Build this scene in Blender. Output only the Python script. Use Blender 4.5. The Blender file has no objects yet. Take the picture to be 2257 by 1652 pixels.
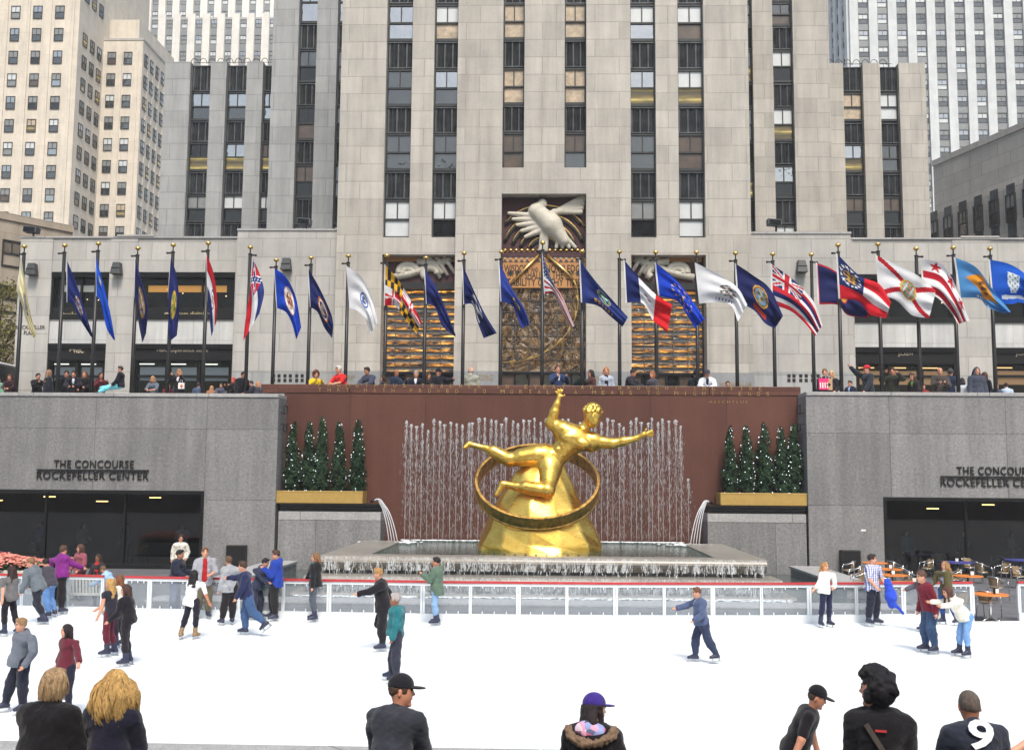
import bpy, math, random
import numpy as np
from mathutils import Vector, Matrix
random.seed(7); RNG = np.random.default_rng(11)
D = bpy.data; SC = bpy.context.scene; COL = SC.collection
RAD = math.radians
# ------------------------------------------------------------------ camera, sky, sun, exposure
F_, CX, CY, PSI, TH, RO, CAMZ = 2250.0, 1128.5, 826.0, 0.0302108, 0.1025108, 0.008, 3.9
_f = np.array([-math.sin(PSI), math.cos(PSI), 0]); _r = np.array([math.cos(PSI), math.sin(PSI), 0]); _u = np.array([0, 0, 1.0])
_f2 = _f*math.cos(TH)+_u*math.sin(TH); _u2 = _u*math.cos(TH)-_f*math.sin(TH)
_r3 = _r*math.cos(RO)+_u2*math.sin(RO); _u3 = _u2*math.cos(RO)-_r*math.sin(RO)
cam = D.objects.new('camera', D.cameras.new('camera')); COL.objects.link(cam); SC.camera = cam
cam.matrix_world = Matrix(((_r3[0], _u3[0], -_f2[0], 0), (_r3[1], _u3[1], -_f2[1], 0), (_r3[2], _u3[2], -_f2[2], CAMZ), (0, 0, 0, 1)))
cam.data.sensor_width = 36; cam.data.lens = 36*F_/2257; cam.data.clip_end = 2000; cam.data.clip_start = .1
SUN_EL, SUN_AZ = RAD(55), RAD(168)           # azimuth clockwise from +Y
w = D.worlds.new("World"); SC.world = w; w.use_nodes = True
nt = w.node_tree; sky = nt.nodes.new('ShaderNodeTexSky'); sky.sky_type = 'NISHITA'; sky.sun_disc = False
sky.sun_elevation = SUN_EL; sky.sun_rotation = SUN_AZ; sky.air_density = 1.6; sky.dust_density = 3.0; sky.ozone_density = 1.0
nt.links.new(sky.outputs[0], nt.nodes['Background'].inputs[0]); nt.nodes['Background'].inputs[1].default_value = 0.115
sl = D.lights.new('sun', 'SUN'); sl.energy = 2.3; sl.angle = RAD(15); sl.color = (1, .93, .82)
so = D.objects.new('sun', sl); COL.objects.link(so)
sd = Vector((math.sin(SUN_AZ)*math.cos(SUN_EL), math.cos(SUN_AZ)*math.cos(SUN_EL), math.sin(SUN_EL)))
so.rotation_euler = sd.to_track_quat('Z', 'Y').to_euler()
SC.view_settings.view_transform = 'Standard'; SC.view_settings.look = 'None'; SC.view_settings.gamma = 1
SC.view_settings.use_curve_mapping = False; SC.view_settings.exposure = 0.72
SC.cycles.use_denoising = True; SC.cycles.max_bounces = 8; SC.cycles.transparent_max_bounces = 24
SC.cycles.diffuse_bounces = 3; SC.cycles.glossy_bounces = 3; SC.cycles.sample_clamp_indirect = 6
SC.cycles.caustics_reflective = False; SC.cycles.caustics_refractive = False

# ------------------------------------------------------------------ survey: picture measurements -> metres
def ray(px, py): return _r3*(px-CX)/F_-_u3*(py-CY)/F_+_f2
def P(px, py, Y):
    d = ray(px, py); q = d*(Y/d[1]); return np.array([q[0], q[1], q[2]+CAMZ])
def G(px, py, z=0.0):
    d = ray(px, py); q = d*((z-CAMZ)/d[2]); return np.array([q[0], q[1], z])
def X(px, Y, py=600): return float(P(px, py, Y)[0])
def Z(py, Y, px=1195): return float(P(px, py, Y)[2])

# ------------------------------------------------------------------ materials
def lin(c):
    return tuple(((v/255)/12.92 if v/255 <= .04045 else ((v/255+.055)/1.055)**2.4) for v in c)
def L4(c): return (*c, 1.0)
_mc = {}
class NT:
    def __init__(s, name, rough=.8, metal=0.0, base=(.5, .5, .5), spec=.5):
        s.m = D.materials.new(name); s.m.use_nodes = True; s.t = s.m.node_tree
        s.b = s.t.nodes['Principled BSDF']; s.b.inputs['Roughness'].default_value = rough
        s.b.inputs['Metallic'].default_value = metal; s.b.inputs['Base Color'].default_value = L4(base)
        s.b.inputs['Specular IOR Level'].default_value = spec
    def n(s, typ, **kw):
        q = s.t.nodes.new('ShaderNode'+typ)
        for k, v in kw.items():
            if k in q.inputs: q.inputs[k].default_value = v
            else: setattr(q, k, v)
        return q
    def l(s, a, b): s.t.links.new(a, b)
    def pos(s): return s.n('NewGeometry').outputs['Position']
    def obj(s): return s.n('TexCoord').outputs['Object']
    def mapv(s, v, sc=(1, 1, 1), loc=(0, 0, 0)):
        q = s.n('Mapping'); q.inputs['Scale'].default_value = sc; q.inputs['Location'].default_value = loc; s.l(v, q.inputs[0]); return q.outputs[0]
    def noise(s, v, scale, detail=4, rough=.55, dist=0.0):
        q = s.n('TexNoise'); q.inputs['Scale'].default_value = scale; q.inputs['Detail'].default_value = detail
        q.inputs['Roughness'].default_value = rough; q.inputs['Distortion'].default_value = dist
        s.l(v, q.inputs['Vector']); return q.outputs['Fac']
    def ramp(s, f, stops):
        q = s.n('ValToRGB'); e = q.color_ramp.elements
        while len(e) < len(stops): e.new(.5)
        for i, (p, c) in enumerate(stops): e[i].position = p; e[i].color = L4(c) if len(c) == 3 else c
        s.l(f, q.inputs[0]); return q.outputs[0]
    def mix(s, fac, a, b, mode='MIX'):
        q = s.n('Mix', data_type='RGBA', blend_type=mode)
        for i, v in ((0, fac), (6, a), (7, b)):
            if isinstance(v, (int, float)): q.inputs[i].default_value = v
            elif isinstance(v, tuple): q.inputs[i].default_value = L4(v[:3])
            else: s.l(v, q.inputs[i])
        return q.outputs[2]
    def math(s, op, a, b=0.0):
        q = s.n('Math', operation=op)
        for i, v in ((0, a), (1, b)):
            if isinstance(v, (int, float)): q.inputs[i].default_value = v
            else: s.l(v, q.inputs[i])
        return q.outputs[0]
    def bump(s, h, strength=.3, dist=.02):
        q = s.n('Bump'); q.inputs['Strength'].default_value = strength; q.inputs['Distance'].default_value = dist
        s.l(h, q.inputs['Height']); s.l(q.outputs[0], s.b.inputs['Normal'])
    def base(s, c): s.l(c, s.b.inputs['Base Color'])
def plain(name, c, rough=.6, metal=0.0, var=.12, scale=6.0, spec=.5, bump=0.0):
    key = (name, tuple(c), rough, metal)
    if key in _mc: return _mc[key]
    q = NT(name, rough, metal, c, spec)
    f = q.noise(q.pos(), scale, 5, .6)
    q.base(q.mix(1.0, tuple(c), q.ramp(f, [(.3, (1-var,)*3), (.7, (1+var,)*3)]), 'MULTIPLY'))
    r = q.n('MapRange'); r.inputs[3].default_value = max(.02, rough-.08); r.inputs[4].default_value = min(1, rough+.08); q.l(f, r.inputs[0]); q.l(r.outputs[0], q.b.inputs['Roughness'])
    if bump: q.bump(q.noise(q.pos(), scale*8, 3), .4, bump)
    _mc[key] = q.m; return q.m
def fabric(c, rough=.9):
    key = ('fab', tuple(round(v) for v in c), rough)
    if key in _mc: return _mc[key]
    b = tuple(max(v, .004) for v in lin(c))
    q = NT('fabric', rough, 0, b, .2)
    f = q.noise(q.pos(), 9, 5, .65, .6); f2 = q.noise(q.pos(), 160, 2)
    q.base(q.mix(1.0, b, q.ramp(f, [(.25, (.72,)*3), (.75, (1.28,)*3)]), 'MULTIPLY'))
    q.bump(q.math('ADD', q.math('MULTIPLY', f, 1.0), q.math('MULTIPLY', f2, .12)), .55, .03)
    q.b.inputs['Sheen Weight'].default_value = .15
    _mc[key] = q.m; return q.m
def hairmat(c):
    key = ('hair', tuple(c))
    if key in _mc: return _mc[key]
    b = lin(c); q = NT('hair', .55, 0, b, .4)
    f = q.noise(q.mapv(q.pos(), (60, 60, 9)), 1.0, 4, .7, 1.5)
    q.base(q.mix(1.0, b, q.ramp(f, [(.3, (.45,)*3), (.52, (1.0,)*3), (.75, (1.75, 1.65, 1.5))]), 'MULTIPLY'))
    q.bump(f, .8, .02); _mc[key] = q.m; return q.m
def stone(name, c, bw, rh, mortar=.012, var=.10, streak=.25, offs=.5, scale_uv=(1, 1), rough=.85, mcol=.5, speck=0.0, zoff=0.0):
    q = NT(name, rough, 0, c, .3)
    p = q.pos(); sep = q.n('SeparateXYZ'); q.l(p, sep.inputs[0])
    u = q.math('ADD', sep.outputs[0], sep.outputs[1]); cm = q.n('CombineXYZ'); q.l(u, cm.inputs[0]); q.l(q.math('ADD', sep.outputs[2], zoff), cm.inputs[1])
    br = q.n('TexBrick'); br.offset = offs; br.squash = 1.0; br.squash_frequency = 2; q.l(cm.outputs[0], br.inputs['Vector'])
    br.inputs['Scale'].default_value = 1; br.inputs['Brick Width'].default_value = bw; br.inputs['Row Height'].default_value = rh
    br.inputs['Mortar Size'].default_value = mortar; br.inputs['Mortar Smooth'].default_value = .2; br.inputs['Bias'].default_value = 0.0
    br.inputs['Color1'].default_value = L4(tuple(v*(1-var) for v in c)); br.inputs['Color2'].default_value = L4(tuple(v*(1+var) for v in c))
    br.inputs['Mortar'].default_value = L4(tuple(v*mcol for v in c))
    f = q.noise(p, .55, 6, .65); col = q.mix(1.0, br.outputs['Color'], q.ramp(f, [(.3, (.88, .88, .89)), (.7, (1.08, 1.07, 1.05))]), 'MULTIPLY')
    st = q.noise(q.mapv(p, (1.7, 1.7, .13)), 1.0, 5, .7)
    col = q.mix(streak, col, q.ramp(st, [(.35, (.55, .55, .56)), (.62, (1.05, 1.05, 1.05))]), 'MULTIPLY')
    fine = q.noise(q.mapv(p, (3, 3, 14)), 2.2, 5, .7)
    col = q.mix(.35, col, q.ramp(fine, [(.3, (.8, .8, .8)), (.7, (1.15, 1.15, 1.15))]), 'MULTIPLY')
    if speck:
        v = q.noise(p, 55, 2, .9); v2 = q.noise(p, 9, 5, .8)
        col = q.mix(speck, col, q.ramp(v, [(.36, (.35, .35, .37)), (.5, (1, 1, 1)), (.66, (2.2, 2.2, 2.2))]), 'MULTIPLY')
        col = q.mix(speck, col, q.ramp(v2, [(.3, (.62, .63, .65)), (.7, (1.3, 1.3, 1.3))]), 'MULTIPLY')
    q.base(col); q.bump(q.math('ADD', q.math('MULTIPLY', br.outputs['Fac'], -1.0), q.math('MULTIPLY', fine, .25)), .35, .02)
    return q.m
def glassy(name, c=(.012, .014, .015), rough=.04, ior=1.6, wob=.25, scale=1.2):
    q = NT(name, rough, 0, c, .6); q.b.inputs['IOR'].default_value = ior
    f = q.noise(q.pos(), scale, 3); q.bump(f, wob, .05)
    g = q.noise(q.pos(), .9, 3); q.base(q.mix(1.0, tuple(c), q.ramp(g, [(.3, (.5,)*3), (.7, (1.7,)*3)]), 'MULTIPLY'))
    return q.m
def emis(name, c, st):
    key = (name, tuple(c), st)
    if key in _mc: return _mc[key]
    q = NT(name, .5, 0, c); q.b.inputs['Emission Color'].default_value = L4(c); q.b.inputs['Emission Strength'].default_value = st
    _mc[key] = q.m; return q.m
M = dict(
    lime=stone('limestone', (.455, .432, .396), 2.25, 1.06, .028, .10, .40, .37, mcol=.78),
    limegrey_shade=stone('limestone_grey_shade', (.36, .37, .375), 2.6, 1.25, .030, .08, .40, .5, mcol=.75),  # same limestone, the left blocks' bluish shade put into its colour
    lowstone=stone('limestone_low', (.44, .43, .41), 2.0, 1.12, .028, .07, .28, .42, mcol=.75),
    beige=stone('beige_brickwork', (.66, .60, .515), 7.0, 3.64, .03, .03, .30, .0, mcol=.85, rough=.9),
    whiteblue=stone('cool_white_stone', (.60, .63, .65), 5.0, 3.55, .02, .03, .2, .0, mcol=.9), white=stone('white_limestone', (.74, .72, .68), 5.0, 3.7, .02, .03, .2, .0, mcol=.9),
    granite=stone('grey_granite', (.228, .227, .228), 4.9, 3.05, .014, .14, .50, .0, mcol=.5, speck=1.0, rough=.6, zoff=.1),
    redgran=stone('red_granite', (.118, .050, .037), 3.35, 7.0, .012, .14, .35, .0, mcol=.6, speck=.18, rough=.38, zoff=-.9),
    marble=stone('white_marble', (.55, .56, .56), 1.55, 3.0, .012, .05, .45, .0, mcol=.6),
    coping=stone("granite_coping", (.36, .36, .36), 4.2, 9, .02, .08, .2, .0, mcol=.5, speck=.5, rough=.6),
    poolstone=stone('wet_pool_stone', (.27, .252, .225), 3.0, 5, .01, .10, .45, .0, speck=.5, rough=.3), brownstone=stone('brown_stone', (.40, .34, .275), 2.6, 1.3, .012, .06, .3, .5, mcol=.6),
    bronze=plain('dark_bronze', (.009, .009, .010), .45, .0, .2, spec=.25), alu=plain('weathered_aluminium', (.07, .075, .082), .45, .55, .45, 1.3),
    black=plain('black_metal', (.010, .009, .010), .45), frame=plain('window_frame_metal', (.03, .032, .033), .45, .2),
    gold=plain('gilded_ball', (.75, .50, .17), .28, 1.0, .1), goldletter=plain('gold_letters', (.60, .42, .16), .35, .9, .1),
    planter=plain('gold_painted_planter', (.46, .30, .085), .45, .15, .08), white_board=plain('white_rink_board', (.66, .70, .73), .35, 0, .04),
    red=plain('red_rail', (.42, .035, .04), .45), chrome=plain('polished_aluminium', (.62, .63, .64), .25, 1.0, .1),
    wood=plain('pale_bench_paint', (.66, .64, .56), .6, 0, .08, 9), blade=plain('steel_blade', (.5, .52, .55), .25, 1.0),
    boot=plain('navy_skate_boot', (.018, .021, .052), .5, 0, .3, 30), tanboot=plain('tan_skate_boot', (.24, .15, .075), .55, 0, .2, 30), shoe=plain('dark_shoe', (.02, .017, .015), .6),
    eye=plain('eye', (.02, .015, .012), .3), lip=plain('lip', (.35, .11, .09), .5),
    orange=plain('orange_tabletop', (.66, .20, .03), .4, 0, .1, 3), blue=plain('blue_tabletop', (.05, .055, .28), .4, 0, .1, 3),
    paper=plain('paper_white', (.8, .8, .78), .7), foam=plain('white_water', (.80, .84, .88), .35, 0, .1, 20),
    glassd=glassy('dark_glass', (.008, .009, .010), .03, 1.45, .03, .6), glassr=glassy('office_glass', (.02, .023, .024), .05, 1.9, .5, .9), glassb=glassy('bright_office_glass', (.03, .035, .037), .05, 3.6, .9, 1.1), 
    glassg=glassy('shop_glass', (.004, .005, .006), .08, 1.25, .06, 1.0),
    blind=plain('white_window_blind', (.55, .58, .60), .45, 0, .06, 2, .8), blindgrey=plain('grey_window_blind', (.20, .21, .215), .35, 0, .15, 2, .8), tan_reflection=plain('painted_tan_reflection', (.42, .33, .23), .4, 0, .35, 3, .8),  # tan panes carry a building reflection painted into their colour
     warmdark=plain('dim_room', (.07, .045, .03), .3, 0, .4, 1.5, .8),
)
def _ice():
    q = NT('ice', .22, 0, (.86, .90, .92), .35); p = q.pos()
    f = q.noise(p, .8, 6, .7); g = q.noise(q.mapv(p, (1, 5, 1)), 3.0, 5, .7, 2.0)
    q.base(q.mix(1.0, (.88, .915, .93), q.mix(.5, q.ramp(f, [(.3, (.93, .95, .96)), (.7, (1.03, 1.03, 1.03))]), q.ramp(g, [(.3, (.94, .95, .96)), (.7, (1.03, 1.03, 1.03))])), 'MULTIPLY'))
    q.bump(g, .12, .01); q.l(q.ramp(g, [(.3, (.25,)*3), (.7, (.5,)*3)]), q.b.inputs['Roughness']); return q.m
def _paving(name, c, sx, sy):
    q = NT(name, .75, 0, c, .35); p = q.pos(); br = q.n('TexBrick'); q.l(p, br.inputs['Vector']); br.offset = 0.5
    br.inputs['Scale'].default_value = 1; br.inputs['Brick Width'].default_value = sx; br.inputs['Row Height'].default_value = sy; br.inputs['Mortar Size'].default_value = .012
    br.inputs['Color1'].default_value = L4(tuple(v*.9 for v in c)); br.inputs['Color2'].default_value = L4(tuple(v*1.1 for v in c)); br.inputs['Mortar'].default_value = L4(tuple(v*.5 for v in c))
    f = q.noise(p, 1.1, 6, .7); q.base(q.mix(1.0, br.outputs['Color'], q.ramp(f, [(.3, (.75,)*3), (.7, (1.2,)*3)]), 'MULTIPLY')); q.bump(q.noise(p, 40, 3), .2, .01); return q.m
def _water():
    q = NT('pool_water', .06, 0, (.008, .02, .018), .6); q.b.inputs['IOR'].default_value = 1.33
    p = q.pos(); f = q.noise(q.mapv(p, (1, 2.2, 1)), 3.5, 4, .6, .8); q.bump(f, .5, .06)
    g = q.noise(p, .8, 3); q.base(q.ramp(g, [(.3, (.008, .034, .026)), (.7, (.022, .070, .052))])); return q.m
def _gilt():
    q = NT('gilding', .3, 1.0, (.80, .50, .10)); p = q.pos(); f = q.noise(p, 2.2, 6, .65); g = q.noise(q.mapv(p, (2, 2, 14)), 3, 4)
    q.base(q.ramp(f, [(.25, (.62, .36, .06)), (.55, (.83, .54, .115)), (.8, (.92, .66, .19))]))
    q.l(q.ramp(g, [(.3, (.22,)*3), (.7, (.46,)*3)]), q.b.inputs['Roughness']); q.bump(f, .12, .03); return q.m
def _clear():
    q = NT('clear_barrier_panel', .12, 0, (.40, .44, .48), .4); out = q.t.nodes['Material Output']; tr = q.n('BsdfTransparent'); tr.inputs[0].default_value = (.93, .95, .97, 1)
    mx = q.n('MixShader'); f = q.noise(q.pos(), 2.5, 5, .7); q.l(q.ramp(f, [(.3, (.14,)*3), (.75, (.30,)*3)]), mx.inputs[0])
    q.l(tr.outputs[0], mx.inputs[1]); q.l(q.b.outputs[0], mx.inputs[2]); q.l(mx.outputs[0], out.inputs[0]); return q.m
def _veil():
    q = NT('falling_water', .15, 0, (.75, .80, .84), .6); out = q.t.nodes['Material Output']; tr = q.n('BsdfTransparent')
    mx = q.n('MixShader'); f = q.noise(q.mapv(q.pos(), (9, 9, 1.6)), 1.6, 4, .75, .5); q.l(q.ramp(f, [(.45, (.05,)*3), (.72, (.75,)*3)]), mx.inputs[0])
    q.l(tr.outputs[0], mx.inputs[1]); q.l(q.b.outputs[0], mx.inputs[2]); q.l(mx.outputs[0], out.inputs[0]); return q.m
def _jetm():
    q = NT('fountain_spray', .2, 0, (.80, .84, .88), .6); out = q.t.nodes['Material Output']; tr = q.n('BsdfTransparent')
    mx = q.n('MixShader'); mx.inputs[0].default_value = .5
    q.l(tr.outputs[0], mx.inputs[1]); q.l(q.b.outputs[0], mx.inputs[2]); q.l(mx.outputs[0], out.inputs[0]); return q.m
def _leaf(name, cs):
    q = NT(name, .6, 0, cs[1], .3); f = q.noise(q.pos(), 2.6, 4, .7)
    q.base(q.ramp(f, [(.28, cs[0]), (.5, cs[1]), (.72, cs[2])])); q.b.inputs['Subsurface Weight'].default_value = 0; return q.m
def _weave():
    q = NT('tan_wicker', .6, 0, (.28, .19, .10)); w = q.n('TexChecker'); q.l(q.mapv(q.obj(), (1, 1, 1)), w.inputs[0]); w.inputs['Scale'].default_value = 40
    q.base(q.mix(w.outputs['Fac'], (.20, .13, .065), (.34, .24, .13))); return q.m
def _amber():
    q = NT('lit_cast_glass', .12, 0, (.03, .028, .026), .6); p = q.pos(); sep = q.n('SeparateXYZ'); q.l(p, sep.inputs[0])
    cm = q.n('CombineXYZ'); q.l(sep.outputs[0], cm.inputs[0]); q.l(sep.outputs[2], cm.inputs[1])
    f = q.noise(q.mapv(p, (1.0, 1, 5.5)), 1.25, 4, .65, .6); r = q.math('FRACT', q.math('MULTIPLY', sep.outputs[2], 1/.43))
    band = q.ramp(r, [(.25, (0,)*3), (.5, (1,)*3), (.62, (1,)*3), (.85, (0,)*3)])
    glow = q.mix(1.0, q.ramp(f, [(.44, (.004, .002, .0005)), (.56, (.40, .15, .015)), (.70, (1.0, .62, .16))]), band, 'MULTIPLY')
    q.base(q.mix(.8, (.04, .042, .045), q.ramp(r, [(.7, (.02, .014, .008)), (.95, (.16, .17, .18))])))
    q.l(glow, q.b.inputs['Emission Color']); q.b.inputs['Emission Strength'].default_value = 1.9; q.bump(f, .5, .1); return q.m
def _cast():
    q = NT('cast_relief_glass', .1, 0, (.05, .035, .02), .7); p = q.pos(); f = q.noise(q.mapv(p, (1, 1, .8)), 1.5, 5, .6, 2.2)
    q.base(q.ramp(f, [(.32, (.010, .008, .006)), (.48, (.055, .030, .011)), (.58, (.11, .065, .02)), (.72, (.30, .31, .32))])); q.bump(f, 1.0, .25)
    q.l(q.ramp(f, [(.45, (0, 0, 0)), (.6, (.20, .09, .01)), (.68, (0, 0, 0))]), q.b.inputs['Emission Color']); q.b.inputs['Emission Strength'].default_value = .3; return q.m
def _lit():
    q = NT('lit_office_ceiling', .12, 0, (.05, .04, .02), .6); p = q.pos(); sep = q.n('SeparateXYZ'); q.l(p, sep.inputs[0])
    r = q.math('FRACT', q.math('MULTIPLY', sep.outputs[2], 1.35)); f = q.noise(q.mapv(p, (.8, 1, 5)), 1.3, 3)
    q.l(q.mix(1.0, q.ramp(r, [(.1, (.05, .035, .01)), (.35, (.30, .22, .05)), (.5, (.95, .72, .20)), (.62, (.35, .25, .06)), (.9, (.10, .07, .02))]), q.ramp(f, [(.35, (.55,)*3), (.6, (1.2,)*3)]), 'MULTIPLY'), q.b.inputs['Emission Color']); q.b.inputs['Emission Strength'].default_value = .42; return q.m
def _flagm():
    q = NT('flag_cloth', .75, 0, (.5, .5, .5), .2); a = q.n('VertexColor', layer_name='Col'); q.l(a.outputs[0], q.b.inputs['Base Color'])
    q.bump(q.noise(q.pos(), 5, 3), .3, .05); tl_ = q.n('BsdfTranslucent'); q.l(a.outputs[0], tl_.inputs[0]); mx = q.n('MixShader'); mx.inputs[0].default_value = .28; q.l(q.b.outputs[0], mx.inputs[1]); q.l(tl_.outputs[0], mx.inputs[2]); q.l(mx.outputs[0], q.t.nodes['Material Output'].inputs[0]); return q.m
def _plaid():
    q = NT('plaid_cotton', .9, 0, (.6, .6, .7)); p = q.pos(); sep = q.n('SeparateXYZ'); q.l(p, sep.inputs[0]); s1 = q.math('FRACT', q.math('MULTIPLY', sep.outputs[0], 16)); s2 = q.math('FRACT', q.math('MULTIPLY', sep.outputs[2], 16))
    a = q.math('GREATER_THAN', s1, .6); b = q.math('GREATER_THAN', s2, .6); c = q.mix(a, (.72, .74, .80), (.13, .14, .38)); q.base(q.mix(b, c, q.mix(.5, c, (.10, .11, .36)))); return q.m
def _nordic():
    q = NT('patterned_knit', .9, 0, (.6, .58, .52)); p = q.pos(); v = q.n('TexVoronoi'); v.inputs['Scale'].default_value = 9; q.l(q.mapv(p, (1, 1, 1.8)), v.inputs['Vector'])
    q.base(q.ramp(v.outputs['Distance'], [(.2, (.02, .02, .025)), (.32, (.66, .63, .56))])); return q.m
M.update(ice=_ice(), litroom=_lit(), terrace=_paving('terrace_paving', (.125, .125, .135), 1.2, 1.2), plaza=_paving('plaza_paving', (.22, .21, .2), 1.5, 1.0), water=_water(), gilt=_gilt(), clear=_clear(), veil=_veil(), jet=_jetm(),
    thuja=_leaf('evergreen_leaf', ((.006, .022, .008), (.014, .045, .016), (.035, .085, .03))), autumn=_leaf('autumn_leaf', ((.05, .08, .015), (.13, .13, .03), (.28, .17, .03))), mumleaf=_leaf('mum_leaf', ((.01, .03, .008), (.03, .06, .015), (.05, .09, .02))),
    mum=_leaf('pink_mum', ((.42, .10, .08), (.66, .22, .17), (.80, .38, .30))), bark=plain('bark', (.06, .045, .035), .9, 0, .4, 12), weave=_weave(), amber=_amber(), cast=_cast(), flag=_flagm(), plaid=_plaid(), nordic=_nordic(),
    asphalt=_paving('asphalt', (.05, .05, .052), 40, 40))

# ------------------------------------------------------------------ objects
ORG = {}
def tag(o, label=None, cat=None, group=None, kind=None):
    if label: o['label'] = label
    if cat: o['category'] = cat
    if group: o['group'] = group
    if kind: o['kind'] = kind
    return o
def thing(name, loc, label, cat, group=None):
    o = D.objects.new(name, None); COL.objects.link(o); o.location = loc; o.empty_display_size = .2
    ORG[o] = np.array(loc, float); return tag(o, label, cat, group)
def link(name, me, parent=None):
    o = D.objects.new(name, me); COL.objects.link(o)
    if parent is not None: o.parent = parent
    ORG[o] = ORG[parent] if parent is not None else np.zeros(3)
    return o
def np_mesh(name, V, Fs, mats, parent=None, smooth=True, mi=None, origin=None):
    """V (n,3) world coordinates, Fs list of (m,k) index arrays"""
    V = np.asarray(V, dtype=np.float64)
    if parent is not None: V = V-ORG[parent]
    if origin is not None: V = V-np.array(origin)
    me = D.meshes.new(name)
    if isinstance(Fs, np.ndarray): Fs = [Fs]
    Fs = [f for f in Fs if len(f)]
    me.vertices.add(len(V)); me.vertices.foreach_set('co', V.astype(np.float32).ravel())
    idx = np.concatenate([f.ravel() for f in Fs]).astype(np.int32); tot = np.concatenate([np.full(len(f), f.shape[1]) for f in Fs]).astype(np.int32)
    st = np.concatenate(([0], np.cumsum(tot)[:-1])).astype(np.int32)
    me.loops.add(len(idx)); me.loops.foreach_set('vertex_index', idx)
    me.polygons.add(len(tot)); me.polygons.foreach_set('loop_start', st); me.polygons.foreach_set('loop_total', tot)
    if mi is not None: me.polygons.foreach_set('material_index', np.asarray(mi, dtype=np.int32))
    me.polygons.foreach_set('use_smooth', np.full(len(tot), smooth))
    for m in (mats if isinstance(mats, (list, tuple)) else [mats]): me.materials.append(m)
    me.update(calc_edges=True)
    o = link(name, me, parent)
    if origin is not None: o.location = origin; ORG[o] = np.array(origin, float)
    return o
class MB:
    def __init__(s): s.v = []; s.f = []; s.m = []; s.cur = 0
    def add(s, vs, fs):
        n = len(s.v); s.v.extend([tuple(map(float, v)) for v in vs])
        for f in fs: s.f.append([i+n for i in f]); s.m.append(s.cur)
    def box(s, x0, x1, y0, y1, z0, z1):
        s.add([(x0, y0, z0), (x1, y0, z0), (x1, y1, z0), (x0, y1, z0), (x0, y0, z1), (x1, y0, z1), (x1, y1, z1), (x0, y1, z1)],
              [(0, 3, 2, 1), (4, 5, 6, 7), (0, 1, 5, 4), (1, 2, 6, 5), (2, 3, 7, 6), (3, 0, 4, 7)]); return s
    def obox(s, c, ax, ay, az):
        c, ax, ay, az = map(np.array, (c, ax, ay, az)); vs = [c+i*ax+j*ay+k*az for k in (-1, 1) for (i, j) in ((-1, -1), (1, -1), (1, 1), (-1, 1))]
        s.add(vs, [(0, 3, 2, 1), (4, 5, 6, 7), (0, 1, 5, 4), (1, 2, 6, 5), (2, 3, 7, 6), (3, 0, 4, 7)]); return s
    def quad(s, a, b, c, d): s.add([a, b, c, d], [(0, 1, 2, 3)]); return s
    def tube(s, pts, r, n=8, cap=True):
        pts = [np.array(p, float) for p in pts]; rs = r if isinstance(r, (list, tuple)) else [r]*len(pts); rings = []; prev = None
        for i, p in enumerate(pts):
            t = pts[min(i+1, len(pts)-1)]-pts[max(i-1, 0)]; t = t/(np.linalg.norm(t)+1e-9)
            if prev is None: a = np.cross(t, (0, 0, 1) if abs(t[2]) < .9 else (1, 0, 0))
            else: a = prev-t*np.dot(prev, t)
            a = a/(np.linalg.norm(a)+1e-9); prev = a; b = np.cross(t, a)
            rings.append([p+rs[i]*(math.cos(k*2*math.pi/n)*a+math.sin(k*2*math.pi/n)*b) for k in range(n)])
        vs = [q for rg in rings for q in rg]; fs = [(i*n+k, i*n+(k+1) % n, (i+1)*n+(k+1) % n, (i+1)*n+k) for i in range(len(pts)-1) for k in range(n)]
        if cap: fs += [tuple(range(n))[::-1], tuple((len(pts)-1)*n+k for k in range(n))]
        s.add(vs, fs); return s
    def lathe(s, prof, c=(0, 0, 0), n=20):
        vs = [(c[0]+r*math.cos(k*2*math.pi/n), c[1]+r*math.sin(k*2*math.pi/n), c[2]+z) for r, z in prof for k in range(n)]
        fs = [(i*n+k, i*n+(k+1) % n, (i+1)*n+(k+1) % n, (i+1)*n+k) for i in range(len(prof)-1) for k in range(n)]
        fs += [tuple(range(n))[::-1], tuple((len(prof)-1)*n+k for k in range(n))]
        s.add(vs, fs); return s
    def ball(s, c, r, n=12, m=8, sc=(1, 1, 1)):
        prof = [(max(r*math.sin(i*math.pi/m), 1e-4), -r*math.cos(i*math.pi/m)) for i in range(m+1)]
        vs = [(c[0]+sc[0]*q*math.cos(k*2*math.pi/n), c[1]+sc[1]*q*math.sin(k*2*math.pi/n), c[2]+sc[2]*z) for q, z in prof for k in range(n)]
        s.add(vs, [(i*n+k, i*n+(k+1) % n, (i+1)*n+(k+1) % n, (i+1)*n+k) for i in range(m) for k in range(n)]); return s
    def build(s, name, mats, parent=None, smooth=False, origin=None, bevel=0.0):
        me = D.meshes.new(name); o0 = ORG[parent] if parent is not None else (np.array(origin) if origin is not None else np.zeros(3))
        me.from_pydata([tuple(np.array(v)-o0) for v in s.v], [], s.f)
        for m in (mats if isinstance(mats, (list, tuple)) else [mats]): me.materials.append(m)
        me.polygons.foreach_set('material_index', s.m); me.polygons.foreach_set('use_smooth', [smooth]*len(s.f)); me.update()
        o = link(name, me, parent)
        if parent is None and origin is not None: o.location = origin; ORG[o] = np.array(origin, float)
        if bevel:
            b = o.modifiers.new('edge', 'BEVEL'); b.width = bevel; b.segments = 2; b.limit_method = 'ANGLE'
        return o
KIDS = {}
def copy_tree(o, parent=None):
    c = o.copy(); COL.objects.link(c); ORG[c] = ORG[o]
    if parent is not None: c.parent = parent
    for ch in list(o.children): copy_tree(ch, c)
    return c
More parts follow.
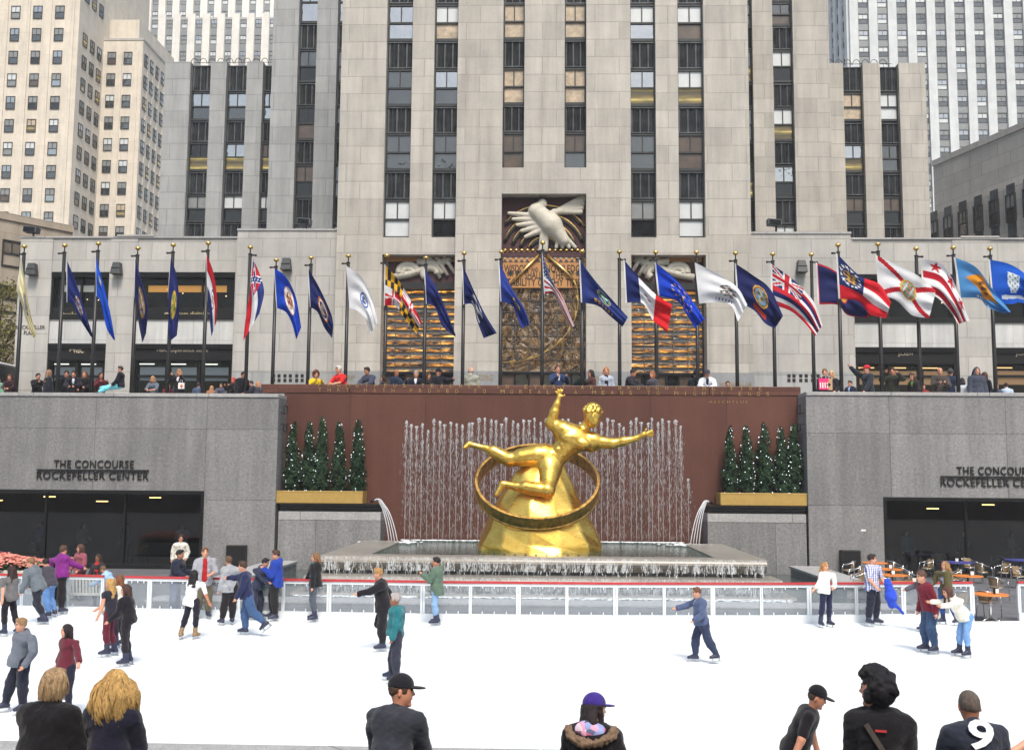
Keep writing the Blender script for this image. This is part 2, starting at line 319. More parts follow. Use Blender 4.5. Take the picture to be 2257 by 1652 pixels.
def letters(name, s, mat, x0, x1, zc, h, y, parent=None, depth=.02, spacing=1.0, thin=-.012):
    """raised lettering facing the camera side (-Y): fits width x0..x1, cap height h, centred on zc"""
    cu = D.curves.new(name, 'FONT'); cu.body = s; cu.extrude = depth; cu.space_character = spacing; cu.align_x = 'LEFT'; cu.offset = thin; cu.resolution_u = 3
    t = D.objects.new(name, cu); COL.objects.link(t); bpy.context.view_layer.update()
    me = D.meshes.new_from_object(t.evaluated_get(bpy.context.evaluated_depsgraph_get())); D.objects.remove(t)
    n = len(me.vertices); co = np.zeros(n*3, np.float32); me.vertices.foreach_get('co', co); co = co.reshape(-1, 3)
    mn, mx = co.min(0), co.max(0); u = (co[:, 0]-mn[0])/(mx[0]-mn[0]); v = (co[:, 1]-mn[1])/(mx[1]-mn[1])-.5
    q = np.stack([x0+u*(x1-x0), y+co[:, 2]*-1.0, zc+v*h], 1)
    if parent is not None: q = q-ORG[parent]
    me.vertices.foreach_set('co', q.astype(np.float32).ravel()); me.materials.clear(); me.materials.append(mat); me.update(); return link(name, me, parent)
# ================================================================== ground, ice, walls of the sunken plaza
YW, YR = 44.0, 45.4                       # front planes of the grey walls and of the red wall
MB().box(-70, 70, -25, 45.5, -1.2, -.02).build('terrace_floor', M['terrace'])['kind'] = 'structure'
MB().box(-260, 260, 45.96, 430, 5.9, 6.6).build('plaza_pavement', M['plaza'])['kind'] = 'structure'
MB().box(-260, 260, -60, -25, -1.2, 2.0).build('ground', M['plaza'])['kind'] = 'structure'
bpts = [(-260, 1344), (-60, 1350), (150, 1353), (300, 1358), (700, 1366), (1000, 1371), (1350, 1374), (1700, 1374), (2140, 1369), (2330, 1367), (2520, 1366)]
bw = np.array([G(*p) for p in bpts])
def rimY(x): return float(np.interp(x, bw[:, 0], bw[:, 1]))
ice = MB(); xs = list(np.linspace(-19, 17.2, 40))
ice.add([(x, 10.4, .0) for x in xs]+[(x, rimY(x)+.05, .0) for x in xs], [(i, i+1, 40+i+1, 40+i) for i in range(39)])
ice.build('ice', M['ice'])['kind'] = 'structure'
MB().box(-24, 24, 1.0, 9.93, -1.0, .28).build('walkway', M['terrace'])['kind'] = 'structure'
ledge = thing('rink_parapet', (0, 10.2, 0), 'low grey granite parapet along the near edge of the ice', 'wall')
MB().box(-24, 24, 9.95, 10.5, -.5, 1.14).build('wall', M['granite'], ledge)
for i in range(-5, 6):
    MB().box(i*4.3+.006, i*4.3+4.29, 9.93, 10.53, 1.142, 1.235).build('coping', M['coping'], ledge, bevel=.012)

# ---- skating rink barrier: three runs of clear panels
def barrier(px0, px1, posts, label):
    x0, x1 = G(px0, 1360)[0], G(px1, 1368)[0]
    t = thing('rink_barrier', (.5*(x0+x1), rimY(.5*(x0+x1)), 0), label, 'barrier', 'clear panel barriers round the rink')
    pw = [x0+.03]+[x for x in (G(p, 1368)[0] for p in posts) if x0+.25 < x < x1-.25]+[x1-.03]
    def strip(z0, z1, yo, th, nm, mat):
        m = MB(); n = max(4, int((x1-x0)/.7)); q = np.linspace(x0, x1, n)
        vs = []
        for x in q:
            y = rimY(x)+yo; vs += [(x, y, z0), (x, y+th, z0), (x, y+th, z1), (x, y, z1)]
        fs = []
        for i in range(n-1):
            a = i*4; b = a+4; fs += [(a, b, b+3, a+3), (a+1, a+2, b+2, b+1), (a+3, b+3, b+2, a+2), (a, a+1, b+1, b)]
        fs += [(0, 3, 2, 1), ((n-1)*4, (n-1)*4+1, (n-1)*4+2, (n-1)*4+3)]
        m.add(vs, fs); return m.build(nm, mat, t)
    strip(0, .225, 0, .14, 'kick_board', M['white_board']); strip(1.06, 1.12, -.02, .10, 'top_rail', M['red']); strip(.985, 1.053, .01, .09, 'upper_frame', M['white_board'])
    for i in range(len(pw)-1):
        a, b = pw[i], pw[i+1]
        ya, yb = rimY(a)+.055, rimY(b)+.055; pm = MB()
        pm.add([(a+.03, ya, .227), (b-.03, yb, .227), (b-.03, yb, .984), (a+.03, ya, .984), (a+.03, ya+.012, .227), (b-.03, yb+.012, .227), (b-.03, yb+.012, .984), (a+.03, ya+.012, .984)],
               [(0, 1, 2, 3), (4, 7, 6, 5), (0, 4, 5, 1), (3, 2, 6, 7), (0, 3, 7, 4), (1, 5, 6, 2)])
        pn = pm.build('clear_panel', M['clear'], t)
        cl = MB()
        for k in range(1, 4):
            x = a+(b-a)*k/4; y = rimY(x)+.02
            cl.box(x-.012, x+.012, y, y+.03, .226, .30); cl.box(x-.012, x+.012, y, y+.03, .925, .986)
        cl.build('clip', M['white_board'], t)
    for j, x in enumerate(pw):
        y = rimY(x)+.015; wd = .062 if j % 2 else .04
        MB().box(x-wd, x-.006, y, y+.09, .226, .984).box(x+.006, x+wd, y, y+.09, .226, .984).build('post', M['white_board'], t)
PST = [721+105.5*n for n in range(-9, 17)]
barrier(-200, 183, [88, -20, -120], 'short run of red railed clear barrier in front of the white benches')
barrier(262, 2145, PST, 'long red railed clear barrier between the ice and the fountain')
barrier(2221, 2430, PST, 'short barrier end beside the open gate near the orange tables')

# ---- grey granite walls with the concourse windows
def concourse(side):
    L = side < 0
    zt = 7.55 if L else 7.77
    xi = X(612, YW, 950) if L else X(1778, YW, 950); xo = -62 if L else 62
    wx = X(448, YW, 1150) if L else X(1948, YW, 1150); wz = Z(1080, YW, 300) if L else Z(1096, YW, 2100)
    t = thing('granite_wall', (wx, YW, 0), 'grey granite wall over the '+('left concourse window behind the flower bed' if L else 'right concourse window behind the cafe tables'), 'wall')
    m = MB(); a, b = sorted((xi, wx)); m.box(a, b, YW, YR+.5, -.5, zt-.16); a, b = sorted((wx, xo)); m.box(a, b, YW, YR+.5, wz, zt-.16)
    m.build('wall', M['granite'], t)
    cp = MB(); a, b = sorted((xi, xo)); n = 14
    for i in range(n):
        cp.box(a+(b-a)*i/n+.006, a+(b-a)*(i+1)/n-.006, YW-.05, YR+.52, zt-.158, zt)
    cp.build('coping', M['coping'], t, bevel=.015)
    w_ = MB(); a, b = sorted((wx, xo)); fr = MB()
    fr.box(a, b, YW-.02, YW+.5, wz-.13, wz-.003)
    e = wx; s = -1 if L else 1; q = sorted((e, e+s*.14)); fr.box(q[0], q[1], YW-.02, YW+.5, 0, wz-.132)
    fr.box(a, b, YW+.0, YW+.5, 0, .16)
    wn = fr.build('window', M['bronze'], t)
    k = 0; x = e+s*.15
    while abs(x) < 60:
        x2 = x+s*3.4; q = sorted((x, x2)); MB().box(q[0], q[1]-.0, YW+.42, YW+.44, .162, wz-.132).build('pane', M['glassd'], wn)
        q = sorted((x2, x2+s*.09)); MB().box(q[0], q[1], YW+.34, YW+.48, .162, wz-.132).build('mullion', M['bronze'], wn); x = x2+s*.09; k += 1
        if k > 5: break
    c0, c1 = (83, 329) if L else (2072, 2318)
    za, zb, zc = (Z(1022, YW, 206), Z(1035.5, YW, 206), Z(1047.5, YW, 206)) if L else (Z(1037, YW, 2195), Z(1050.5, YW, 2195), Z(1063, YW, 2195))
    d = 36 if L else 36
    letters('lettering', 'THE CONCOURSE', M['black'], X(c0+d, YW, 1030), X(c1-d+2, YW, 1030), za, .335, YW-.04, t, .02, 1.1, .006)
    letters('lettering', 'ROCKEFELLER CENTER', M['black'], X(c0, YW, 1030), X(c1, YW, 1030), zc, .335, YW-.04, t, .02, 1.1, .006)
    MB().box(X(c0, YW, 1030), X(c1, YW, 1030), YW-.10, YW-.004, zb-.028, zb+.028).build('rule_bar', M['black'], t)
    return t
concourse(-1); concourse(1)
for (a, b, c, d, nm) in ((498, 540, 1201, 1254, 'left'), (1855, 1897, 1212, 1263, 'right')):
    x0, x1 = X(a, YW-.35, 1230), X(b, YW-.35, 1230); t = thing('loudspeaker', ((x0+x1)/2, YW-.3, 0), 'black loudspeaker cabinet at the wall foot '+('right of the dark window with the flower bed' if nm == 'left' else 'near the cafe tables'), 'loudspeaker', 'black cabinets against the granite walls')
    z0, z1 = max(0, Z(d, YW-.35, a)), Z(c, YW-.35, a)
    MB().box(x0, x1, YW-.4, YW-.02, z0, z1).build('cabinet', M['black'], t, bevel=.015); MB().box(x0+.05, x1-.05, YW-.412, YW-.402, z0+.05, z1-.05).build('grille', plain('grille_cloth', (.006, .006, .007), .9), t)

# ---- red granite fountain wall with its inscription
zr = Z(849, YR); xl, xr = X(575, YR, 845), X(1765, YR, 855)
rw = thing('fountain_wall', (0, YR, 0), 'polished red granite wall with gold inscription behind the gilded statue', 'wall')
MB().box(X(624, YR, 950), X(1772, YR, 950), YR+.04, YR+.5, -.5, Z(868, YR)).build('wall', M['redgran'], rw)
cp = MB(); cut = [xl+(xr-xl)*i/6 for i in range(7)]
for i in range(6): cp.box(cut[i]+.008, cut[i+1]-.008, YR, YR+.55, Z(868.5, YR), zr)
cp.build('parapet', M['redgran'], rw, bevel=.02)
def spaced(s, y0, a, b, cap=11):
    n = len(s)
    for i, ch in enumerate(s):
        if ch == ' ': continue
        f = i/(n-1); xc = a+(b-a)*f; yc = y0+4.5*(xc-1195)/1000
        x = X(xc, YR, yc); wdt = {'I': .03, 'M': .19, 'W': .22}.get(ch, .145)
        letters('lettering', ch, M['goldletter'], x-wdt*.45, x+wdt*.45, Z(yc, YR-.01, 1195+0*xc)-0.008*(x)*0, .175, YR-.006, rw, .006, 1.0, -.008)
spaced('PROMETHEUS TEACHER IN EVERY ART BROUGHT THE FIRE', 852.0, 705, 1676)
spaced('THAT HATH PROVED TO MORTALS A MEANS TO MIGHTY ENDS', 863.2, 705, 1692)
letters('lettering', 'A E S C H Y L U S', M['goldletter'], X(1560, YR), X(1643, YR), Z(885, YR, 1600), .11, YR+.034, rw, .005)

# ---- planter shelves either side
def shelf(L):
    xi, xe = (X(612, YW, 1190), X(838, YW, 1190)) if L else (X(1778, YW, 1190), X(1560, YW, 1190))
    a, b = sorted((xi, xe)); zs = Z(1127, YW, 725) if L else Z(1132, YW, 1670)
    nm = 'left' if L else 'right'
    t = thing('planter_wall', ((a+b)/2, YW, 0), 'low grey granite wall carrying the '+(('gold planter nearer the flower bed' if L else 'gold planter nearer the cafe tables')), 'wall')
    g = .003
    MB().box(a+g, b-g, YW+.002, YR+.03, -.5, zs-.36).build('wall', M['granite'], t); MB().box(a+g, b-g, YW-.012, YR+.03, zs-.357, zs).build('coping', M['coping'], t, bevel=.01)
    sl = MB(); e = .05
    for k in range(3): sl.box(a+.05, b-.08+.03*k, YW-.03+.03*(2-k)-.03, YR-.02, zs+.002+k*.115, zs+.100+k*.115)
    sl.build('stepped_slab', M['bronze'], t)
    z0 = zs+.35; p0, p1 = (X(616, YW+.2), X(811, YW+.2)) if L else (X(1581, YW+.2), X(1776, YW+.2))
    pl = thing('planter', ((p0+p1)/2, YW+.6, z0), 'long gold planter box holding five lit evergreens on the '+('left' if L else 'right')+' shelf', 'planter', 'gold planter boxes')
    bx = MB(); z1 = z0+.53; y0, y1 = YW+.12, YR-.1; q = .05
    bx.box(p0, p1, y0, y0+q, z0, z1); bx.box(p0, p1, y1-q, y1, z0, z1); bx.box(p0, p0+q, y0+q, y1-q, z0, z1); bx.box(p1-q, p1, y0+q, y1-q, z0, z1)
    bx.build('box', M['planter'], pl, bevel=.012); MB().box(p0+q, p1-q, y0+q, y1-q, z0+.02, z1-.06).build('soil', plain('soil', (.03, .02, .014), .95), pl)
    MB().box(p0+.03, p1-.03, y0-.012, y0-.002, z1-.05, z1-.02).build('rim', M['planter'], pl)
    # brackets on the return face of the wall
    return z1, p0, p1
pz = {}
pz['L'] = shelf(True); pz['R'] = shelf(False)
for (px, sgn) in ((620, 1), (1770, -1)):
    for py in (902, 942):
        x = (X(612, YW, 950)+.003) if sgn > 0 else (X(1778, YW, 950)-.003); z = Z(py, 44.6, px)
        t = thing('wall_bracket', (x, 44.6, z), 'small black pipe bracket on the '+('left' if sgn > 0 else 'right')+' wall return, '+('upper one' if py == 902 else 'lower one'), 'bracket', 'pipe brackets beside the red wall')
        d = sgn*.16; o = .16 if py == 902 else -.16
        MB().tube([(x, 44.4, z-o), (x+d, 44.4, z-o), (x+d, 44.4, z+o), (x+d, 44.9, z+o), (x+d, 44.9, z-o), (x, 44.9, z-o)], .03, 6).build('pipe', M['black'], t)

# ---- fountain basin, three tiers
fb = thing('fountain_basin', (0, 40, 0), 'stepped stone fountain basin with water spilling over three tiers', 'fountain')
ZW = 1.25
def rounded(x, y0, y1, z0, z1, r=.22, seg=6):
    m = MB(); prof = [(y0+r*.9, z0), (y0+.25*r, z0+.35*(z1-z0))]+[(y0+r-r*math.cos(a), z1-r+r*math.sin(a)) for a in np.linspace(.1, math.pi/2, seg)]+[(y1, z1), (y1, z0)]
    n = len(prof); m.add([(-x, y, z) for y, z in prof]+[(x, y, z) for y, z in prof], [(i, (i+1) % n, n+(i+1) % n, n+i) for i in range(n)][:-1]+[tuple(range(n))[::-1], tuple(range(n, 2*n))]); return m
rounded(7.62, 35.2, 36.15, .80, ZW+.035, .24).build('rim', M['poolstone'], fb, smooth=False)
MB().box(-7.4, 7.4, 35.62, 36.14, .672, .80).build('recess', M['granite'], fb)
MB().box(-7.62, -6.0, 36.152, 43.97, .3, ZW+.03).build('rim', M['poolstone'], fb); MB().box(6.0, 7.62, 36.152, 43.97, .3, ZW+.03).build('rim', M['poolstone'], fb)
MB().box(-5.995, 5.995, 36.152, 45.38, .3, ZW-.35).build('bed', M['poolstone'], fb)
rounded(7.95, 34.3, 36.1, .16, .67, .22).build('tier', M['poolstone'], fb); rounded(8.3, 34.02, 36.5, .0, .15, .1).build('tier', M['poolstone'], fb)
MB().box(-12.5, 12.5, 32.3, 33.7, -.015, .06).build('kerb', M['coping'], fb)
pw_ = MB(); pw_.quad((-5.998, 36.15, ZW-.02), (5.998, 36.15, ZW-.02), (5.998, 45.41, ZW-.02), (-5.998, 45.41, ZW-.02)); pw_.build('water', M['water'])['kind'] = 'structure'
m = MB(); m.quad((-10.34, 33.7, .05), (10.34, 33.7, .05), (10.34, 34.32, .05), (-10.34, 34.32, .05)); m.quad((-10.34, 34.32, .05), (-8.3, 34.32, .05), (-8.3, 43.9, .05), (-10.34, 43.9, .05)); m.quad((8.3, 34.32, .05), (10.34, 34.32, .05), (10.34, 43.9, .05), (8.3, 43.9, .05))
m.build('water', plain('shallow_water', (.045, .07, .062), .12, 0, .25, 1.5))['kind'] = 'structure'
for s in (-1, 1):
    ml = MB(); xs_ = 12.6*s
    a, b = sorted((10.35*s, 11.5*s)); t = thing('stone_bench', (11*s, 37, 0), 'grey stone ledge at the '+('left' if s < 0 else 'right')+' side of the fountain channel', 'bench', 'stone ledges by the fountain')
    MB().box(a, b, 35.5, 43.4, 0, .34).build('plinth', M['granite'], t); MB().box(a-.05, b+.05, 35.4, 43.5, .342, .44).build('seat', M['coping'], t, bevel=.01)
for i in range(22):
    x = -3.9+i*.37; MB().box(x-.035, x+.035, 36.16, 36.2, ZW-.018, ZW+.07).build('nozzle', M['black'], fb)

# strands of water falling over the tiers, froth at their feet
def strands(n, ya, yb, za, zb, x, name):
    vs = []; r = RNG
    xc = r.uniform(-x, x, n); y1 = ya-.015-r.random(n)*.05; ln = r.uniform(.25, 1.0, n); top = za-(1-ln)*r.random(n)*(za-zb); bot = np.maximum(zb, top-ln*(za-zb)); wd = r.uniform(.004, .013, n); jt = r.normal(0, .02, n)
    V = np.stack([np.stack([xc-wd, y1, top], 1), np.stack([xc+wd, y1, top], 1), np.stack([xc+wd*.5+jt, y1-.03, bot], 1), np.stack([xc-wd*.5+jt, y1-.03, bot], 1)], 1).reshape(-1, 3)
    return V, np.arange(n*4).reshape(-1, 4)
Vs = []; Fs = []; o_ = 0
for a in ((170, 35.2, 0, .86, .66, 7.5), (620, 34.3, 0, .62, .2, 7.8), (420, 34.24, 0, .24, .06, 7.8)):
    V, Fq = strands(*a, 'x'); Vs.append(V); Fs.append(Fq+o_); o_ += len(V)
n = 2800; cc_ = RNG.uniform(-7.5, 7.5, 170); xc = np.clip(RNG.choice(cc_, n)+RNG.normal(0, .045, n), -7.5, 7.5); zt_ = RNG.uniform(.84, ZW+.02, n); ln = RNG.uniform(.03, .20, n); wd = RNG.uniform(.003, .010, n); yq = 35.19-.0*zt_+np.where(zt_ > ZW-.1, .06, 0)
Vs.append(np.stack([np.stack([xc-wd, yq, zt_], 1), np.stack([xc+wd, yq, zt_], 1), np.stack([xc+wd*.7, yq-.012, np.maximum(zt_-ln, .80)], 1), np.stack([xc-wd*.7, yq-.012, np.maximum(zt_-ln, .80)], 1)], 1).reshape(-1, 3)); Fs.append(np.arange(4*n).reshape(-1, 4)+o_); o_ += 4*n
n = 2200; xc = RNG.uniform(-7.9, 7.9, n); zt_ = RNG.uniform(.3, .68, n); ln = RNG.uniform(.03, .2, n); wd = RNG.uniform(.003, .010, n); yq = np.where(zt_ > .6, 34.36, 34.285)
Vs.append(np.stack([np.stack([xc-wd, yq, zt_], 1), np.stack([xc+wd, yq, zt_], 1), np.stack([xc+wd*.7, yq-.012, zt_-ln], 1), np.stack([xc-wd*.7, yq-.012, zt_-ln], 1)], 1).reshape(-1, 3)); Fs.append(np.arange(4*n).reshape(-1, 4)+o_); o_ += 4*n
tag(np_mesh('falling_water', np.concatenate(Vs), np.concatenate(Fs), M['jet'], None, False), 'white strands of water running over the basin tiers', 'water', kind='stuff')
def froth(cx, cy, z, sx, sy, n, r0, name, label):
    m = MB(); c = np.stack([RNG.normal(cx, sx, n) if sx < 2 else RNG.uniform(cx-sx, cx+sx, n), RNG.normal(cy, sy, n), np.full(n, z)], 1)
    for p in c:
        s = RNG.uniform(.5, 1.2)*r0; m.ball(p, s, 6, 4, (1.5, 1.1, .45))
    return tag(m.build(name, M['foam'], None, True), label, 'water', kind='stuff')
froth(0, 45.05, ZW, 6.2, .10, 420, .07, 'froth', 'line of white froth where the jets land')
froth(0, 33.95, .07, 8.1, .12, 620, .05, 'froth', 'white froth along the channel below the tiers')
froth(-6.3, 43.6, ZW, .45, .25, 160, .07, 'froth', 'splash of froth under the left spout'); froth(6.3, 43.6, ZW, .45, .25, 160, .07, 'froth', 'splash of froth under the right spout')

# ---- water jets along the red wall
def jetmesh(seed, H):
    r = np.random.default_rng(seed); m = MB(); th = .009
    pts = [(r.normal(0, .004), r.normal(0, .004), z) for z in np.linspace(0, H, 14)]; m.tube(pts, [th*(1-.3*i/14) for i in range(14)], 5)
    n = 380
    for i in range(n):
        u = r.random()**2.0; z = H-u*H*.97; sp = .028+.085*min(1, u*2.5); x, y = r.normal(0, sp), r.normal(0, sp*.7); L = r.uniform(.02, .15)*(1 if u > .08 else .4); wd = r.uniform(.002, .008)*(1-.35*u)
        m.add([(x, y, z+L), (x+wd, y, z), (x, y+wd, z), (x-wd, y, z), (x, y-wd, z), (x, y, z-L)], [(0, 1, 2), (0, 2, 3), (0, 3, 4), (0, 4, 1), (5, 2, 1), (5, 3, 2), (5, 4, 3), (5, 1, 4)])
    for i in range(18):
        z = H-abs(r.normal(0, .11)); m.ball((r.normal(0, .032), r.normal(0, .03), z+.02), r.uniform(.008, .028), 6, 4, (1, 1, 1.4))
    return m
jp = []
YJ = 44.9
for i, px in enumerate(np.arange(893, 1506, 12.4)): jp.append(px+RNG.normal(0, 1.3))
jp.append(1517)
jm = [jetmesh(50+k, Z(935, YJ)-ZW).build('water_jet', M['jet'], None, True).data for k in range(5)]
for o in [o for o in D.objects if o.name.startswith('water_jet')]: D.objects.remove(o)
for i, px in enumerate(jp):
    o = D.objects.new('water_jet', jm[i % 5]); COL.objects.link(o); o.location = (X(px, YJ, 1060), YJ, ZW); o.rotation_euler[2] = i*1.7
    top = 921+abs(RNG.normal(2, 12)) if px < 1510 else 1055
    o.scale[2] = (Z(top, YJ, px)-ZW)/(Z(935, YJ)-ZW); ORG[o] = np.array(o.location)
    tag(o, 'shorter lone water jet at the right end of the row' if px > 1510 else 'white water jet in the row rising before the red wall', 'water jet', 'water jets along the red wall')
for s in (-1, 1):                       # two arched spouts
    x0, z0 = (X(822, 43.9, 1105), Z(1104, 43.9, 822)) if s < 0 else (X(1566, 43.9, 1110), Z(1108, 43.9, 1566)); x1 = (X(868, 43.7, 1190) if s < 0 else X(1530, 43.7, 1195))
    t = thing('water_spout', (x0, 43.9, z0), 'arching spout of water pouring from the '+('left' if s < 0 else 'right')+' planter wall into the pool', 'water spout', 'arched water spouts')
    for k in range(4):
        pts = []; xe = x1+(k-1.5)*.14*(-s); ye = 43.75-.12*k
        for u in np.linspace(0, 1, 14): pts.append((x0+(xe-x0)*(u**.8), 44.05+(ye-44.05)*u, z0+.12*math.sin(min(1, u*3)*math.pi)-(z0-ZW)*u**2.3))
        MB().tube(pts, [.03-.010*u for u in np.linspace(0, 1, 14)], 6).build('stream', M['jet'], t, True)
    MB().tube([(x0-.12*(-s), 44.3, z0-.02), (x0+.02*(-s), 44.0, z0+.02)], .06, 10).build('nozzle', M['black'], t)
# ================================================================== smooth-surface mesher (signed distances -> surface nets)
EO = np.array([(i, j, k) for i in (0, 1) for j in (0, 1) for k in (0, 1)])
ED = [(a, b) for a in range(8) for b in range(a+1, 8) if np.abs(EO[a]-EO[b]).sum() == 1]
def surface_nets(Dg, org, h):
    S = Dg < 0; nx, ny, nz = Dg.shape
    cnt = np.zeros((nx-1, ny-1, nz-1), np.int8)
    for o in EO: cnt += S[o[0]:nx-1+o[0], o[1]:ny-1+o[1], o[2]:nz-1+o[2]]
    act = np.argwhere((cnt > 0) & (cnt < 8)); idx = -np.ones(cnt.shape, np.int64); idx[tuple(act.T)] = np.arange(len(act))
    dv = np.stack([Dg[tuple((act+o).T)] for o in EO], 1); pos = np.zeros((len(act), 3)); n = np.zeros(len(act))
    for a, b in ED:
        da, db = dv[:, a], dv[:, b]; m = (da < 0) != (db < 0)
        tt = np.where(m, da/np.where(m, da-db, 1), 0)
        pos += np.where(m[:, None], EO[a]+(EO[b]-EO[a])*tt[:, None], 0); n += m
    V = org+h*(act+pos/np.maximum(n, 1)[:, None]); F = []
    for ax in range(3):
        s0 = [slice(None)]*3; s1 = [slice(None)]*3; s0[ax] = slice(0, -1); s1[ax] = slice(1, None)
        a, b = S[tuple(s0)], S[tuple(s1)]; u, v = (ax+1) % 3, (ax+2) % 3
        e = np.argwhere(a != b); ok = (e[:, u] > 0) & (e[:, v] > 0) & (e[:, u] < cnt.shape[u]) & (e[:, v] < cnt.shape[v]); e = e[ok]
        if not len(e): continue
        eu = np.zeros(3, int); eu[u] = 1; ev = np.zeros(3, int); ev[v] = 1
        q = np.stack([idx[tuple((e-eu-ev).T)], idx[tuple((e-ev).T)], idx[tuple(e.T)], idx[tuple((e-eu).T)]], 1)
        fl = ~a[tuple(e.T)]; q[fl] = q[fl][:, ::-1]; F.append(q[(q >= 0).all(1)])
    return V, np.concatenate(F) if F else np.zeros((0, 4), int)
def seg(a, b, ra, rb=None, k=.03): return ('s', np.array(a, float), np.array(b, float), ra, rb if rb is not None else ra, k, '+')
def ell(c, R, r, k=.03): return ('e', np.array(c, float), np.array(R, float), np.array(r, float), None, k, '+')
def cut(p): return p[:6]+('-',)
def half(p, n): return ('h', np.array(p, float), np.array(n, float), 0, 0, 0, '-')     # removes the side n points to
def bounds(p):
    if p[0] == 's': r = max(p[3], p[4]); return np.minimum(p[1], p[2])-r, np.maximum(p[1], p[2])+r
    if p[0] == 'e': r = p[3].max(); return p[1]-r, p[1]+r
def sdf(prims, h, wob=None):
    bs = [bounds(p) for p in prims if p[6] == '+']; lo = np.min([b[0] for b in bs], 0)-2.5*h-.03; hi = np.max([b[1] for b in bs], 0)+2.5*h+.03
    n = np.ceil((hi-lo)/h).astype(int)+1; Dg = np.full(n, .3, np.float32); ax = [lo[i]+h*np.arange(n[i]) for i in range(3)]
    for p in prims:
        if p[0] == 'h': i0 = np.zeros(3, int); i1 = n
        else:
            b = bounds(p); pad = max(p[5], .02)*1.6+2*h; i0 = np.clip(np.floor((b[0]-pad-lo)/h).astype(int), 0, n); i1 = np.clip(np.ceil((b[1]+pad-lo)/h).astype(int)+1, 0, n)
        if (i1 <= i0).any(): continue
        sl = tuple(slice(i0[i], i1[i]) for i in range(3)); x = ax[0][sl[0]][:, None, None].astype(np.float32); y = ax[1][sl[1]][None, :, None].astype(np.float32); z = ax[2][sl[2]][None, None, :].astype(np.float32)
        if p[0] == 's':
            a, b, ra, rb = p[1:5]; d = b-a; L = float(d@d)+1e-9
            px_, py_, pz_ = x-a[0], y-a[1], z-a[2]; t = np.clip((px_*d[0]+py_*d[1]+pz_*d[2])/L, 0, 1)
            dist = np.sqrt((px_-t*d[0])**2+(py_-t*d[1])**2+(pz_-t*d[2])**2)-(ra+(rb-ra)*t)
        elif p[0] == 'e':
            q = [x-p[1][0], y-p[1][1], z-p[1][2]]; R = p[2]; u = [(R[i][0]*q[0]+R[i][1]*q[1]+R[i][2]*q[2]) for i in range(3)]
            k0 = np.sqrt(sum((u[i]/p[3][i])**2 for i in range(3))); k1 = np.sqrt(sum((u[i]/p[3][i]**2)**2 for i in range(3)))+1e-9; dist = k0*(k0-1)/k1
        else: dist = -((x-p[1][0])*p[2][0]+(y-p[1][1])*p[2][1]+(z-p[1][2])*p[2][2])
        A = Dg[sl]
        if p[6] == '-': Dg[sl] = np.maximum(A, -dist)
        else:
            k = p[5]; hh = np.clip(.5+.5*(A-dist)/k, 0, 1); Dg[sl] = A+(dist-A)*hh-k*hh*(1-hh)
    return surface_nets(Dg, lo, h)
def vnormals(V, F):
    n = np.cross(V[F[:, 2]]-V[F[:, 0]], V[F[:, 3]]-V[F[:, 1]]); N = np.zeros_like(V)
    for i in range(4): np.add.at(N, F[:, i], n)
    return N/(np.linalg.norm(N, axis=1, keepdims=True)+1e-9)
def wrinkle(V, F, amp, freq, seed=0):
    r = np.random.default_rng(seed); d = np.zeros(len(V))
    for i in range(5):
        k = r.normal(0, 1, 3); k[2] *= 1.6; k *= freq*(1+.5*i)/np.linalg.norm(k); ph = r.uniform(0, 6.28)
        d += np.sin(V@k+ph+1.3*np.sin(V@(k[[1, 2, 0]]*.6)+ph))/(1+.4*i)
    return V+vnormals(V, F)*(amp*d/2)[:, None]
def unit(v): v = np.array(v, float); return v/(np.linalg.norm(v)+1e-12)
# ================================================================== buildings
YT = 58.0
PM = {'b': 'blind', 'g': 'blindgrey', 'd': 'glassr', 'r': 'glassb', 't': 'tan_reflection', 'y': 'litroom', 'w': 'warmdark', 'k': 'glassd'}
def sash(parent, x0, x1, z0, z1, y, up='d', lo='d', split=.5):
    """double-hung office window facing -Y: frame, two-light upper sash, lower sash"""
    m = MB(); f = .075; zm = z0+(z1-z0)*split; xm = (x0+x1)/2
    m.box(x0, x0+f, y, y+.16, z0, z1); m.box(x1-f, x1, y, y+.16, z0, z1); m.box(x0+f, x1-f, y, y+.16, z0, z0+.17); m.box(x0+f, x1-f, y, y+.16, z1-.10, z1); m.box(x0+f, x1-f, y+.01, y+.15, zm-.05, zm+.05); m.box(xm-.03, xm+.03, y+.02, y+.14, zm+.05, z1-.10)
    w_ = m.build('window', M['frame'], parent)
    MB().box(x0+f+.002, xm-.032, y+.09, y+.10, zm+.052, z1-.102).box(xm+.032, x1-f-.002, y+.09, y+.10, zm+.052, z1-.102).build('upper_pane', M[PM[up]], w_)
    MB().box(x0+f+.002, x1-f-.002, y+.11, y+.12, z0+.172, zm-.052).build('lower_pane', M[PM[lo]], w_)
    if up in 'bgty':      # glass in front of a blind, painted reflection or room
        pass
    return w_
def spandrel(parent, x0, x1, z0, z1, y, seed=0):
    r = random.Random(seed); m = MB(); n = 9; prof = []; dx = (x1-x0)/n
    for i in range(n): prof += [(x0+dx*i, .0 if i % 3 else .10), (x0+dx*(i+.5), .10 if i % 3 else .02), (x0+dx*(i+.98), .03)]
    prof.append((x1, 0))
    m.add([(x, y+d, z0+.06) for x, d in prof]+[(x, y+d, z1-.06) for x, d in prof], [(i, i+1, len(prof)+i+1, len(prof)+i) for i in range(len(prof)-1)])
    m.box(x0, x1, y-.03, y+.12, z0, z0+.07); m.box(x0, x1, y-.03, y+.12, z1-.07, z1)
    return m.build('spandrel', M['alu'], parent)
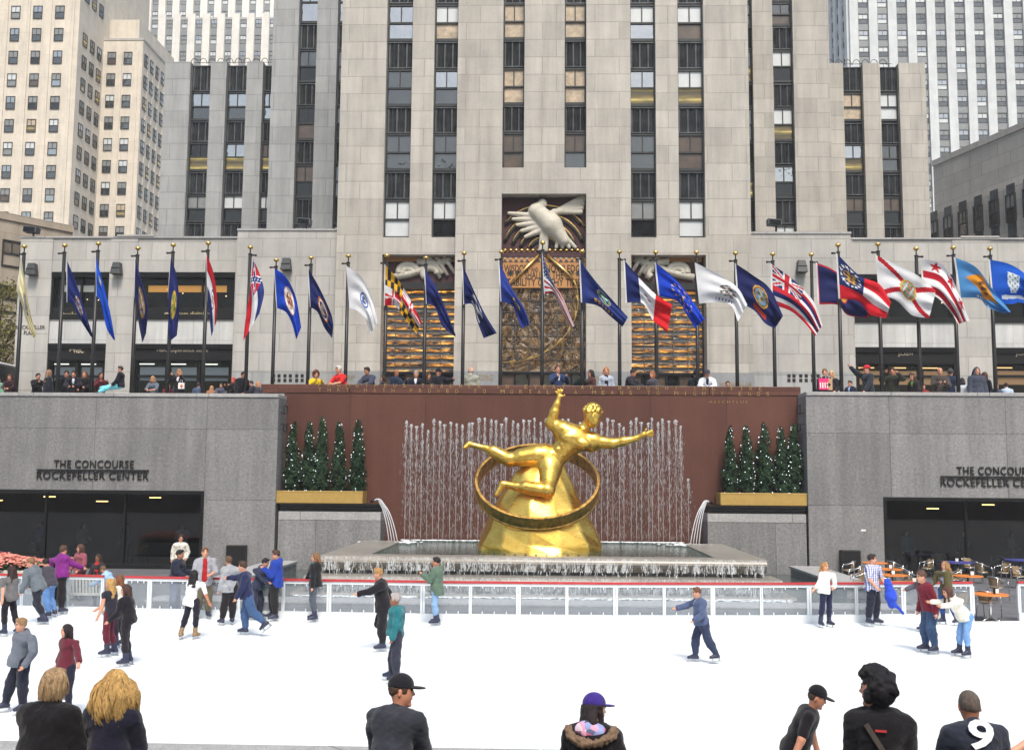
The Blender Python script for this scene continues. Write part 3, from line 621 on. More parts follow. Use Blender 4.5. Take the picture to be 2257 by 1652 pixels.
def strip_windows(parent, pxs, rows, Y, off, kinds, ref=300):
    """pxs: picture x range of a window strip, rows: list of (y0,y1,'win'|'sp')"""
    x0, x1 = X(pxs[0], Y, ref), X(pxs[1], Y, ref); xc = .5*(pxs[0]+pxs[1]); k = 0
    for i, (a, b, kind) in enumerate(rows):
        z1, z0 = Z(a, Y, xc), Z(b, Y, xc)
        if kind == 'sp': spandrel(parent, x0+.002, x1-.002, z0+.003, z1-.003, Y+off+.02, i)
        else:
            u = kinds[k % len(kinds)]; k += 1
            sash(parent, x0+.002, x1-.002, z0+.003, z1-.003, Y+off, u[0], u[1])
ZG, ZTOP = 6.6, 46
tower = thing('stone_tower', (0, YT, ZG), 'tall limestone tower with dark window strips rising behind the flags', 'building')
xa, xb = X(748, YT, 300), X(1652, YT, 300)
cols = dict(A=(848, 905.5), B=(954, 1007.5), C=(1107.5, 1155), D=(1244, 1292), E=(1389.5, 1446), F=(1495.5, 1553))
st = MB(); cb0, cb1 = X(1012, YT, 300), X(1386, YT, 300); YC = YT-.22
def px(v): return X(v, YT, 300)
zL = Z(523, YT); zP0, zP1 = Z(632, YT), Z(561, YT); zC = Z(372, YT); zR1 = Z(429, YT)
for a, b in ((748, 848), (1553, 1652)): st.box(px(a), px(b), YT, YT+3, ZG, ZTOP)
for a, b in ((905.5, 954), (1446, 1495.5)): st.box(px(a), px(b), YT, YT+3, zP1, ZTOP)
# low storey panels between the pillars (lintels above the side screens)
for a, b in ((848, 905.5), (1389.5, 1446), (1495.5, 1553), (954, 1007.5)): st.box(px(a), px(b), YT+.001, YT+1.2, zP1, zL)
st.build('stone_piers', M['lime'], tower)
st = MB(); st.box(px(1007.5), px(1107.5), YC, YT+3, ZG, ZTOP); st.box(px(1292), px(1389.5), YC, YT+3, ZG, ZTOP); st.box(px(1155), px(1244), YC+.001, YT+3, zC, ZTOP)
st.box(px(1107.5), px(1292), YC+.002, YT+1.2, zR1, zC); st.build('central_piers', M['lime'], tower)
# base course
bgm = stone('base_granite', (.26, .27, .285), 3, 4, .01, .05, .2, .0, speck=.3)
for a, b in ((746.5, 847.5), (1553.5, 1654)): MB().box(px(a), px(b), YT-.04, YT-.002, ZG, Z(819, YT)).build('base_course', bgm, tower)
for a, b in ((1008, 1107), (1292.5, 1389)): MB().box(px(a), px(b), YC-.04, YC-.002, ZG, Z(819, YT)).build('base_course', bgm, tower)
letters('lettering', 'BUILDING', M['goldletter'], px(1040), px(1092), Z(833, YT), .33, YC-.045, tower, .012); letters('lettering', '30', M['goldletter'], px(1310), px(1335), Z(836, YT), .36, YC-.045, tower, .012)
letters('lettering', 'KEEP', M['goldletter'], px(772), px(795), Z(834, YT), .25, YT-.045, tower, .01); letters('lettering', 'ROCKEFELLER', M['goldletter'], px(1580), px(1648), Z(845, YT), .2, YT-.045, tower, .01)
for a, b in ((598, 0), (1740, 0)):
    pass
R4 = [(-290, -206, 'win'), (-204, -148, 'sp'), (-145, -61, 'win'), (-59, 1, 'sp'), (3, 84.5, 'win'), (86, 145, 'sp'), (147, 229, 'win'), (230.5, 288.5, 'sp'), (290, 372, 'win'), (374, 434, 'sp'), (436, 523, 'win')]
R4 = [r for r in R4 if r[1] > -150]
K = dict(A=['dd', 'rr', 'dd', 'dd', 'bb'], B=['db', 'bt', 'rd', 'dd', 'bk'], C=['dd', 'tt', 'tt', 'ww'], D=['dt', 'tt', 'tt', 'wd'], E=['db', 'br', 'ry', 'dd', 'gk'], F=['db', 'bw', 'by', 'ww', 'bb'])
for c in 'ABEF': strip_windows(tower, cols[c], R4, YT, .42, K[c])
RC = [(a, min(b, 372), k) for a, b, k in R4 if a < 372 and not (k == 'sp' and a > 360)]
RC = [(a-(3 if a > 0 else 0), b-(3 if a > 0 and b < 370 else 0), k) for a, b, k in RC]
for c in 'CD': strip_windows(tower, cols[c], RC, YT, .42, K[c])
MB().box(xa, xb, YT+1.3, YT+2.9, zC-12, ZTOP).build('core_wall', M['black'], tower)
# --- entrance screens and carved panels (generic art-deco reliefs)
def screen(a, b, mat, yoff, z0, z1, nx, nz, nm):
    x0, x1 = px(a), px(b); s = MB(); s.box(x0, x1, YT+yoff+.04, YT+yoff+.08, z0, z1); g = s.build(nm, M[mat], tower)
    f = MB()
    for i in range(nx+1):
        x = x0+(x1-x0)*i/nx; f.box(x-.022, x+.022, YT+yoff-.02, YT+yoff+.02, z0, z1)
    for i in range(nz+1):
        z = z0+(z1-z0)*i/nz; f.box(x0, x1, YT+yoff-.012, YT+yoff+.014, z-.02, z+.02)
    f.build('glazing_bars', plain('lead_bars', (.10, .10, .10), .4, .6), g)
zs0, zs1 = Z(816, YT), Z(634, YT)
screen(842, 1007, 'amber', 1.0, zs0, zs1, 5, 11, 'lit_glass_screen'); screen(1389.5, 1549, 'amber', 1.0, zs0, zs1, 5, 11, 'lit_glass_screen'); screen(1107.5, 1292, 'cast', .7, Z(816, YT), Z(631, YT), 6, 7, 'cast_glass_screen')
for (a, b, yo) in ((842, 1007, 1.0), (1389.5, 1549, 1.0), (1107.5, 1292, .7)):
    dm = MB(); x0, x1 = px(a), px(b); z1 = Z(817, YT); n = 6
    dm.box(x0, x1, YT+yo-.1, YT+yo+.2, z1-.12, z1-.002)
    for i in range(n+1): x = x0+(x1-x0)*i/n; dm.box(x-.06, x+.06, YT+yo-.05, YT+yo+.15, ZG, z1-.122)
    d_ = dm.build('entrance', M['bronze'], tower)
    for i in range(n): MB().box(x0+(x1-x0)*i/n+.062, x0+(x1-x0)*(i+1)/n-.062, YT+yo+.05, YT+yo+.07, ZG, z1-.122).build('door_pane', M['glassd' if i % 2 else 'warmdark'], d_)
# side relief panels: stepped pale scrolls
cream = plain('carved_stone_cream', (.50, .47, .40), .75, 0, .12, 4); ochre = plain('painted_ochre', (.44, .21, .07), .7); maroon = plain('painted_maroon', (.055, .018, .022), .7); dgreen = plain('painted_dark', (.018, .02, .018), .7)
def tubes(parent, name, mat, paths, r, Y):
    m = MB()
    for pth in paths:
        pts = [P(x, y, Y) for x, y in pth]; m.tube(pts, r if not isinstance(r, list) else list(np.linspace(r[0], r[1], len(pts))), 10)
    return m.build(name, mat, parent, True)
def arc(cx, cy, rx, ry, a0, a1, n=16): return [(cx+rx*math.cos(math.radians(a)), cy-ry*math.sin(math.radians(a))) for a in np.linspace(a0, a1, n)]
for a, b, flip in ((842, 1007, 1), (1389.5, 1549, -1)):
    x0, x1 = px(a), px(b); pn = MB().box(x0, x1, YT+.75, YT+1.1, zP0, zP1-.002).build('relief_panel', maroon, tower)
    MB().box(x0+.02, x1-.02, YT+.70, YT+.748, Z(571, YT), zP1-.004).build('ochre_band', ochre, pn)
    MB().box(x0, x1, YT+.6, YT+1.12, zP0-.02, Z(618, YT)).build('soffit', M['black'], pn)
    c = (a+b)/2; sg = flip
    tubes(pn, 'carved_scroll', cream, [arc(c-25*sg, 598, 20, 14, -20, 200), arc(c-25*sg, 600, 11, 8, -30, 210), [(c-60*sg, 612), (c-20*sg, 603), (c+20*sg, 590), (c+70*sg, 570)], arc(c+24*sg, 602, 16, 12, -10, 230), [(c-5*sg, 576), (c+30*sg, 580), (c+50*sg, 604)]], .22, YT+.68)
    tubes(pn, 'carved_rays', cream, [[(c+(18+18*i)*sg, 563), (c+(46+16*i)*sg, 612-5*i)] for i in range(3)], [.15, .10], YT+.62)
# central panel
xc0, xc1 = px(1107.5), px(1292)
cp_ = MB().box(xc0, xc1, YT+.62, YT+1.1, Z(548, YT), zR1-.002).build('relief_panel', maroon, tower)
rp = []
for i, r in enumerate((34, 52, 70, 88, 106)): rp.append(arc(1198, 556, r*1.03, r*.98, 20, 160, 22))
gm = MB()
for i, pth in enumerate(rp):
    pp = [q for q in pth if 1109 < q[0] < 1290]; gm.tube([P(x, y, YT+.56) for x, y in pp], .055, 8)
gm.build('gold_arcs', M['gold'], cp_, True)
dm = MB()
for i, pth in enumerate(rp):
    pp = [(q[0], q[1]+6) for q in pth if 1111 < q[0] < 1288 and q[1] < 540]; dm.tube([P(x, y, YT+.60) for x, y in pp], .12, 6)
dm.build('dark_arcs', dgreen, cp_, True)
def bird_relief():
    I = np.eye(3); q = lambda x, y, d=.45: P(x, y, YT+d); pr = [seg(q(1182, 466), q(1215, 496), .50, .62, .2), seg(q(1215, 496), q(1242, 530), .60, .36, .2), seg(q(1182, 466), q(1196, 448, .3), .34, .26, .15), seg(q(1196, 448, .3), q(1204, 452, .15), .22, .05, .08)]
    for k in range(5): pr.append(seg(q(1205+4*k, 478-3*k, .42), q(1288-2*k, 432+9*k, .40), .17, .15, .04))
    for k in range(5): pr.append(seg(q(1180+3*k, 476+8*k, .42), q(1122+9*k, 470+13*k, .40), .20, .11, .04))
    for k in range(4): pr.append(seg(q(1232+4*k, 520, .42), q(1226+14*k, 545, .45), .15, .11, .03))
    for k in range(3): pr.append(seg(q(1196+4*k, 512, .42), q(1190+7*k, 552, .45), .17, .10, .04))
    V, Fq = sdf(pr, .05); np_mesh('carved_bird', V, Fq, cream, cp_)
bird_relief()
cr = MB()
for k in range(9): cr.ball(P(1187+3*k*.95, 424-3*math.sin(k/8*math.pi), YT+.4), .10, 8, 6); cr.ball(P(1188+3*k*.9, 431-2*math.sin(k/8*math.pi), YT+.34), .09, 8, 6)
cr.build('gilded_beads', M['gold'], cp_, True)
ib = MB().box(xc0, xc1, YT+.55, YT+1.1, Z(630, YT), Z(549, YT)).build('inscription_panel', ochre, tower)
mb = MB().box(xc0+.02, xc1-.02, YT+.50, YT+.548, Z(562, YT), Z(551, YT)).build('maroon_band', maroon, ib)
bd = MB()
for i in range(15): bd.ball(P(1113+i*12.3, 551, YT+.48), .085, 8, 6, (1.6, 1, .8))
bd.build('gilded_beads', M['gold'], ib, True)
for row, (mt) in enumerate((cream, plain('painted_slate', (.05, .05, .06), .7))):
    tr = MB()
    for i in range(15):
        x = 1113+i*12.3; y = 563+row*7.5; a, b, c = P(x-6, y, YT+.53), P(x+6, y, YT+.53), P(x, y+9, YT+.53)
        if row: a, b, c = P(x-5, y+7, YT+.528), P(x+5, y+7, YT+.528), P(x, y, YT+.528)
        bk = np.array([0, .018, 0]); tr.add([a, b, c, a+bk, b+bk, c+bk], [(0, 1, 2), (3, 5, 4), (0, 3, 4, 1), (1, 4, 5, 2), (2, 5, 3, 0)])
    tr.build('zigzag', mt, ib)
for s, y, a, b, h in (('WISDOM', 587, 1113, 1166, .40), ('AND', 590, 1172, 1188, .22), ('KNOWLEDGE', 587, 1194, 1288, .40), ('SHALL BE THE', 602, 1158, 1243, .40), ('STABILITY OF THY TIMES', 618, 1111, 1289, .42)):
    letters('lettering', s, M['black'], px(a), px(b), Z(y, YT), h*1.08, YT+.545, ib, .006, 1.0, .014)
sm = MB()
for sx in (1125, 1143, 1258, 1276):
    c = P(sx, 602, YT+.54)
    for k in range(4):
        a = k*math.pi/4; d = np.array([math.cos(a), 0, math.sin(a)])*.2; n_ = np.array([-math.sin(a), 0, math.cos(a)])*.035; sm.obox(c-np.array([0, .001*k, 0]), d, (0, .008, 0), n_)
sm.build('star', M['black'], ib)
ga = MB(); pts = arc(1115, 660, 160, 138, -92, 28, 26); prev = None
pts = [q for q in pts if q[0] < 1288]
for i in range(len(pts)-1):
    a, b = P(*pts[i], YT+.3), P(*pts[i+1], YT+.3); wdt = .05+.13*(i % 3 == 1)
    nrm = np.array([-(b-a)[2], 0, (b-a)[0]]); nrm = nrm/np.linalg.norm(nrm)*wdt; bk = np.array([0, .06, 0])
    ga.add([a-.03*nrm, b-.03*nrm, b+.7*nrm, a+.35*nrm, a-.03*nrm+bk, b-.03*nrm+bk, b+.7*nrm+bk, a+.35*nrm+bk], [(0, 1, 2, 3), (7, 6, 5, 4), (0, 4, 5, 1), (3, 2, 6, 7), (0, 3, 7, 4), (1, 5, 6, 2)])
ga.build('gold_arc', M['gold'], tower)
rb = MB()
for a, b in (((1188, 562), (1118, 632)), ((1206, 562), (1284, 632))): rb.tube([P(*a, YT+.46), P(*b, YT+.40)], [.10, .05], 8)
rb.build('gold_bars', M['gold'], tower, True)

# ================================================================== low shop wings
def wing(L):
    YV = 59.4; t = thing('shop_building', (-20 if L else 20, YV, ZG), 'low stone shop building '+('left of the tower with dark television store windows' if L else 'right of the tower with clothing store windows'), 'building')
    def q(v, py=650): return X(v, YV, py)
    zt = Z(521, YV, 300) if L else Z(524, YV, 2060); zb = Z(504, 58.5, 630) if L else Z(511, 58.5, 1766)
    wall = MB(); far = -160
    if L: seg = [(40, 112, 238, 300, 516)]; ax, bx_ = q(40), X(521, 58.5)
    # taller plain block beside the tower
    b0, b1 = (X(521, 58.5), xa-.01) if L else (xb+.01, X(1877, 58.5))
    blk = MB().box(b0, b1, 58.5, 64, ZG, zb-.12).build('block_wall', M['lowstone'], t); MB().box(b0-.03, b1+(.03 if not L else 0), 58.44, 64, zb-.118, zb).build('coping', M['coping'], t)
    m = MB(); z2t, z2b, z1t = (Z(599, YV, 300), Z(703, YV, 300), Z(757, YV, 300)) if L else (Z(604, YV, 2060), Z(710, YV, 2060), Z(765, YV, 2060))
    bays = [(111, 239), (299, 517)] if L else [(1882, 2103), (2186, 2420)]
    piers = [(39, 111), (239, 299), (517, 523)] if L else [(1872, 1882), (2103, 2186), (2420, 2500)]
    for a, b in piers: m.box(q(a), q(b), YV, YV+4, ZG, zt-.1)
    x0, x1 = q(piers[0][0]), q(piers[-1][1])
    for a, b in bays: m.box(q(a), q(b), YV+.05, YV+4, z2t, zt-.1)
    m.build('wall', M['lowstone'], t)
    MB().box(x0-.03, x1, YV-.05, YV+4, zt-.098, zt).build('coping', M['coping'], t)
    if L: MB().box(X(255, YV), X(337, YV), YV-.09, YV+1, zt+.002, zt+.09).build('parapet_block', M['lowstone'], t)
    else: MB().box(X(2120, YV), X(2205, YV), YV-.09, YV+1, zt+.002, zt+.1).build('parapet_block', M['lowstone'], t)
    for bi, (a, b) in enumerate(bays):
        xa_, xb_ = q(a), q(b)
        MB().box(xa_+.003, xb_-.003, YV+.12, YV+.5, z1t+.004, z2b-.004).build('marble_panel', M['marble'], t)
        for (z0, z1, kind) in ((z2b, z2t, 'window'), (ZG, z1t, 'shopfront')):
            f = MB(); f.box(xa_, xb_, YV+.02, YV+.45, z1-.32, z1-.003); f.box(xa_, xb_, YV+.02, YV+.45, z0+.003, z0+(.3 if kind == 'window' else .2)); f.box(xa_, xa_+.12, YV+.1, YV+.5, z0+.3, z1-.32); f.box(xb_-.12, xb_, YV+.1, YV+.5, z0+.3, z1-.32)
            for k in range(3): f.box(xa_, xb_, YV-.02+.02*k, YV+.02, z1-.10-.1*k, z1-.07-.1*k)
            n = 3 if (b-a) > 150 else 2
            edges = [xa_+.12+(xb_-xa_-.24)*i/n for i in range(n+1)]
            for e in edges[1:-1]: f.box(e-.05, e+.05, YV+.2, YV+.5, z0+.3, z1-.32)
            zs_ = None
            if kind == 'shopfront':
                zs_ = Z(787, YV, (a+b)/2) if L else Z(795, YV, (a+b)/2); f.box(xa_+.12, xb_-.12, YV+.12, YV+.5, zs_-.22, z1-.322); f.box(xa_+.12, xb_-.12, YV+.06, YV+.118, zs_-.16, zs_-.05); f.box(xa_+.12, xb_-.12, YV+.3, YV+.5, Z(827, YV, (a+b)/2)-.1, Z(827, YV, (a+b)/2)+.05)
            wn = f.build(kind, M['bronze'], t)
            for i in range(n): MB().box(edges[i]+.052, edges[i+1]-.052, YV+.40, YV+.42, z0+.302, (z1-.322) if not zs_ else zs_-.222).build('pane', M['glassg'], wn)
            it = MB(); r = random.Random(bi*7+(3 if L else 9)+len(kind))
            if kind == 'window':   # ceiling lights and warm display seen inside
                for k in range(int((xb_-xa_)*1.3)): it.ball((r.uniform(xa_+.4, xb_-.4), YV+.385, r.uniform(z0+1.2, z1-.6)), r.uniform(.02, .04), 6, 4)
                it.build('ceiling_lamp', emis('lamp_glow', (1, .78, .5), 1.2), wn)
                wb = MB(); wb.box(xa_+.6, xb_-.6, YV+.39, YV+.398, z1-1.15, z1-.75); wb.build('lit_frieze', emis('dim_warm_glow', (.30, .15, .03) if (L and bi) or not L else (.16, .17, .16), .35), wn)
            else:
                for k in range(n):
                    e0, e1 = edges[k]+.2, edges[k+1]-.2; it.box(e0, e1, YV+.388, YV+.398, zs_-1.35, zs_-.55)
                it.build('display_screen', emis('screen_glow', (.05, .065, .075) if L else (.14, .085, .04), .5), wn)
                li = MB()
                for k in range(n): li.box(edges[k]+.15, edges[k]+.15+.9, YV+.38, YV+.39, zs_-.40, zs_-.34)
                li.build('ceiling_lamp', emis('tube_glow', (.9, .95, .85) if L else (1, .6, .25), .8), wn)
                lb = MB()
                for k in range(n): lb.box(edges[k]+.3, edges[k+1]-.5, YV+.385, YV+.395, ZG+1.2, ZG+2.2)
                lb.build('shop_display', emis('shop_warm', (.06, .042, .022), .4), wn)
                txt = ('NBC', 'NBC Experience Store')[bi] if L else 'J.CREW'; cpx = (a+b)/2 if b < 2300 else 2250
                wd = {'NBC': 20, 'NBC Experience Store': 112, 'J.CREW': 34}[txt]; off = 6 if txt == 'NBC' else 0
                letters('lettering', txt, plain('dull_sign_letters', (.55, .46, .36), .5), X(cpx-wd/2+off, YV), X(cpx+wd/2+off, YV), Z(771 if L else 779, YV, cpx), .34, YV+.112, wn, .01, 1.0, .012)
                if txt == 'NBC':
                    pk = MB(); c = P(cpx-16, 773, YV+.10)
                    for k in range(6):
                        an = math.pi*(.06+.88*k/5); d = np.array([math.cos(an), 0, math.sin(an)]); pk.ball(c+d*.13, .055, 8, 6, (1.1, .25, 1.1))
                    pk.build('fan_emblem', plain('dull_sign_letters', (.55, .46, .36), .5), wn, True)
        if L:
            txt = ('msnbc.com', 'nbc.com digital cafe')[bi]; cpx = (168, 425)[bi]; wd = (50, 104)[bi]
            letters('lettering', txt, plain('gold_window_letters', (.40, .33, .18), .5), X(cpx-wd/2, YV), X(cpx+wd/2, YV), Z(692, YV, cpx), .34, YV+.395-.3, t, .008, 1.0, .012)
            pk = MB(); c = P(cpx-wd/2-6, 694, YV+.09)
            for k in range(6):
                an = math.pi*(.06+.88*k/5); d = np.array([math.cos(an), 0, math.sin(an)]); pk.ball(c+d*.11, .045, 8, 6, (1.1, .25, 1.1))
            pk.build('fan_emblem', plain('gold_window_letters', (.40, .33, .18), .5), t, True)
            MB().box(xa_+.13, xb_-.13, YV+.12, YV+.38, z2b+.3, z2b+.72).build('sill_panel', M['bronze'], t)
    if not L: letters('lettering', 'J.CREW', plain('dull_sign_letters', (.55, .46, .36), .5), X(2228, YV), X(2262, YV), Z(727-13, YV, 2245), .25, YV+.3, t, .008)
    if L:
        letters('lettering', 'ROCKEFELLER', plain('dark_letters', (.06, .055, .05), .5), q(39), q(103), Z(721, YV, 70), .22, YV-.02, t, .015); letters('lettering', 'PLAZA', plain('dark_letters', (.06, .055, .05), .5), q(58), q(85), Z(733, YV, 70), .22, YV-.02, t, .015)
    # base course and vents
    MB().box(b0+.02, b1-.02, 58.46, 58.498, ZG, Z(819, 58.5, 640 if L else 1760)).build('base_course', M['limegrey_shade'], t)
    v = MB()
    for i, vx in enumerate((603, 615, 628, 640, 654, 666) if L else (1739, 1750, 1765, 1777, 1791, 1803)):
        for vy in (828, 838): c = P(vx, vy, 58.45); v.box(c[0]-.09, c[0]+.09, c[1]-.004, c[1]+.004, c[2]-.10, c[2]+.10)
    v.build('vent', M['black'], t)
wing(True); wing(False)

# wall lanterns and roof floodlights
for i, (vx, vy, lb) in enumerate(((70, 593, 'wall speaker lantern on the corner pier beside the tree'), (257, 591, 'wall lantern on the pier between the two television store bays'), (631, 582, 'wall lantern on the plain block left of the tower'), (1767, 587, 'wall lantern on the plain block right of the tower'))):
    Yv = 59.4 if vx < 300 else 58.5; c = P(vx, vy, Yv-.3); t = thing('wall_lantern', tuple(c), 'dark '+lb, 'lantern', 'dark wall lanterns')
    m = MB(); m.add([c+np.array(q) for q in ((-.30, -.28, -.36), (.30, -.28, -.36), (.30, .28, -.36), (-.30, .28, -.36), (-.20, -.12, .36), (.20, -.12, .36), (.20, .28, .36), (-.20, .28, .36))], [(0, 3, 2, 1), (4, 5, 6, 7), (0, 1, 5, 4), (1, 2, 6, 5), (2, 3, 7, 6), (3, 0, 4, 7)]); m.build('housing', plain('lantern_grey', (.035, .04, .042), .5), t, bevel=.02)
    MB().box(c[0]-.27, c[0]+.27, c[1]-.235, c[1]-.21, c[2]-.02, c[2]+.01).build('seam', M['black'], t)
for (vx, vy, Yv, lb) in ((70, 507, 59.2, 'on the corner of the left shop roof'), (671, 489, 58.7, 'on the plain block left of the tower'), (1706, 491, 58.7, 'on the plain block right of the tower')):
    c = P(vx, vy, Yv+.3); t = thing('floodlight', tuple(c), 'grey box floodlight '+lb, 'floodlight', 'roof floodlights'); m = MB()
    m.obox(c, (.40, 0, -.03), (0, .3, 0), (0, .05, .19)); m.build('head', plain('lantern_grey', (.035, .04, .042), .5), t, bevel=.03); MB().obox(c+np.array([0, -.33, -.02]), (.34, 0, -.025), (0, .02, 0), (0, .01, .14)).build('lens', M['glassg'], t)
    MB().tube([c+np.array([.12, 0, -.2]), c+np.array([.12, .05, -.75])], .06, 8).build('stem', M['black'], t)

# ================================================================== set-back blocks beside the tower
def setback(name, label, Y, spans, strips, top, ref, rows, kinds, mat, rail=None, depth=14):
    xm = .5*(X(spans[0], Y, ref)+X(spans[1], Y, ref)); t = thing(name, (xm, Y, ZG), label, 'building')
    zt = Z(top, Y, .5*sum(spans)) if top is not None else 60
    m = MB(); cur = spans[0]
    for a, b in strips+[(spans[1], spans[1])]:
        if a > cur: m.box(X(cur, Y, ref), X(a, Y, ref), Y, Y+depth, ZG, zt)
        cur = b
    m.build('stone_piers', M[mat], t)
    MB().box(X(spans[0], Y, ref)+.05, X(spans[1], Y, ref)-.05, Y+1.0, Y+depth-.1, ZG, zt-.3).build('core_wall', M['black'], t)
    for i, s in enumerate(strips): strip_windows(t, s, rows, Y, .4, kinds[i % len(kinds)], ref)
    if rail:
        r = MB(); x0, x1 = X(rail[0], Y+.6, ref), X(rail[1], Y+.6, ref); n = int((x1-x0)/.62)
        for i in range(n):
            xx = x0+(x1-x0)*i/n; r.tube([(xx+.28*math.cos(a), Y+.6, zt+.1+.42*math.sin(a)) for a in np.linspace(math.pi, 0, 7)], .025, 5)
        r.tube([(x0, Y+.6, zt+.18), (x1, Y+.6, zt+.18)], .02, 5); r.build('roof_rail', M['black'], t)
    return t
R1 = [(-150, -60, 'win'), (-57, -50, 'sp'), (-48, 46, 'win'), (48, 103, 'sp'), (105, 177, 'win'), (179, 228, 'sp'), (230, 305, 'win'), (307, 357, 'sp'), (359, 433, 'win'), (435, 492, 'sp'), (494, 560, 'win')]
setback('set_back_tower', 'grey stone set-back block left of the main tower, taller than its neighbour', 70, (594, 765), [(651, 692), (737.5, 764.9)], None, 300, R1, [['rr', 'rr', 'dk', 'kw', 'wk', 'bb'], ['rr', 'rr', 'dd', 'dk', 'dd']], 'limegrey_shade')
R2 = [(140, 197, 'sp'), (199, 262, 'win'), (264, 309, 'sp'), (311, 374, 'win'), (376, 424, 'sp'), (426, 487, 'win'), (489, 560, 'sp')]
setback('office_block', 'lower grey office block with looped roof rail at left of the set-back tower', 73.5, (355, 598), [(412, 457), (492, 537), (573, 597.9)], 136, 350, R2, [['rd', 'ky', 'gk'], ['rd', 'ry', 'bk'], ['rr', 'wy', 'bk']], 'limegrey_shade', (420, 596))
R3 = [(-40, 20, 'win'), (0, 52, 'win'), (54, 104, 'sp'), (106, 177, 'win'), (180, 231, 'sp'), (233, 307, 'win'), (309, 358, 'sp'), (361, 434, 'win'), (437, 490, 'sp'), (493, 560, 'win')][1:]
R3b = [(-60, -2, 'sp')]+R3
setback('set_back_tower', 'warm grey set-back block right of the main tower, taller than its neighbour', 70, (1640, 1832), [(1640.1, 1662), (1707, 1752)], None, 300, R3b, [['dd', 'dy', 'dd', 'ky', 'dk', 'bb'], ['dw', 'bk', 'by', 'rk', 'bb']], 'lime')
R5 = [(143, 197, 'sp'), (200, 263, 'win'), (267, 312, 'sp'), (314, 377, 'win'), (380, 427, 'sp'), (430, 494, 'win'), (497, 560, 'sp')]
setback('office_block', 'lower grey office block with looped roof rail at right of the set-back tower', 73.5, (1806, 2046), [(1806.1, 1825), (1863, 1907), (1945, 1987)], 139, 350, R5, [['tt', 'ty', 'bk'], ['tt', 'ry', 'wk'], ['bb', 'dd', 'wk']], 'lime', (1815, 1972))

# ================================================================== distant towers
def cell(wd, ht, kind):
    m = MB(); f = .07; m.box(-wd/2, wd/2, -.02, .06, 0, ht); w_ = None; return m
def wmesh(wd, ht, up, lo):
    """small sash window centred on its sill, facing -Y: recess frame, sash, panes"""
    m = MB(); f = .09
    m.cur = 0; m.box(-wd/2, -wd/2+f, -.05, .1, 0, ht); m.box(wd/2-f, wd/2, -.05, .1, 0, ht); m.box(-wd/2+f, wd/2-f, -.05, .1, 0, .12); m.box(-wd/2+f, wd/2-f, -.05, .1, ht-.1, ht); m.box(-wd/2+f, wd/2-f, -.05, .1, ht*.5-.05, ht*.5+.05); m.box(-.03, .03, -.04, .1, ht*.5+.05, ht-.1)
    m.cur = 1; m.quad((-wd/2+f, .02, ht*.5+.05), (wd/2-f, .02, ht*.5+.05), (wd/2-f, .02, ht-.1), (-wd/2+f, .02, ht-.1)); m.cur = 2; m.quad((-wd/2+f, .03, .12), (wd/2-f, .03, .12), (wd/2-f, .03, ht*.5-.05), (-wd/2+f, .03, ht*.5-.05))
    me = D.meshes.new('window'); me.from_pydata(m.v, [], m.f)
    for q in (M['frame'], M[PM[up]], M[PM[lo]]): me.materials.append(q)
    me.polygons.foreach_set('material_index', m.m); me.update(); return me
def put_windows(t, meshes, spots, limit=100):
    """spots: list of (x,y,z,rotz) in world; the nearest ones become parts, the rest one part"""
    r = random.Random(len(spots)); o0 = ORG[t]; spots = sorted(spots, key=lambda s: s[1])
    for s in spots[:limit]:
        o = D.objects.new('window', r.choice(meshes)); COL.objects.link(o); o.parent = t; o.location = tuple(np.array(s[:3])-o0); o.rotation_euler[2] = s[3]; ORG[o] = o0
    rest = spots[limit:]
    if rest:
        V = []; Fs = {4: []}; MI = []; ml = []; n = 0
        for s in rest:
            me = r.choice(meshes); co = np.array([v.co for v in me.vertices]); c, q = math.cos(s[3]), math.sin(s[3])
            V.append(np.stack([co[:, 0]*c-co[:, 1]*q+s[0], co[:, 0]*q+co[:, 1]*c+s[1], co[:, 2]+s[2]], 1))
            for p in me.polygons:
                mt = me.materials[p.material_index]
                if mt not in ml: ml.append(mt)
                Fs[4].append([i+n for i in p.vertices]); MI.append(ml.index(mt))
            n += len(co)
        np_mesh('window', np.concatenate(V), np.array(Fs[4]), ml, t, False, MI)['kind'] = 'stuff'
beige_w = [wmesh(1.45, 2.1, *k) for k in ('gd', 'bd', 'gd', 'gr', 'gk', 'rd', 'gw', 'bg', 'ty', 'gd')]
t = thing('brick_building', (-70, 160, ZG), 'tall beige office building with stepped corner at the far left', 'building')
XB1, XB2 = -66.1, -72.7; zt1 = 75.5
mm = MB(); mm.box(XB2, XB1, 160, 178, ZG, zt1); mm.box(-120, XB2+.01, 151, 178, ZG, 140); mm.box(XB2, XB1-1.6, 162, 178.02, zt1, 80); mm.build('wall', M['beige'], t)
MB().box(XB2, XB1+.12, 159.9, 178.1, zt1+.002, zt1+.35).build('coping', M['lowstone'], t)
rib = MB()
for x in np.arange(-71.3+1.35, -66.5, 2.7): rib.box(x-.5, x+.5, 159.86, 159.998, ZG, zt1-2)
for y in np.arange(161.2+1.2, 178, 2.42): rib.box(XB1+.002, XB1+.13, y-.45, y+.45, ZG, zt1-2)
for x in (-74, -77.6, -81, -84.5, -88): rib.box(x-.55, x+.55, 150.85, 150.998, ZG, 139)
rib.build('pilaster', M['beige'], t)
sp = []
for i in range(26):
    z = 71.6-i*3.66-.55+.35
    if z < ZG+1: break
    for x in (-71.2, -68.5): sp.append((x, 159.92, z, 0))
    for k in range(7): sp.append((XB1+.09, 161.4+k*2.42, z, math.pi/2))
    for k in range(3): sp.append((XB2+.10, 153.2+k*2.6, z, math.pi/2))
    for k in range(5): sp.append((-75.8-k*3.5, 150.92, z, 0))
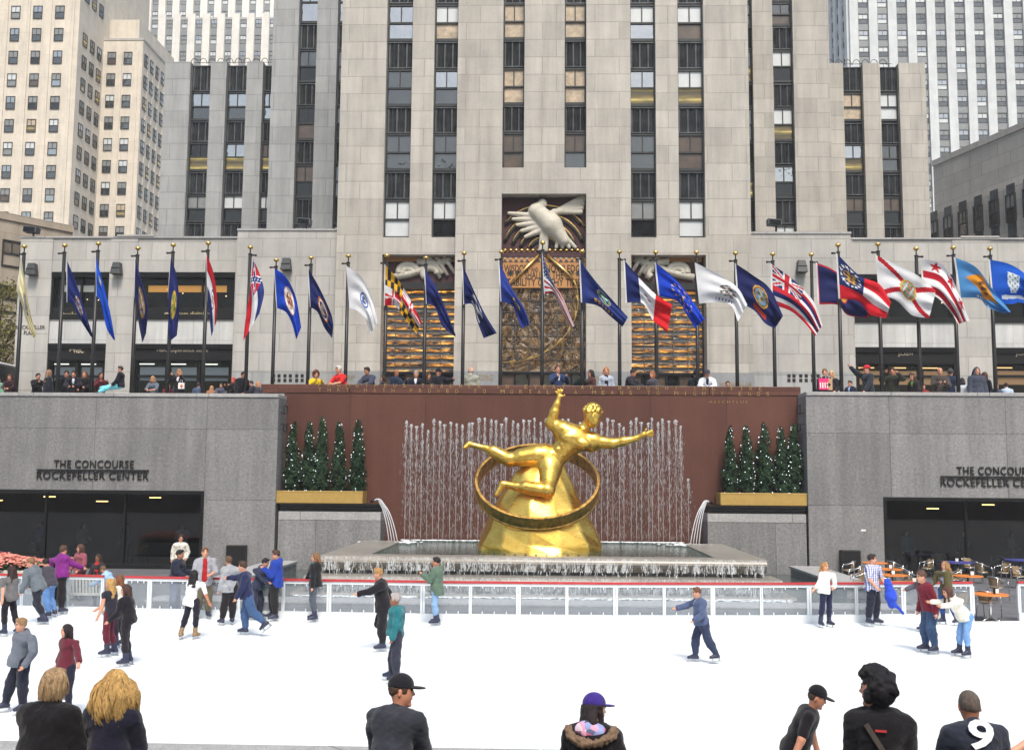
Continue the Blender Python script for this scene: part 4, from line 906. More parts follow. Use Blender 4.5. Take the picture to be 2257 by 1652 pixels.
for i in range(1, 12):
    for k in range(3):
        if 71.6+i*3.66-.2 > zt1+1: sp.append((XB2+.10, 153.2+k*2.6, 71.6+i*3.66-.2, math.pi/2))
    for k in range(5): sp.append((-75.8-k*3.5, 150.92, 71.6+i*3.66-.2, 0))
put_windows(t, beige_w, [s for s in sp if s[2] < 95])
# white tower far left
def piered(name, label, X0, X1, Y, zt, pitch, pier, floor, mat, side=None, kinds=('rb', 'bg', 'rg', 'gb', 'gg'), zlow=30, depth=30, ww=1.7, tier=None, wh=2.0):  # default pale panes put distance haze into the window colours
    t = thing(name, (.5*(X0+X1), Y, ZG), label, 'building'); m = MB(); m.box(X0, X1, Y+.5, Y+depth, ZG, zt-.8); m.build('wall', plain('white_stone_painted_shade', (.42, .42, .42), .9), t)  # recess wall: white stone with shade painted into its colour
    pm = MB(); xs = list(np.arange(X0+pier/2, X1, pitch))
    for x in xs: pm.box(x-pier/2, x+pier/2, Y, Y+.498, ZG, zt)
    if side is not None:
        for y in np.arange(Y+pier/2+.6, Y+depth, pitch): pm.box(side-.002 if side < .5*(X0+X1) else side, side+.5 if side > .5*(X0+X1) else side-.5, y-pier/2, y+pier/2, ZG, zt)
    pm.build('pier', M[mat], t); sp = []; spl = []
    ms = [wmesh(ww, wh, *k) for k in kinds]
    nf = int((zt-2-zlow)/floor)
    for i in range(nf+1):
        z = zt-2.6-wh*.5-i*floor
        for k in range(len(xs)-1):
            xm = .5*(xs[k]+xs[k+1]); sp.append((xm, Y+.42, z, 0)); spl.append((xm, z))
        if side is not None:
            for y in np.arange(Y+pier/2+.6+pitch/2, Y+depth-1, pitch): sp.append((side+(.06 if side > .5*(X0+X1) else -.06), y, z, math.pi/2 if side > .5*(X0+X1) else -math.pi/2))
    spl.sort(key=lambda q: (-abs(q[1]-Z(180, Y)) < -25, q[1])); pr_ = None; rest = MB(); rest_n = 0
    for q_i, (xm, z) in enumerate(spl):
        if q_i < 100:
            if pr_ is None: pr_ = MB().box(-ww/2, ww/2, 0, .13, -floor+wh+.06, -.06).build('spandrel', M['blindgrey'], t).data; o = t.children[-1]; o = [c for c in t.children if c.data is pr_][0]; pr_.transform(Matrix.Translation(tuple(ORG[t])))
            else: o = D.objects.new('spandrel', pr_); COL.objects.link(o); o.parent = t
            o.location = tuple(np.array([xm, Y+.36, z])-ORG[t]); ORG[o] = ORG[t]
        else: rest.box(xm-ww/2, xm+ww/2, Y+.36, Y+.49, z-floor+wh+.06, z-.06); rest_n += 1
    if rest_n: rest.build('spandrel', M['blindgrey'], t)['kind'] = 'stuff'
    put_windows(t, ms, sp); return t
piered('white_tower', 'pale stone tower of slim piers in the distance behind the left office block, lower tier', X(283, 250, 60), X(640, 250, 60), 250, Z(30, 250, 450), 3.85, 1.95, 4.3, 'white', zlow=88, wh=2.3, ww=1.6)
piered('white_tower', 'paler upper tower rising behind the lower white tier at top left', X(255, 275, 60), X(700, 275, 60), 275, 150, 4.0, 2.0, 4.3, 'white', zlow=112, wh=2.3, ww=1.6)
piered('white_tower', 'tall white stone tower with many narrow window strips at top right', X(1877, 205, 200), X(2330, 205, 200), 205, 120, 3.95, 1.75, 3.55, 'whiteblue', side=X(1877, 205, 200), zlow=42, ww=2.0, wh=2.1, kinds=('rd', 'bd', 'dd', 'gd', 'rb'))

# angled buildings at both edges
def sidewall(name, label, a, b, zt, mat, wins, back=14, base=ZG):
    """wall through plan points a->b facing the camera side, with window spots along it"""
    a, b = np.array(a), np.array(b); d = (b-a)/np.linalg.norm(b-a); n = np.array([d[1], -d[0]])
    if n[1] > 0 and abs(n[1]) > abs(n[0]): n = -n
    t = thing(name, (a[0], a[1], base), label, 'building'); m = MB(); q = [a, b, b-n*back, a-n*back]
    m.add([(p[0], p[1], z) for z in (base, zt) for p in q], [(3, 2, 1, 0), (4, 5, 6, 7), (0, 1, 5, 4), (1, 2, 6, 5), (2, 3, 7, 6), (3, 0, 4, 7)]); m.build('wall', M[mat], t)
    m = MB(); q = [a+n*.12, b+n*.12, b-n*(back+.1), a-n*(back+.1)]
    m.add([(p[0], p[1], z) for z in (zt+.002, zt+.5) for p in q], [(3, 2, 1, 0), (4, 5, 6, 7), (0, 1, 5, 4), (1, 2, 6, 5), (2, 3, 7, 6), (3, 0, 4, 7)]); m.build('coping', M[mat], t)
    return t, a, d, n
Y1 = 66; pa = P(-60, 455, Y1); pb = P(160, 519, 72.5); t, a, d, n = sidewall('brick_building', 'low brown stone building behind the street tree at far left', pa[:2]+np.array([-3, -2]), pb[:2], .5*(pa[2]+pb[2]), 'brownstone', None)
rot = math.atan2(d[1], d[0]); ms = [wmesh(1.3, 1.9, *k) for k in ('dd', 'gd')]; sp = []
for zq in (15.2, 18.4):
    for u in (2.2, 4.4, 6.6): p = a+d*u+n*.02; sp.append((p[0], p[1], zq, rot))
put_windows(t, ms, sp)
p1 = P(2300, 236, 75); p2 = P(2057, 375, 88.5)
t, a, d, n = sidewall('grey_building', 'grey stone building stepping down at the right edge', p2[:2], p1[:2]+np.array([2.5, -3.]), .5*(p1[2]+p2[2]), 'lowstone', None)
rot = math.atan2(d[1], d[0]); ms = [wmesh(1.0, 2.2, *k) for k in ('dd', 'dk', 'gk')]; sp = []
lw = MB(); Lw = np.linalg.norm(p1[:2]+np.array([2.5, -3.])-p2[:2]); zt = .5*(p1[2]+p2[2])
q0, q1 = a+n*.9, a+n*.9+d*Lw; lw.add([(p[0], p[1], z) for z in (ZG, zt-4.6) for p in (q0, q1, q1-n*.89, q0-n*.89)], [(3, 2, 1, 0), (4, 5, 6, 7), (0, 1, 5, 4), (1, 2, 6, 5), (2, 3, 7, 6), (3, 0, 4, 7)]); lw.build('lower_wall', M['lowstone'], t)
fin = MB()
for i, u in enumerate(np.arange(1.0, Lw-1, 1.75)):
    p = a+n*.93+d*u
    for zq in np.arange(zt-7.4, ZG+9, -3.5): sp.append((p[0], p[1], zq, rot))
    c = np.array([p[0], p[1], zt-15]); fin.obox(np.array([*(p+n*.02), zt-15]), (*(d*.42), 0), (*(n*.03), 0), (0, 0, 10.6))
fin.build('spandrel_strip', M['alu'], t)
sp2 = []
for s in sp:
    sp2.append((s[0]+n[0]*.1, s[1]+n[1]*.1, s[2], s[3]))
put_windows(t, ms, sp2)

# the two low-rise blocks across the plaza, behind the viewer; they show only as reflections in the tower's windows
for (xa_, xb_, lb) in ((-52, -9, 'beige office block across the plaza, mirrored in the left windows'), (9, 52, 'beige office block across the plaza, mirrored in the right windows')):
    t = thing('office_block', (.5*(xa_+xb_), -64, 2), lb, 'building'); m = MB().box(xa_, xb_, -80, -64, 2, 58); m.build('wall', M['beige'], t); sp = []
    for zq in np.arange(6, 55, 3.8):
        for x in np.arange(xa_+2, xb_-1, 3.1): sp.append((x, -63.92, zq, math.pi))
    put_windows(t, beige_w, sp, 60)
# ================================================================== gilded sculpture: plain figure over a rock and hoop
YS = 40.2
sc_ = thing('statue', (float(P(1190, 1215, YS)[0]), YS, ZW), 'large gilded figure with outspread arms above a hoop on a golden rock in the fountain', 'statue')
def sp_(x, y, dy=0.0): return P(x, y, YS+dy)
rk = MB(); r_ = random.Random(5); rings = []
prof = [(1225, 1050, 1331, 2.0), (1198, 1052, 1329, 1.9), (1165, 1064, 1315, 1.7), (1120, 1083, 1290, 1.35), (1075, 1112, 1268, 1.05), (1045, 1130, 1252, .8), (1020, 1165, 1245, .5)]
nn = 13
for (y, xa_, xb_, dp) in prof:
    c = sp_((xa_+xb_)/2, y); hw = (sp_(xb_, y)-sp_(xa_, y))[0]/2; rg = []
    for k in range(nn):
        a = 2*math.pi*k/nn+.2; j = 1+r_.uniform(-.05, .04) if abs(math.cos(a)) < .93 else 1; rg.append((c[0]+hw*math.cos(a)*j, YS+dp*math.sin(a)*j, c[2]+(r_.uniform(-.07, .07) if 1020 < y < 1225 else 0)))
    rings.append(rg)
rk.add([v for g in rings for v in g], [f for i in range(len(rings)-1) for k in range(nn) for f in ((i*nn+k, i*nn+(k+1) % nn, (i+1)*nn+k), (i*nn+(k+1) % nn, (i+1)*nn+(k+1) % nn, (i+1)*nn+k))]+[tuple((len(rings)-1)*nn+k for k in range(nn))])
a0, a1, a2, a3, a4 = sp_(1180, 1160, -1.6), sp_(1300, 1160, -1.1), sp_(1262, 1075, -1.15), sp_(1235, 1150, -1.75), sp_(1290, 1120, -.3)
ro_ = rk.build('rock', M['gilt'], sc_)
bv = ro_.modifiers.new('edge', 'BEVEL'); bv.width = .07; bv.segments = 2; bv.limit_method = 'ANGLE'; bv.angle_limit = .12
# plain tilted hoop
hc = sp_(1184, 1068); hr = (sp_(1318, 1062)-sp_(1184, 1062))[0]; hb = MB(); n = 64; prof_ = [(-.05, -.29), (.06, -.29), (.075, -.24), (.04, -.20), (.055, 0), (.04, .20), (.075, .24), (.06, .29), (-.05, .29), (-.05, 0)]
tilt = math.asin(.60); ux = np.array([1, 0, 0]); uy = np.array([0, math.cos(tilt), math.sin(tilt)]); uz = np.array([0, -math.sin(tilt), math.cos(tilt)])
vs = []
for k in range(n):
    a = 2*math.pi*k/n; rd = math.cos(a)*ux+math.sin(a)*uy
    for (dr, dz) in prof_: vs.append(hc+rd*(hr+dr)+uz*dz)
np_ = len(prof_); hb.add(vs, [(k*np_+j, ((k+1) % n)*np_+j, ((k+1) % n)*np_+(j+1) % np_, k*np_+(j+1) % np_) for k in range(n) for j in range(np_)])
hb.build('hoop', plain('bronze_gilt', (.56, .33, .09), .34, 1.0, .5, 6, .5, .06), sc_, False, bevel=.015)
def J(x, y, dy=0): return sp_(x, y, dy-.25)
I3 = np.eye(3)
neck = J(1283, 947); chest = J(1262, 970); waist = J(1232, 1002); pel = J(1206, 1018); hd = J(1306, 918, -.15)
fg = [seg(J(1240, 948), J(1302, 974), .40, .40, .2), seg(chest, waist, .55, .38, .25), seg(waist, pel, .38, .48, .2), seg(neck, hd, .19, .18, .12),
      seg(J(1198, 1002), J(1212, 1034), .36, .38, .2),
      seg(J(1236, 945), J(1214, 932, -.05), .29, .22, .15), ell(J(1240, 946, -.1), I3, (.32, .28, .27), .1), seg(J(1214, 932, -.05), J(1222, 908, -.12), .21, .19, .1), seg(J(1222, 908, -.12), J(1228, 890, -.15), .18, .12, .1), seg(J(1226, 893, -.15), J(1233, 874, -.15), .12, .09, .08),
      seg(J(1303, 972), J(1350, 977, -.2), .30, .21, .15), ell(J(1306, 970, -.12), I3, (.34, .28, .30), .1), seg(J(1350, 977, -.2), J(1374, 972, -.25), .20, .18, .1), seg(J(1374, 972, -.25), J(1402, 966, -.3), .17, .11, .1), seg(J(1400, 966, -.3), J(1419, 957, -.35), .10, .11, .08),
      seg(J(1196, 1003), J(1122, 1012, -.08), .45, .26, .2), seg(J(1180, 1004, -.05), J(1150, 1008, -.08), .44, .36, .1), seg(J(1122, 1012, -.08), J(1072, 988), .27, .14, .12), seg(J(1088, 994), J(1106, 1004), .24, .26, .1), seg(J(1072, 988), J(1034, 978), .12, .11, .08), seg(J(1034, 978), J(1024, 986, -.1), .12, .08, .06),
      seg(J(1212, 1036, -.2), J(1206, 1080, -1.0), .46, .28, .2), seg(J(1206, 1080, -1.0), J(1140, 1072, -.9), .27, .16, .14), seg(J(1186, 1078, -1.0), J(1158, 1073, -.95), .27, .24, .1), seg(J(1140, 1072, -.9), J(1108, 1066, -.85), .16, .13, .08), seg(J(1108, 1066, -.85), J(1094, 1090, -.95), .13, .09, .06),
      ell(hd, I3, (.33, .37, .44), .05), ell(hd+(.02, -.30, -.20), I3, (.20, .16, .22), .1), ell(hd+(.0, -.40, -.04), I3, (.06, .08, .12), .05), ell(J(1252, 964, -.40), I3, (.30, .17, .22), .07), ell(J(1284, 978, -.40), I3, (.30, .17, .22), .07)]+[ell(J(1247-11*i+s*7, 985+10*i+s*5, -.36+.02*i), I3, (.12, .10, .12), .05) for i in range(3) for s in (-1, 1)]
for (w0, dirs, base_) in ((J(1233, 874, -.15), ((-9, -12), (-4, -17), (2, -18), (7, -15)), (11, -3)), (J(1419, 957, -.35), ((18, -9), (20, -4), (20, 1), (17, 5)), (5, -12))):
    for dx, dy_ in dirs: q = w0+np.array([dx/56, -.03, -dy_/56]); fg.append(seg(w0, q, .05, .035, .03))
    fg.append(seg(w0, w0+np.array([base_[0]/56, -.08, -base_[1]/56]), .05, .035, .03))
V, Fq = sdf(fg, .036); np_mesh('figure', V, Fq, M['gilt'], sc_)
hp = [ell(hd+(.0, .04, .10), I3, (.36, .38, .40), .05)]
for k in range(60):
    a, b = RNG.uniform(0, 6.28), RNG.uniform(.05, 1.4); q = hd+(.0, .04, .1)+np.array([.36*math.cos(a)*math.sin(b), .38*math.sin(a)*math.sin(b), .40*math.cos(b)]); hp.append(ell(q, I3, (.085, .085, .075), .02))
hp.append(cut(ell(hd+(.02, -.42, -.2), I3, (.26, .28, .34))))
V, Fq = sdf(hp, .032); np_mesh('hair', V, Fq, M['gilt'], sc_)

# ================================================================== plants
def leaf_cloud(P_, N_, size, m=None):
    """double-triangle leaves at points P_ facing roughly N_"""
    n = len(P_); r = RNG; a = np.cross(N_, r.normal(0, 1, (n, 3))); a /= np.linalg.norm(a, axis=1, keepdims=True)+1e-9; b = np.cross(N_, a); s = (size*r.uniform(.6, 1.35, n))[:, None]
    V = np.stack([P_-a*s*.5, P_+b*s*.28+N_*s*.1, P_+a*s*.5, P_-b*s*.28+N_*s*.1], 1).reshape(-1, 3); return V, np.arange(4*n).reshape(-1, 4)
def cone_tree(seed, H=2.9, R=.40):
    global RNG
    r = np.random.default_rng(seed); n = 5200; z = H*(1-r.random(n)**.62)*.98+.02; a = r.uniform(0, 6.283, n)
    rad = R*(1-z/H)**.50*np.clip(.72+z*.5, 0, 1)*(1.0+.30*np.sin(a*2+z*4+seed)*np.sin(z*7+seed*2)+.18*np.sin(a*5-z*9)); q = r.random(n)**.35; q = np.where(r.random(n) < .05, q*1.25, q)
    Pq = np.stack([rad*q*np.cos(a)+.04*np.sin(z*4+seed), rad*q*np.sin(a), z+.05], 1); N = np.stack([np.cos(a), np.sin(a), .7+r.normal(0, .5, n)], 1)+r.normal(0, .45, (n, 3)); N /= np.linalg.norm(N, axis=1, keepdims=True)
    V, Fq = leaf_cloud(Pq, N, .085); k = 42; zl = H*r.random(k)**1.0*.97; al = r.uniform(0, 6.28, k); rl = R*(1-zl/H)**.50*np.clip(.72+zl*.5, 0, 1)*1.02
    return (V, Fq), np.stack([rl*np.cos(al), rl*np.sin(al), zl+.05], 1), H
light_m = emis('fairy_light', (.85, .92, 1.0), 1.5); protos = []
for sd_ in (3, 8, 15): protos.append(cone_tree(sd_))
pm_ = []
for (cv, lp, H) in protos:
    t = thing('evergreen', (0, 0, 0), 'x', 'tree'); np_mesh('crown', cv[0], cv[1], M['thuja'], t, False); MB().tube([(0, 0, -.05), (.01, 0, H*.5), (0, 0, H*.93)], [.04, .028, .008], 7).build('trunk', M['bark'], t)
    lm = MB()
    for q in lp: lm.ball(q, RNG.uniform(.010, .018), 6, 4)
    lm.build('string_lights', light_m, t, True); pm_.append(t)
k = 0
tl = dict(L=['leftmost lit evergreen in the left planter against the wall return', 'second lit evergreen from the left in the left planter', 'tallest middle lit evergreen in the left planter', 'fourth lit evergreen from the left in the left planter', 'lit evergreen at the right end of the left planter beside the water jets'],
          R=['lit evergreen at the left end of the right planter beside the water jets', 'second lit evergreen from the left in the right planter', 'tallest middle lit evergreen in the right planter', 'fourth lit evergreen from the left in the right planter', 'rightmost lit evergreen in the right planter against the wall return'])
for sd_, lst in (('L', ((645, 926), (681, 926), (709, 914), (747, 926), (789, 919))), ('R', ((1609, 934), (1645, 934), (1684, 926), (1722, 936), (1750, 930)))):
    for i, (x, y) in enumerate(lst):
        o = pm_[k % 3] if k < 3 else copy_tree(pm_[k % 3]); Yt = YW+.72; z0 = pz[sd_][0]-.06; o.location = (X(x, Yt, 1000), Yt, z0); s = (Z(y, Yt, x)-z0)/2.95
        o.scale = (1.0+.14*math.sin(k*2.1), 1.0, s); o.rotation_euler[2] = k*1.3; ORG[o] = np.array(o.location); tag(o, tl[sd_][i], 'tree', 'lit evergreens in the gold planters'); k += 1
# street tree at far left
st_ = thing('street_tree', (X(2, 62), 62, ZG), 'street tree turning yellow at the far left behind the plaza wall', 'tree')
x0 = X(2, 62)
tb = MB(); base = np.array([x0, 62, ZG]); tb.tube([base, base+(.1, 0, 2), base+(0, .1, 3.6)], [.2, .15, .11], 9); limbs = []
for k in range(11):
    a = k*2.4; e = base+np.array([math.cos(a)*(1.0+.1*k), math.sin(a)*1.2, 4.2+.42*k]); s0 = base+(0, 0, 2.4+.25*k); limbs.append((s0, e)); tb.tube([s0, .5*(s0+e)+np.array([0, 0, .25]), e], [.07, .05, .015], 6)
tb.build('trunk', M['bark'], st_, True); pts = []
for s0, e in limbs:
    for j in range(5): c = e+RNG.normal(0, .45, 3); pts.append(RNG.normal(c, (.42, .42, .30), (95, 3)))
pts = np.concatenate(pts); nn_ = RNG.normal(0, 1, pts.shape)+np.array([0, -.3, .8]); nn_ /= np.linalg.norm(nn_, axis=1, keepdims=True); V, Fq = leaf_cloud(pts, nn_, .19); np_mesh('crown', V, Fq, M['autumn'], st_, False)
# flower bed
g0 = G(-40, 1262); g1 = G(157, 1258); fx0, fx1 = g0[0], g1[0]; fy = 36.5
fx0, fx1 = X(-60, fy, 1240), X(157, fy, 1240)
fbd = thing('flower_bed', (.5*(fx0+fx1), fy, 0), 'white walled bed of pink chrysanthemums below the dark window', 'flower bed')
MB().box(fx0, fx1, fy-.8, fy-.66, 0, .62).box(fx0, fx1, fy+.66, fy+.8, 0, .62).box(fx1-.14, fx1, fy-.66, fy+.66, 0, .62).build('planter_wall', M['wood'], fbd, bevel=.02)
n = 2600; q = np.stack([RNG.uniform(fx0, fx1+.05, n), RNG.uniform(fy-.85, fy+.8, n), RNG.uniform(.45, .92, n)], 1); nv = RNG.normal(0, .6, (n, 3))+np.array([0, -.4, 1]); nv /= np.linalg.norm(nv, axis=1, keepdims=True); V, Fq = leaf_cloud(q, nv, .14); np_mesh('foliage', V, Fq, M['mumleaf'], fbd, False)['kind'] = 'stuff'
fm = MB()
for i in range(1150):
    x, y = RNG.uniform(fx0, fx1), RNG.uniform(fy-.9, fy+.8); z = .97+.14*math.sin(x*1.7)*math.sin(y*2+1)-.18*((y-fy)/.9)**2+RNG.normal(0, .03); s = RNG.uniform(.05, .085); vs = [(x, y, z+s*.55)]; vs += [(x+s*math.cos(a), y+s*math.sin(a), z+RNG.uniform(-.02, .02)) for a in np.linspace(0, 6.283, 7)[:6]]
    fm.add(vs, [(0, 1+j, 1+(j+1) % 6) for j in range(6)])
fm.build('blossoms', M['mum'], fbd)['kind'] = 'stuff'

# ================================================================== benches, cafe furniture
def bench(x, y, rot, label):
    t = thing('slatted_bench', (0, 0, 0), label, 'bench', 'white slatted benches'); w = M['wood']; W = .75
    s = MB()
    for i in range(6): s.box(-W, W, -.22+.075*i, -.165+.075*i, .40, .43)
    s.build('seat', w, t); b = MB()
    for i in range(15): xx = -W+.06+i*(2*W-.12)/14; b.obox((xx, .27, .68), (.027, 0, 0), (0, .01, 0), (0, .035, .25))
    b.obox((0, .30, .94), (W, 0, 0), (0, .02, 0), (0, 0, .03)); b.obox((0, .235, .44), (W, 0, 0), (0, .018, 0), (0, 0, .03)); b.build('backrest', w, t)
    for sx in (-1, 1):
        MB().tube([(sx*W, .27, .68), (sx*W, .1, .66), (sx*W, -.22, .62), (sx*W, -.25, .4)], .026, 7).build('armrest', w, t)
        for sy in (-.2, .24): MB().box(sx*W-.03, sx*W+.03, sy-.03, sy+.03, 0, .40).build('leg', w, t)
    t.location = (x, y, 0); t.rotation_euler[2] = rot; ORG[t] = np.array(t.location); return t
bp = G(152, 1346)
bench(bp[0]+.2, 30.6, math.pi, 'white slatted bench behind the barrier, the one below the woman in the mauve sweater'); bench(G(45, 1346)[0], 30.7, math.pi, 'white slatted bench behind the barrier at the far left edge')
def mk_chair():
    t = thing('cafe_chair', (0, 0, 0), 'x', 'chair')
    m = MB(); r = .215; prof = [(r*.2, .445), (r*.9, .45), (r, .44), (r, .425), (r*.2, .42)]; m.lathe(prof, (0, 0, 0), 22); m.build('seat', M['weave'], t, True)
    b = MB(); an = np.linspace(RAD(25), RAD(155), 11); vs = []
    for a in an:
        for (z, rr) in ((.50, .225), (.60, .245), (.72, .262), (.80, .27)): vs.append((rr*math.cos(a), rr*math.sin(a), z-.03*abs(math.cos(a))))
    nz_ = 4; off = [(x*.94, y*.94, z) for x, y, z in vs]; L_ = len(vs); fs = [(i*nz_+j, (i+1)*nz_+j, (i+1)*nz_+j+1, i*nz_+j+1) for i in range(10) for j in range(3)]
    b.add(vs+off, fs+[tuple(L_+q for q in f[::-1]) for f in fs]); b.build('backrest', M['weave'], t, True)
    pts = [(.27, -.20, .64)]+[(.285*math.cos(a), .285*math.sin(a), .66+.14*max(0, math.sin(a))) for a in np.linspace(RAD(-5), RAD(185), 15)]+[(-.27, -.20, .64)]
    MB().tube(pts, .015, 7).build('arm_frame', M['chrome'], t, True)
    for sx in (-1, 1):
        MB().tube([(sx*.27, -.20, .64), (sx*.28, -.23, .5), (sx*.27, -.25, 0)], .014, 7).build('leg', M['chrome'], t, True); MB().tube([(sx*.21, .18, .80), (sx*.19, .2, .45), (sx*.22, .26, 0)], .014, 7).build('leg', M['chrome'], t, True)
    MB().tube([(.215*math.cos(a), .215*math.sin(a), .415) for a in np.linspace(0, 6.283, 17)], .012, 6).build('seat_ring', M['chrome'], t, True); return t
def mk_table(mat, R=.5):
    t = thing('cafe_table', (0, 0, 0), 'x', 'table'); MB().lathe([(R*.96, .722), (R, .73), (R, .752), (R*.985, .76)], (0, 0, 0), 36).build('tabletop', M[mat], t, False); MB().lathe([(.035, .03), (.035, .72)], (0, 0, 0), 12).build('post', M['chrome'], t, True)
    f = MB()
    for k in range(4): a = k*math.pi/2+.5; f.tube([(0, 0, .09), (.2*math.cos(a), .2*math.sin(a), .05), (.33*math.cos(a), .33*math.sin(a), .015)], [.022, .02, .014], 7)
    f.build('base', M['chrome'], t, True); MB().box(-.16, .16, -.16, .16, .70, .721).build('bracket', M['black'], t); return t
def mk_napkin():
    t = thing('napkin_holder', (0, 0, 0), 'x', 'napkin holder'); MB().box(-.075, .075, -.045, .045, .003, .17).build('box', M['black'], t, bevel=.012); MB().box(-.055, .055, -.053, -.046, .02, .15).build('napkins', M['paper'], t); return t
ch0, to0, tb0, nk0 = mk_chair(), mk_table('orange'), mk_table('blue', .62), mk_napkin(); used = set()
def place(o, x, y, z, rot, label, group):
    c = o if o not in used else copy_tree(o); used.add(o); c.location = (x, y, z); c.rotation_euler[2] = rot; ORG[c] = np.array([x, y, z]); o_ = c; tag(c, label, None, group); return c
tabs = [(1928, 1239, to0, 'orange cafe table farthest left, behind the man in the plaid shirt'), (1959, 1253, to0, 'orange cafe table second from the back, right of the plaid shirt man'), (1967, 1266, to0, 'orange cafe table with a tilted white box, right of the plaid shirt man'), (1997, 1283, to0, 'orange cafe table nearest the barrier by the blue jacket'),
        (2110, 1238, tb0, 'larger blue cafe table beside the woman in olive'), (2133, 1268, to0, 'orange cafe table in front of the blue table beside the woman in olive'), (2249, 1233, tb0, 'blue cafe table cut by the right edge of the photo'), (2182, 1308, to0, 'orange cafe table standing in the open gate gap of the barrier')]
tw = []
for (x, y, pr, lb) in tabs:
    g = G(x, y, .755); tw.append(g); place(pr, g[0], g[1], 0, random.uniform(0, 3), lb, 'cafe tables beside the rink')
for i, (ti, dx) in enumerate(((1, .1), (2, .0), (3, .42), (4, -.05), (5, .2), (7, .25))):
    g = tw[ti]; place(nk0, g[0]+dx*.6, g[1]-.05, .761, random.uniform(-.5, .5), 'napkin box on the '+tabs[ti][3].replace('orange cafe table', 'orange table').replace('larger blue cafe table', 'larger blue table').replace(' with a tilted white box', '').replace(', right of the plaza shirt man', '').replace('second from the back, right of the plaid shirt man', 'second from the back').replace(' beside the woman in olive', '' if ti == 5 else ' beside the woman in olive'), 'napkin boxes on the cafe tables')
chs = [(1870, 1245, -1.9, 'leftmost wicker cafe chair, against the black loudspeaker'), (1885, 1256, -1.9, 'second wicker cafe chair from the left, behind the plaid shirt man'), (1892, 1268, -1.7, 'wicker cafe chair just left of the plaid shirt man'), (1971, 1245, 1.9, 'wicker chair right of the farthest left orange table'), (1990, 1258, 1.9, 'wicker chair right of the second orange table'), (2007, 1268, 1.8, 'wicker chair right of the orange table with the tilted box'), (1952, 1286, .2, 'wicker chair in front of the orange tables, behind the blue jacket'),
       (2043, 1241, -1.6, 'wicker chair left of the larger blue table, behind the olive jacket'), (2068, 1232, -.4, 'wicker chair behind the larger blue table, left one'), (2136, 1239, .5, 'wicker chair behind the larger blue table, right one'), (2165, 1249, 1.9, 'wicker chair right of the larger blue table, near the window'), (2104, 1264, -1.8, 'wicker chair left of the orange table in front of the blue table'), (2197, 1281, 2.0, 'wicker chair right of the orange table in front of the blue table'),
       (2209, 1237, -1.3, 'wicker chair left of the blue table at the right edge, upper of two'), (2211, 1250, -1.5, 'wicker chair left of the blue table at the right edge, nearer of two'), (2245, 1258, .6, 'wicker chair below the blue table at the right edge'), (2165, 1326, 2.9, 'wicker chair with its back to the ice in the gate gap'), (2210, 1322, 2.2, 'wicker chair behind the right barrier end beside the gate gap')]
for (x, y, r, lb) in chs:
    g = G(x, y+22, 0.0); g = G(x, y, .62); place(ch0, g[0], max(g[1], rimY(g[0])+.75), 0, r, lb, 'wicker cafe chairs')

# ================================================================== van in the street
vn = thing('van', (X(8, 60), 61, ZG), 'black van with a white roof parked at the far left behind the plaza wall', 'van'); vx1 = X(33, 59.5, 830); vz = Z(810, 59.5, 10)
vx1 = X(36, 58.2, 830)
MB().box(vx1-6, vx1, 56.3, 58.2, ZG+.35, vz-.12).build('body', plain('black_paint', (.008, .008, .009), .25), vn, bevel=.08); MB().box(vx1-5.95, vx1-.03, 56.33, 58.17, vz-.118, vz).build('roof', M['paper'], vn, bevel=.04)
for wx in (-1.0, -4.8):
    for wy in (56.28, 58.02):
        w_ = MB(); w_.tube([(vx1+wx, wy, ZG+.35), (vx1+wx, wy+.2, ZG+.35)], .35, 16); wo = w_.build('wheel', plain('tyre', (.012, .012, .012), .85), vn); MB().tube([(vx1+wx, wy-.004, ZG+.35), (vx1+wx, wy+.01, ZG+.35)], .2, 12).build('rim', M['chrome'], wo)
MB().box(vx1-5.4, vx1-.6, 56.29, 56.298, ZG+1.3, vz-.45).build('window', M['glassd'], vn)
# ================================================================== flagpoles and flags
NAVY, ROYAL, WHITE, REDF, GOLD = (28, 38, 92), (20, 70, 190), (232, 234, 238), (190, 22, 40), (222, 168, 40)
def star(u, v, cu, cv, r, asp=1.5):
    a = np.arctan2(-(v-cv), (u-cu)*asp); d = np.hypot((u-cu)*asp, v-cv); k = np.abs(((a-math.pi/2)/(2*math.pi/5)+.5) % 1-.5)*2
    return d < r*(.42+.58*(1-k)**1.6) if True else d < r
def seal(base, rings, noise=None, c=(.5, .5)):
    def f(u, v):
        o = np.zeros(u.shape+(3,))+base; d = np.hypot((u-c[0])*1.5, v-c[1])
        for r, col in rings: o[d < r] = col
        if noise:
            m = (d < noise[0]) & ((np.sin(u*41+v*23)+np.sin(v*57-u*19)) > .25); o[m] = noise[1]
            m = (d < noise[0]) & ((np.sin(u*37-v*31)+np.sin(v*43+u*29)) < -.8); o[m] = noise[2]
        return o
    return f
def fl_mo(u, v):
    o = np.zeros(u.shape+(3,))+WHITE; o[v < .34] = REDF; o[v > .66] = (30, 40, 110); d = np.hypot((u-.5)*1.5, v-.5); o[d < .2] = (60, 60, 120); o[d < .16] = WHITE; o[(d < .12) & (np.sin(u*50+v*60) > 0)] = (150, 110, 60); return o
def fl_ms(u, v):
    o = np.zeros(u.shape+(3,))+WHITE; o[v < .34] = (45, 60, 130); o[v > .66] = REDF; cc = (u < .42) & (v < .64); o[cc] = (200, 40, 60)
    x, y = u/.42, v/.64; w1 = np.minimum(np.abs(y-x), np.abs(y-1+x)); o[cc & (w1 < .17)] = WHITE; o[cc & (w1 < .12)] = (45, 55, 120); o[cc & (w1 < .05) & (np.sin(x*28) > .5)] = WHITE; return o
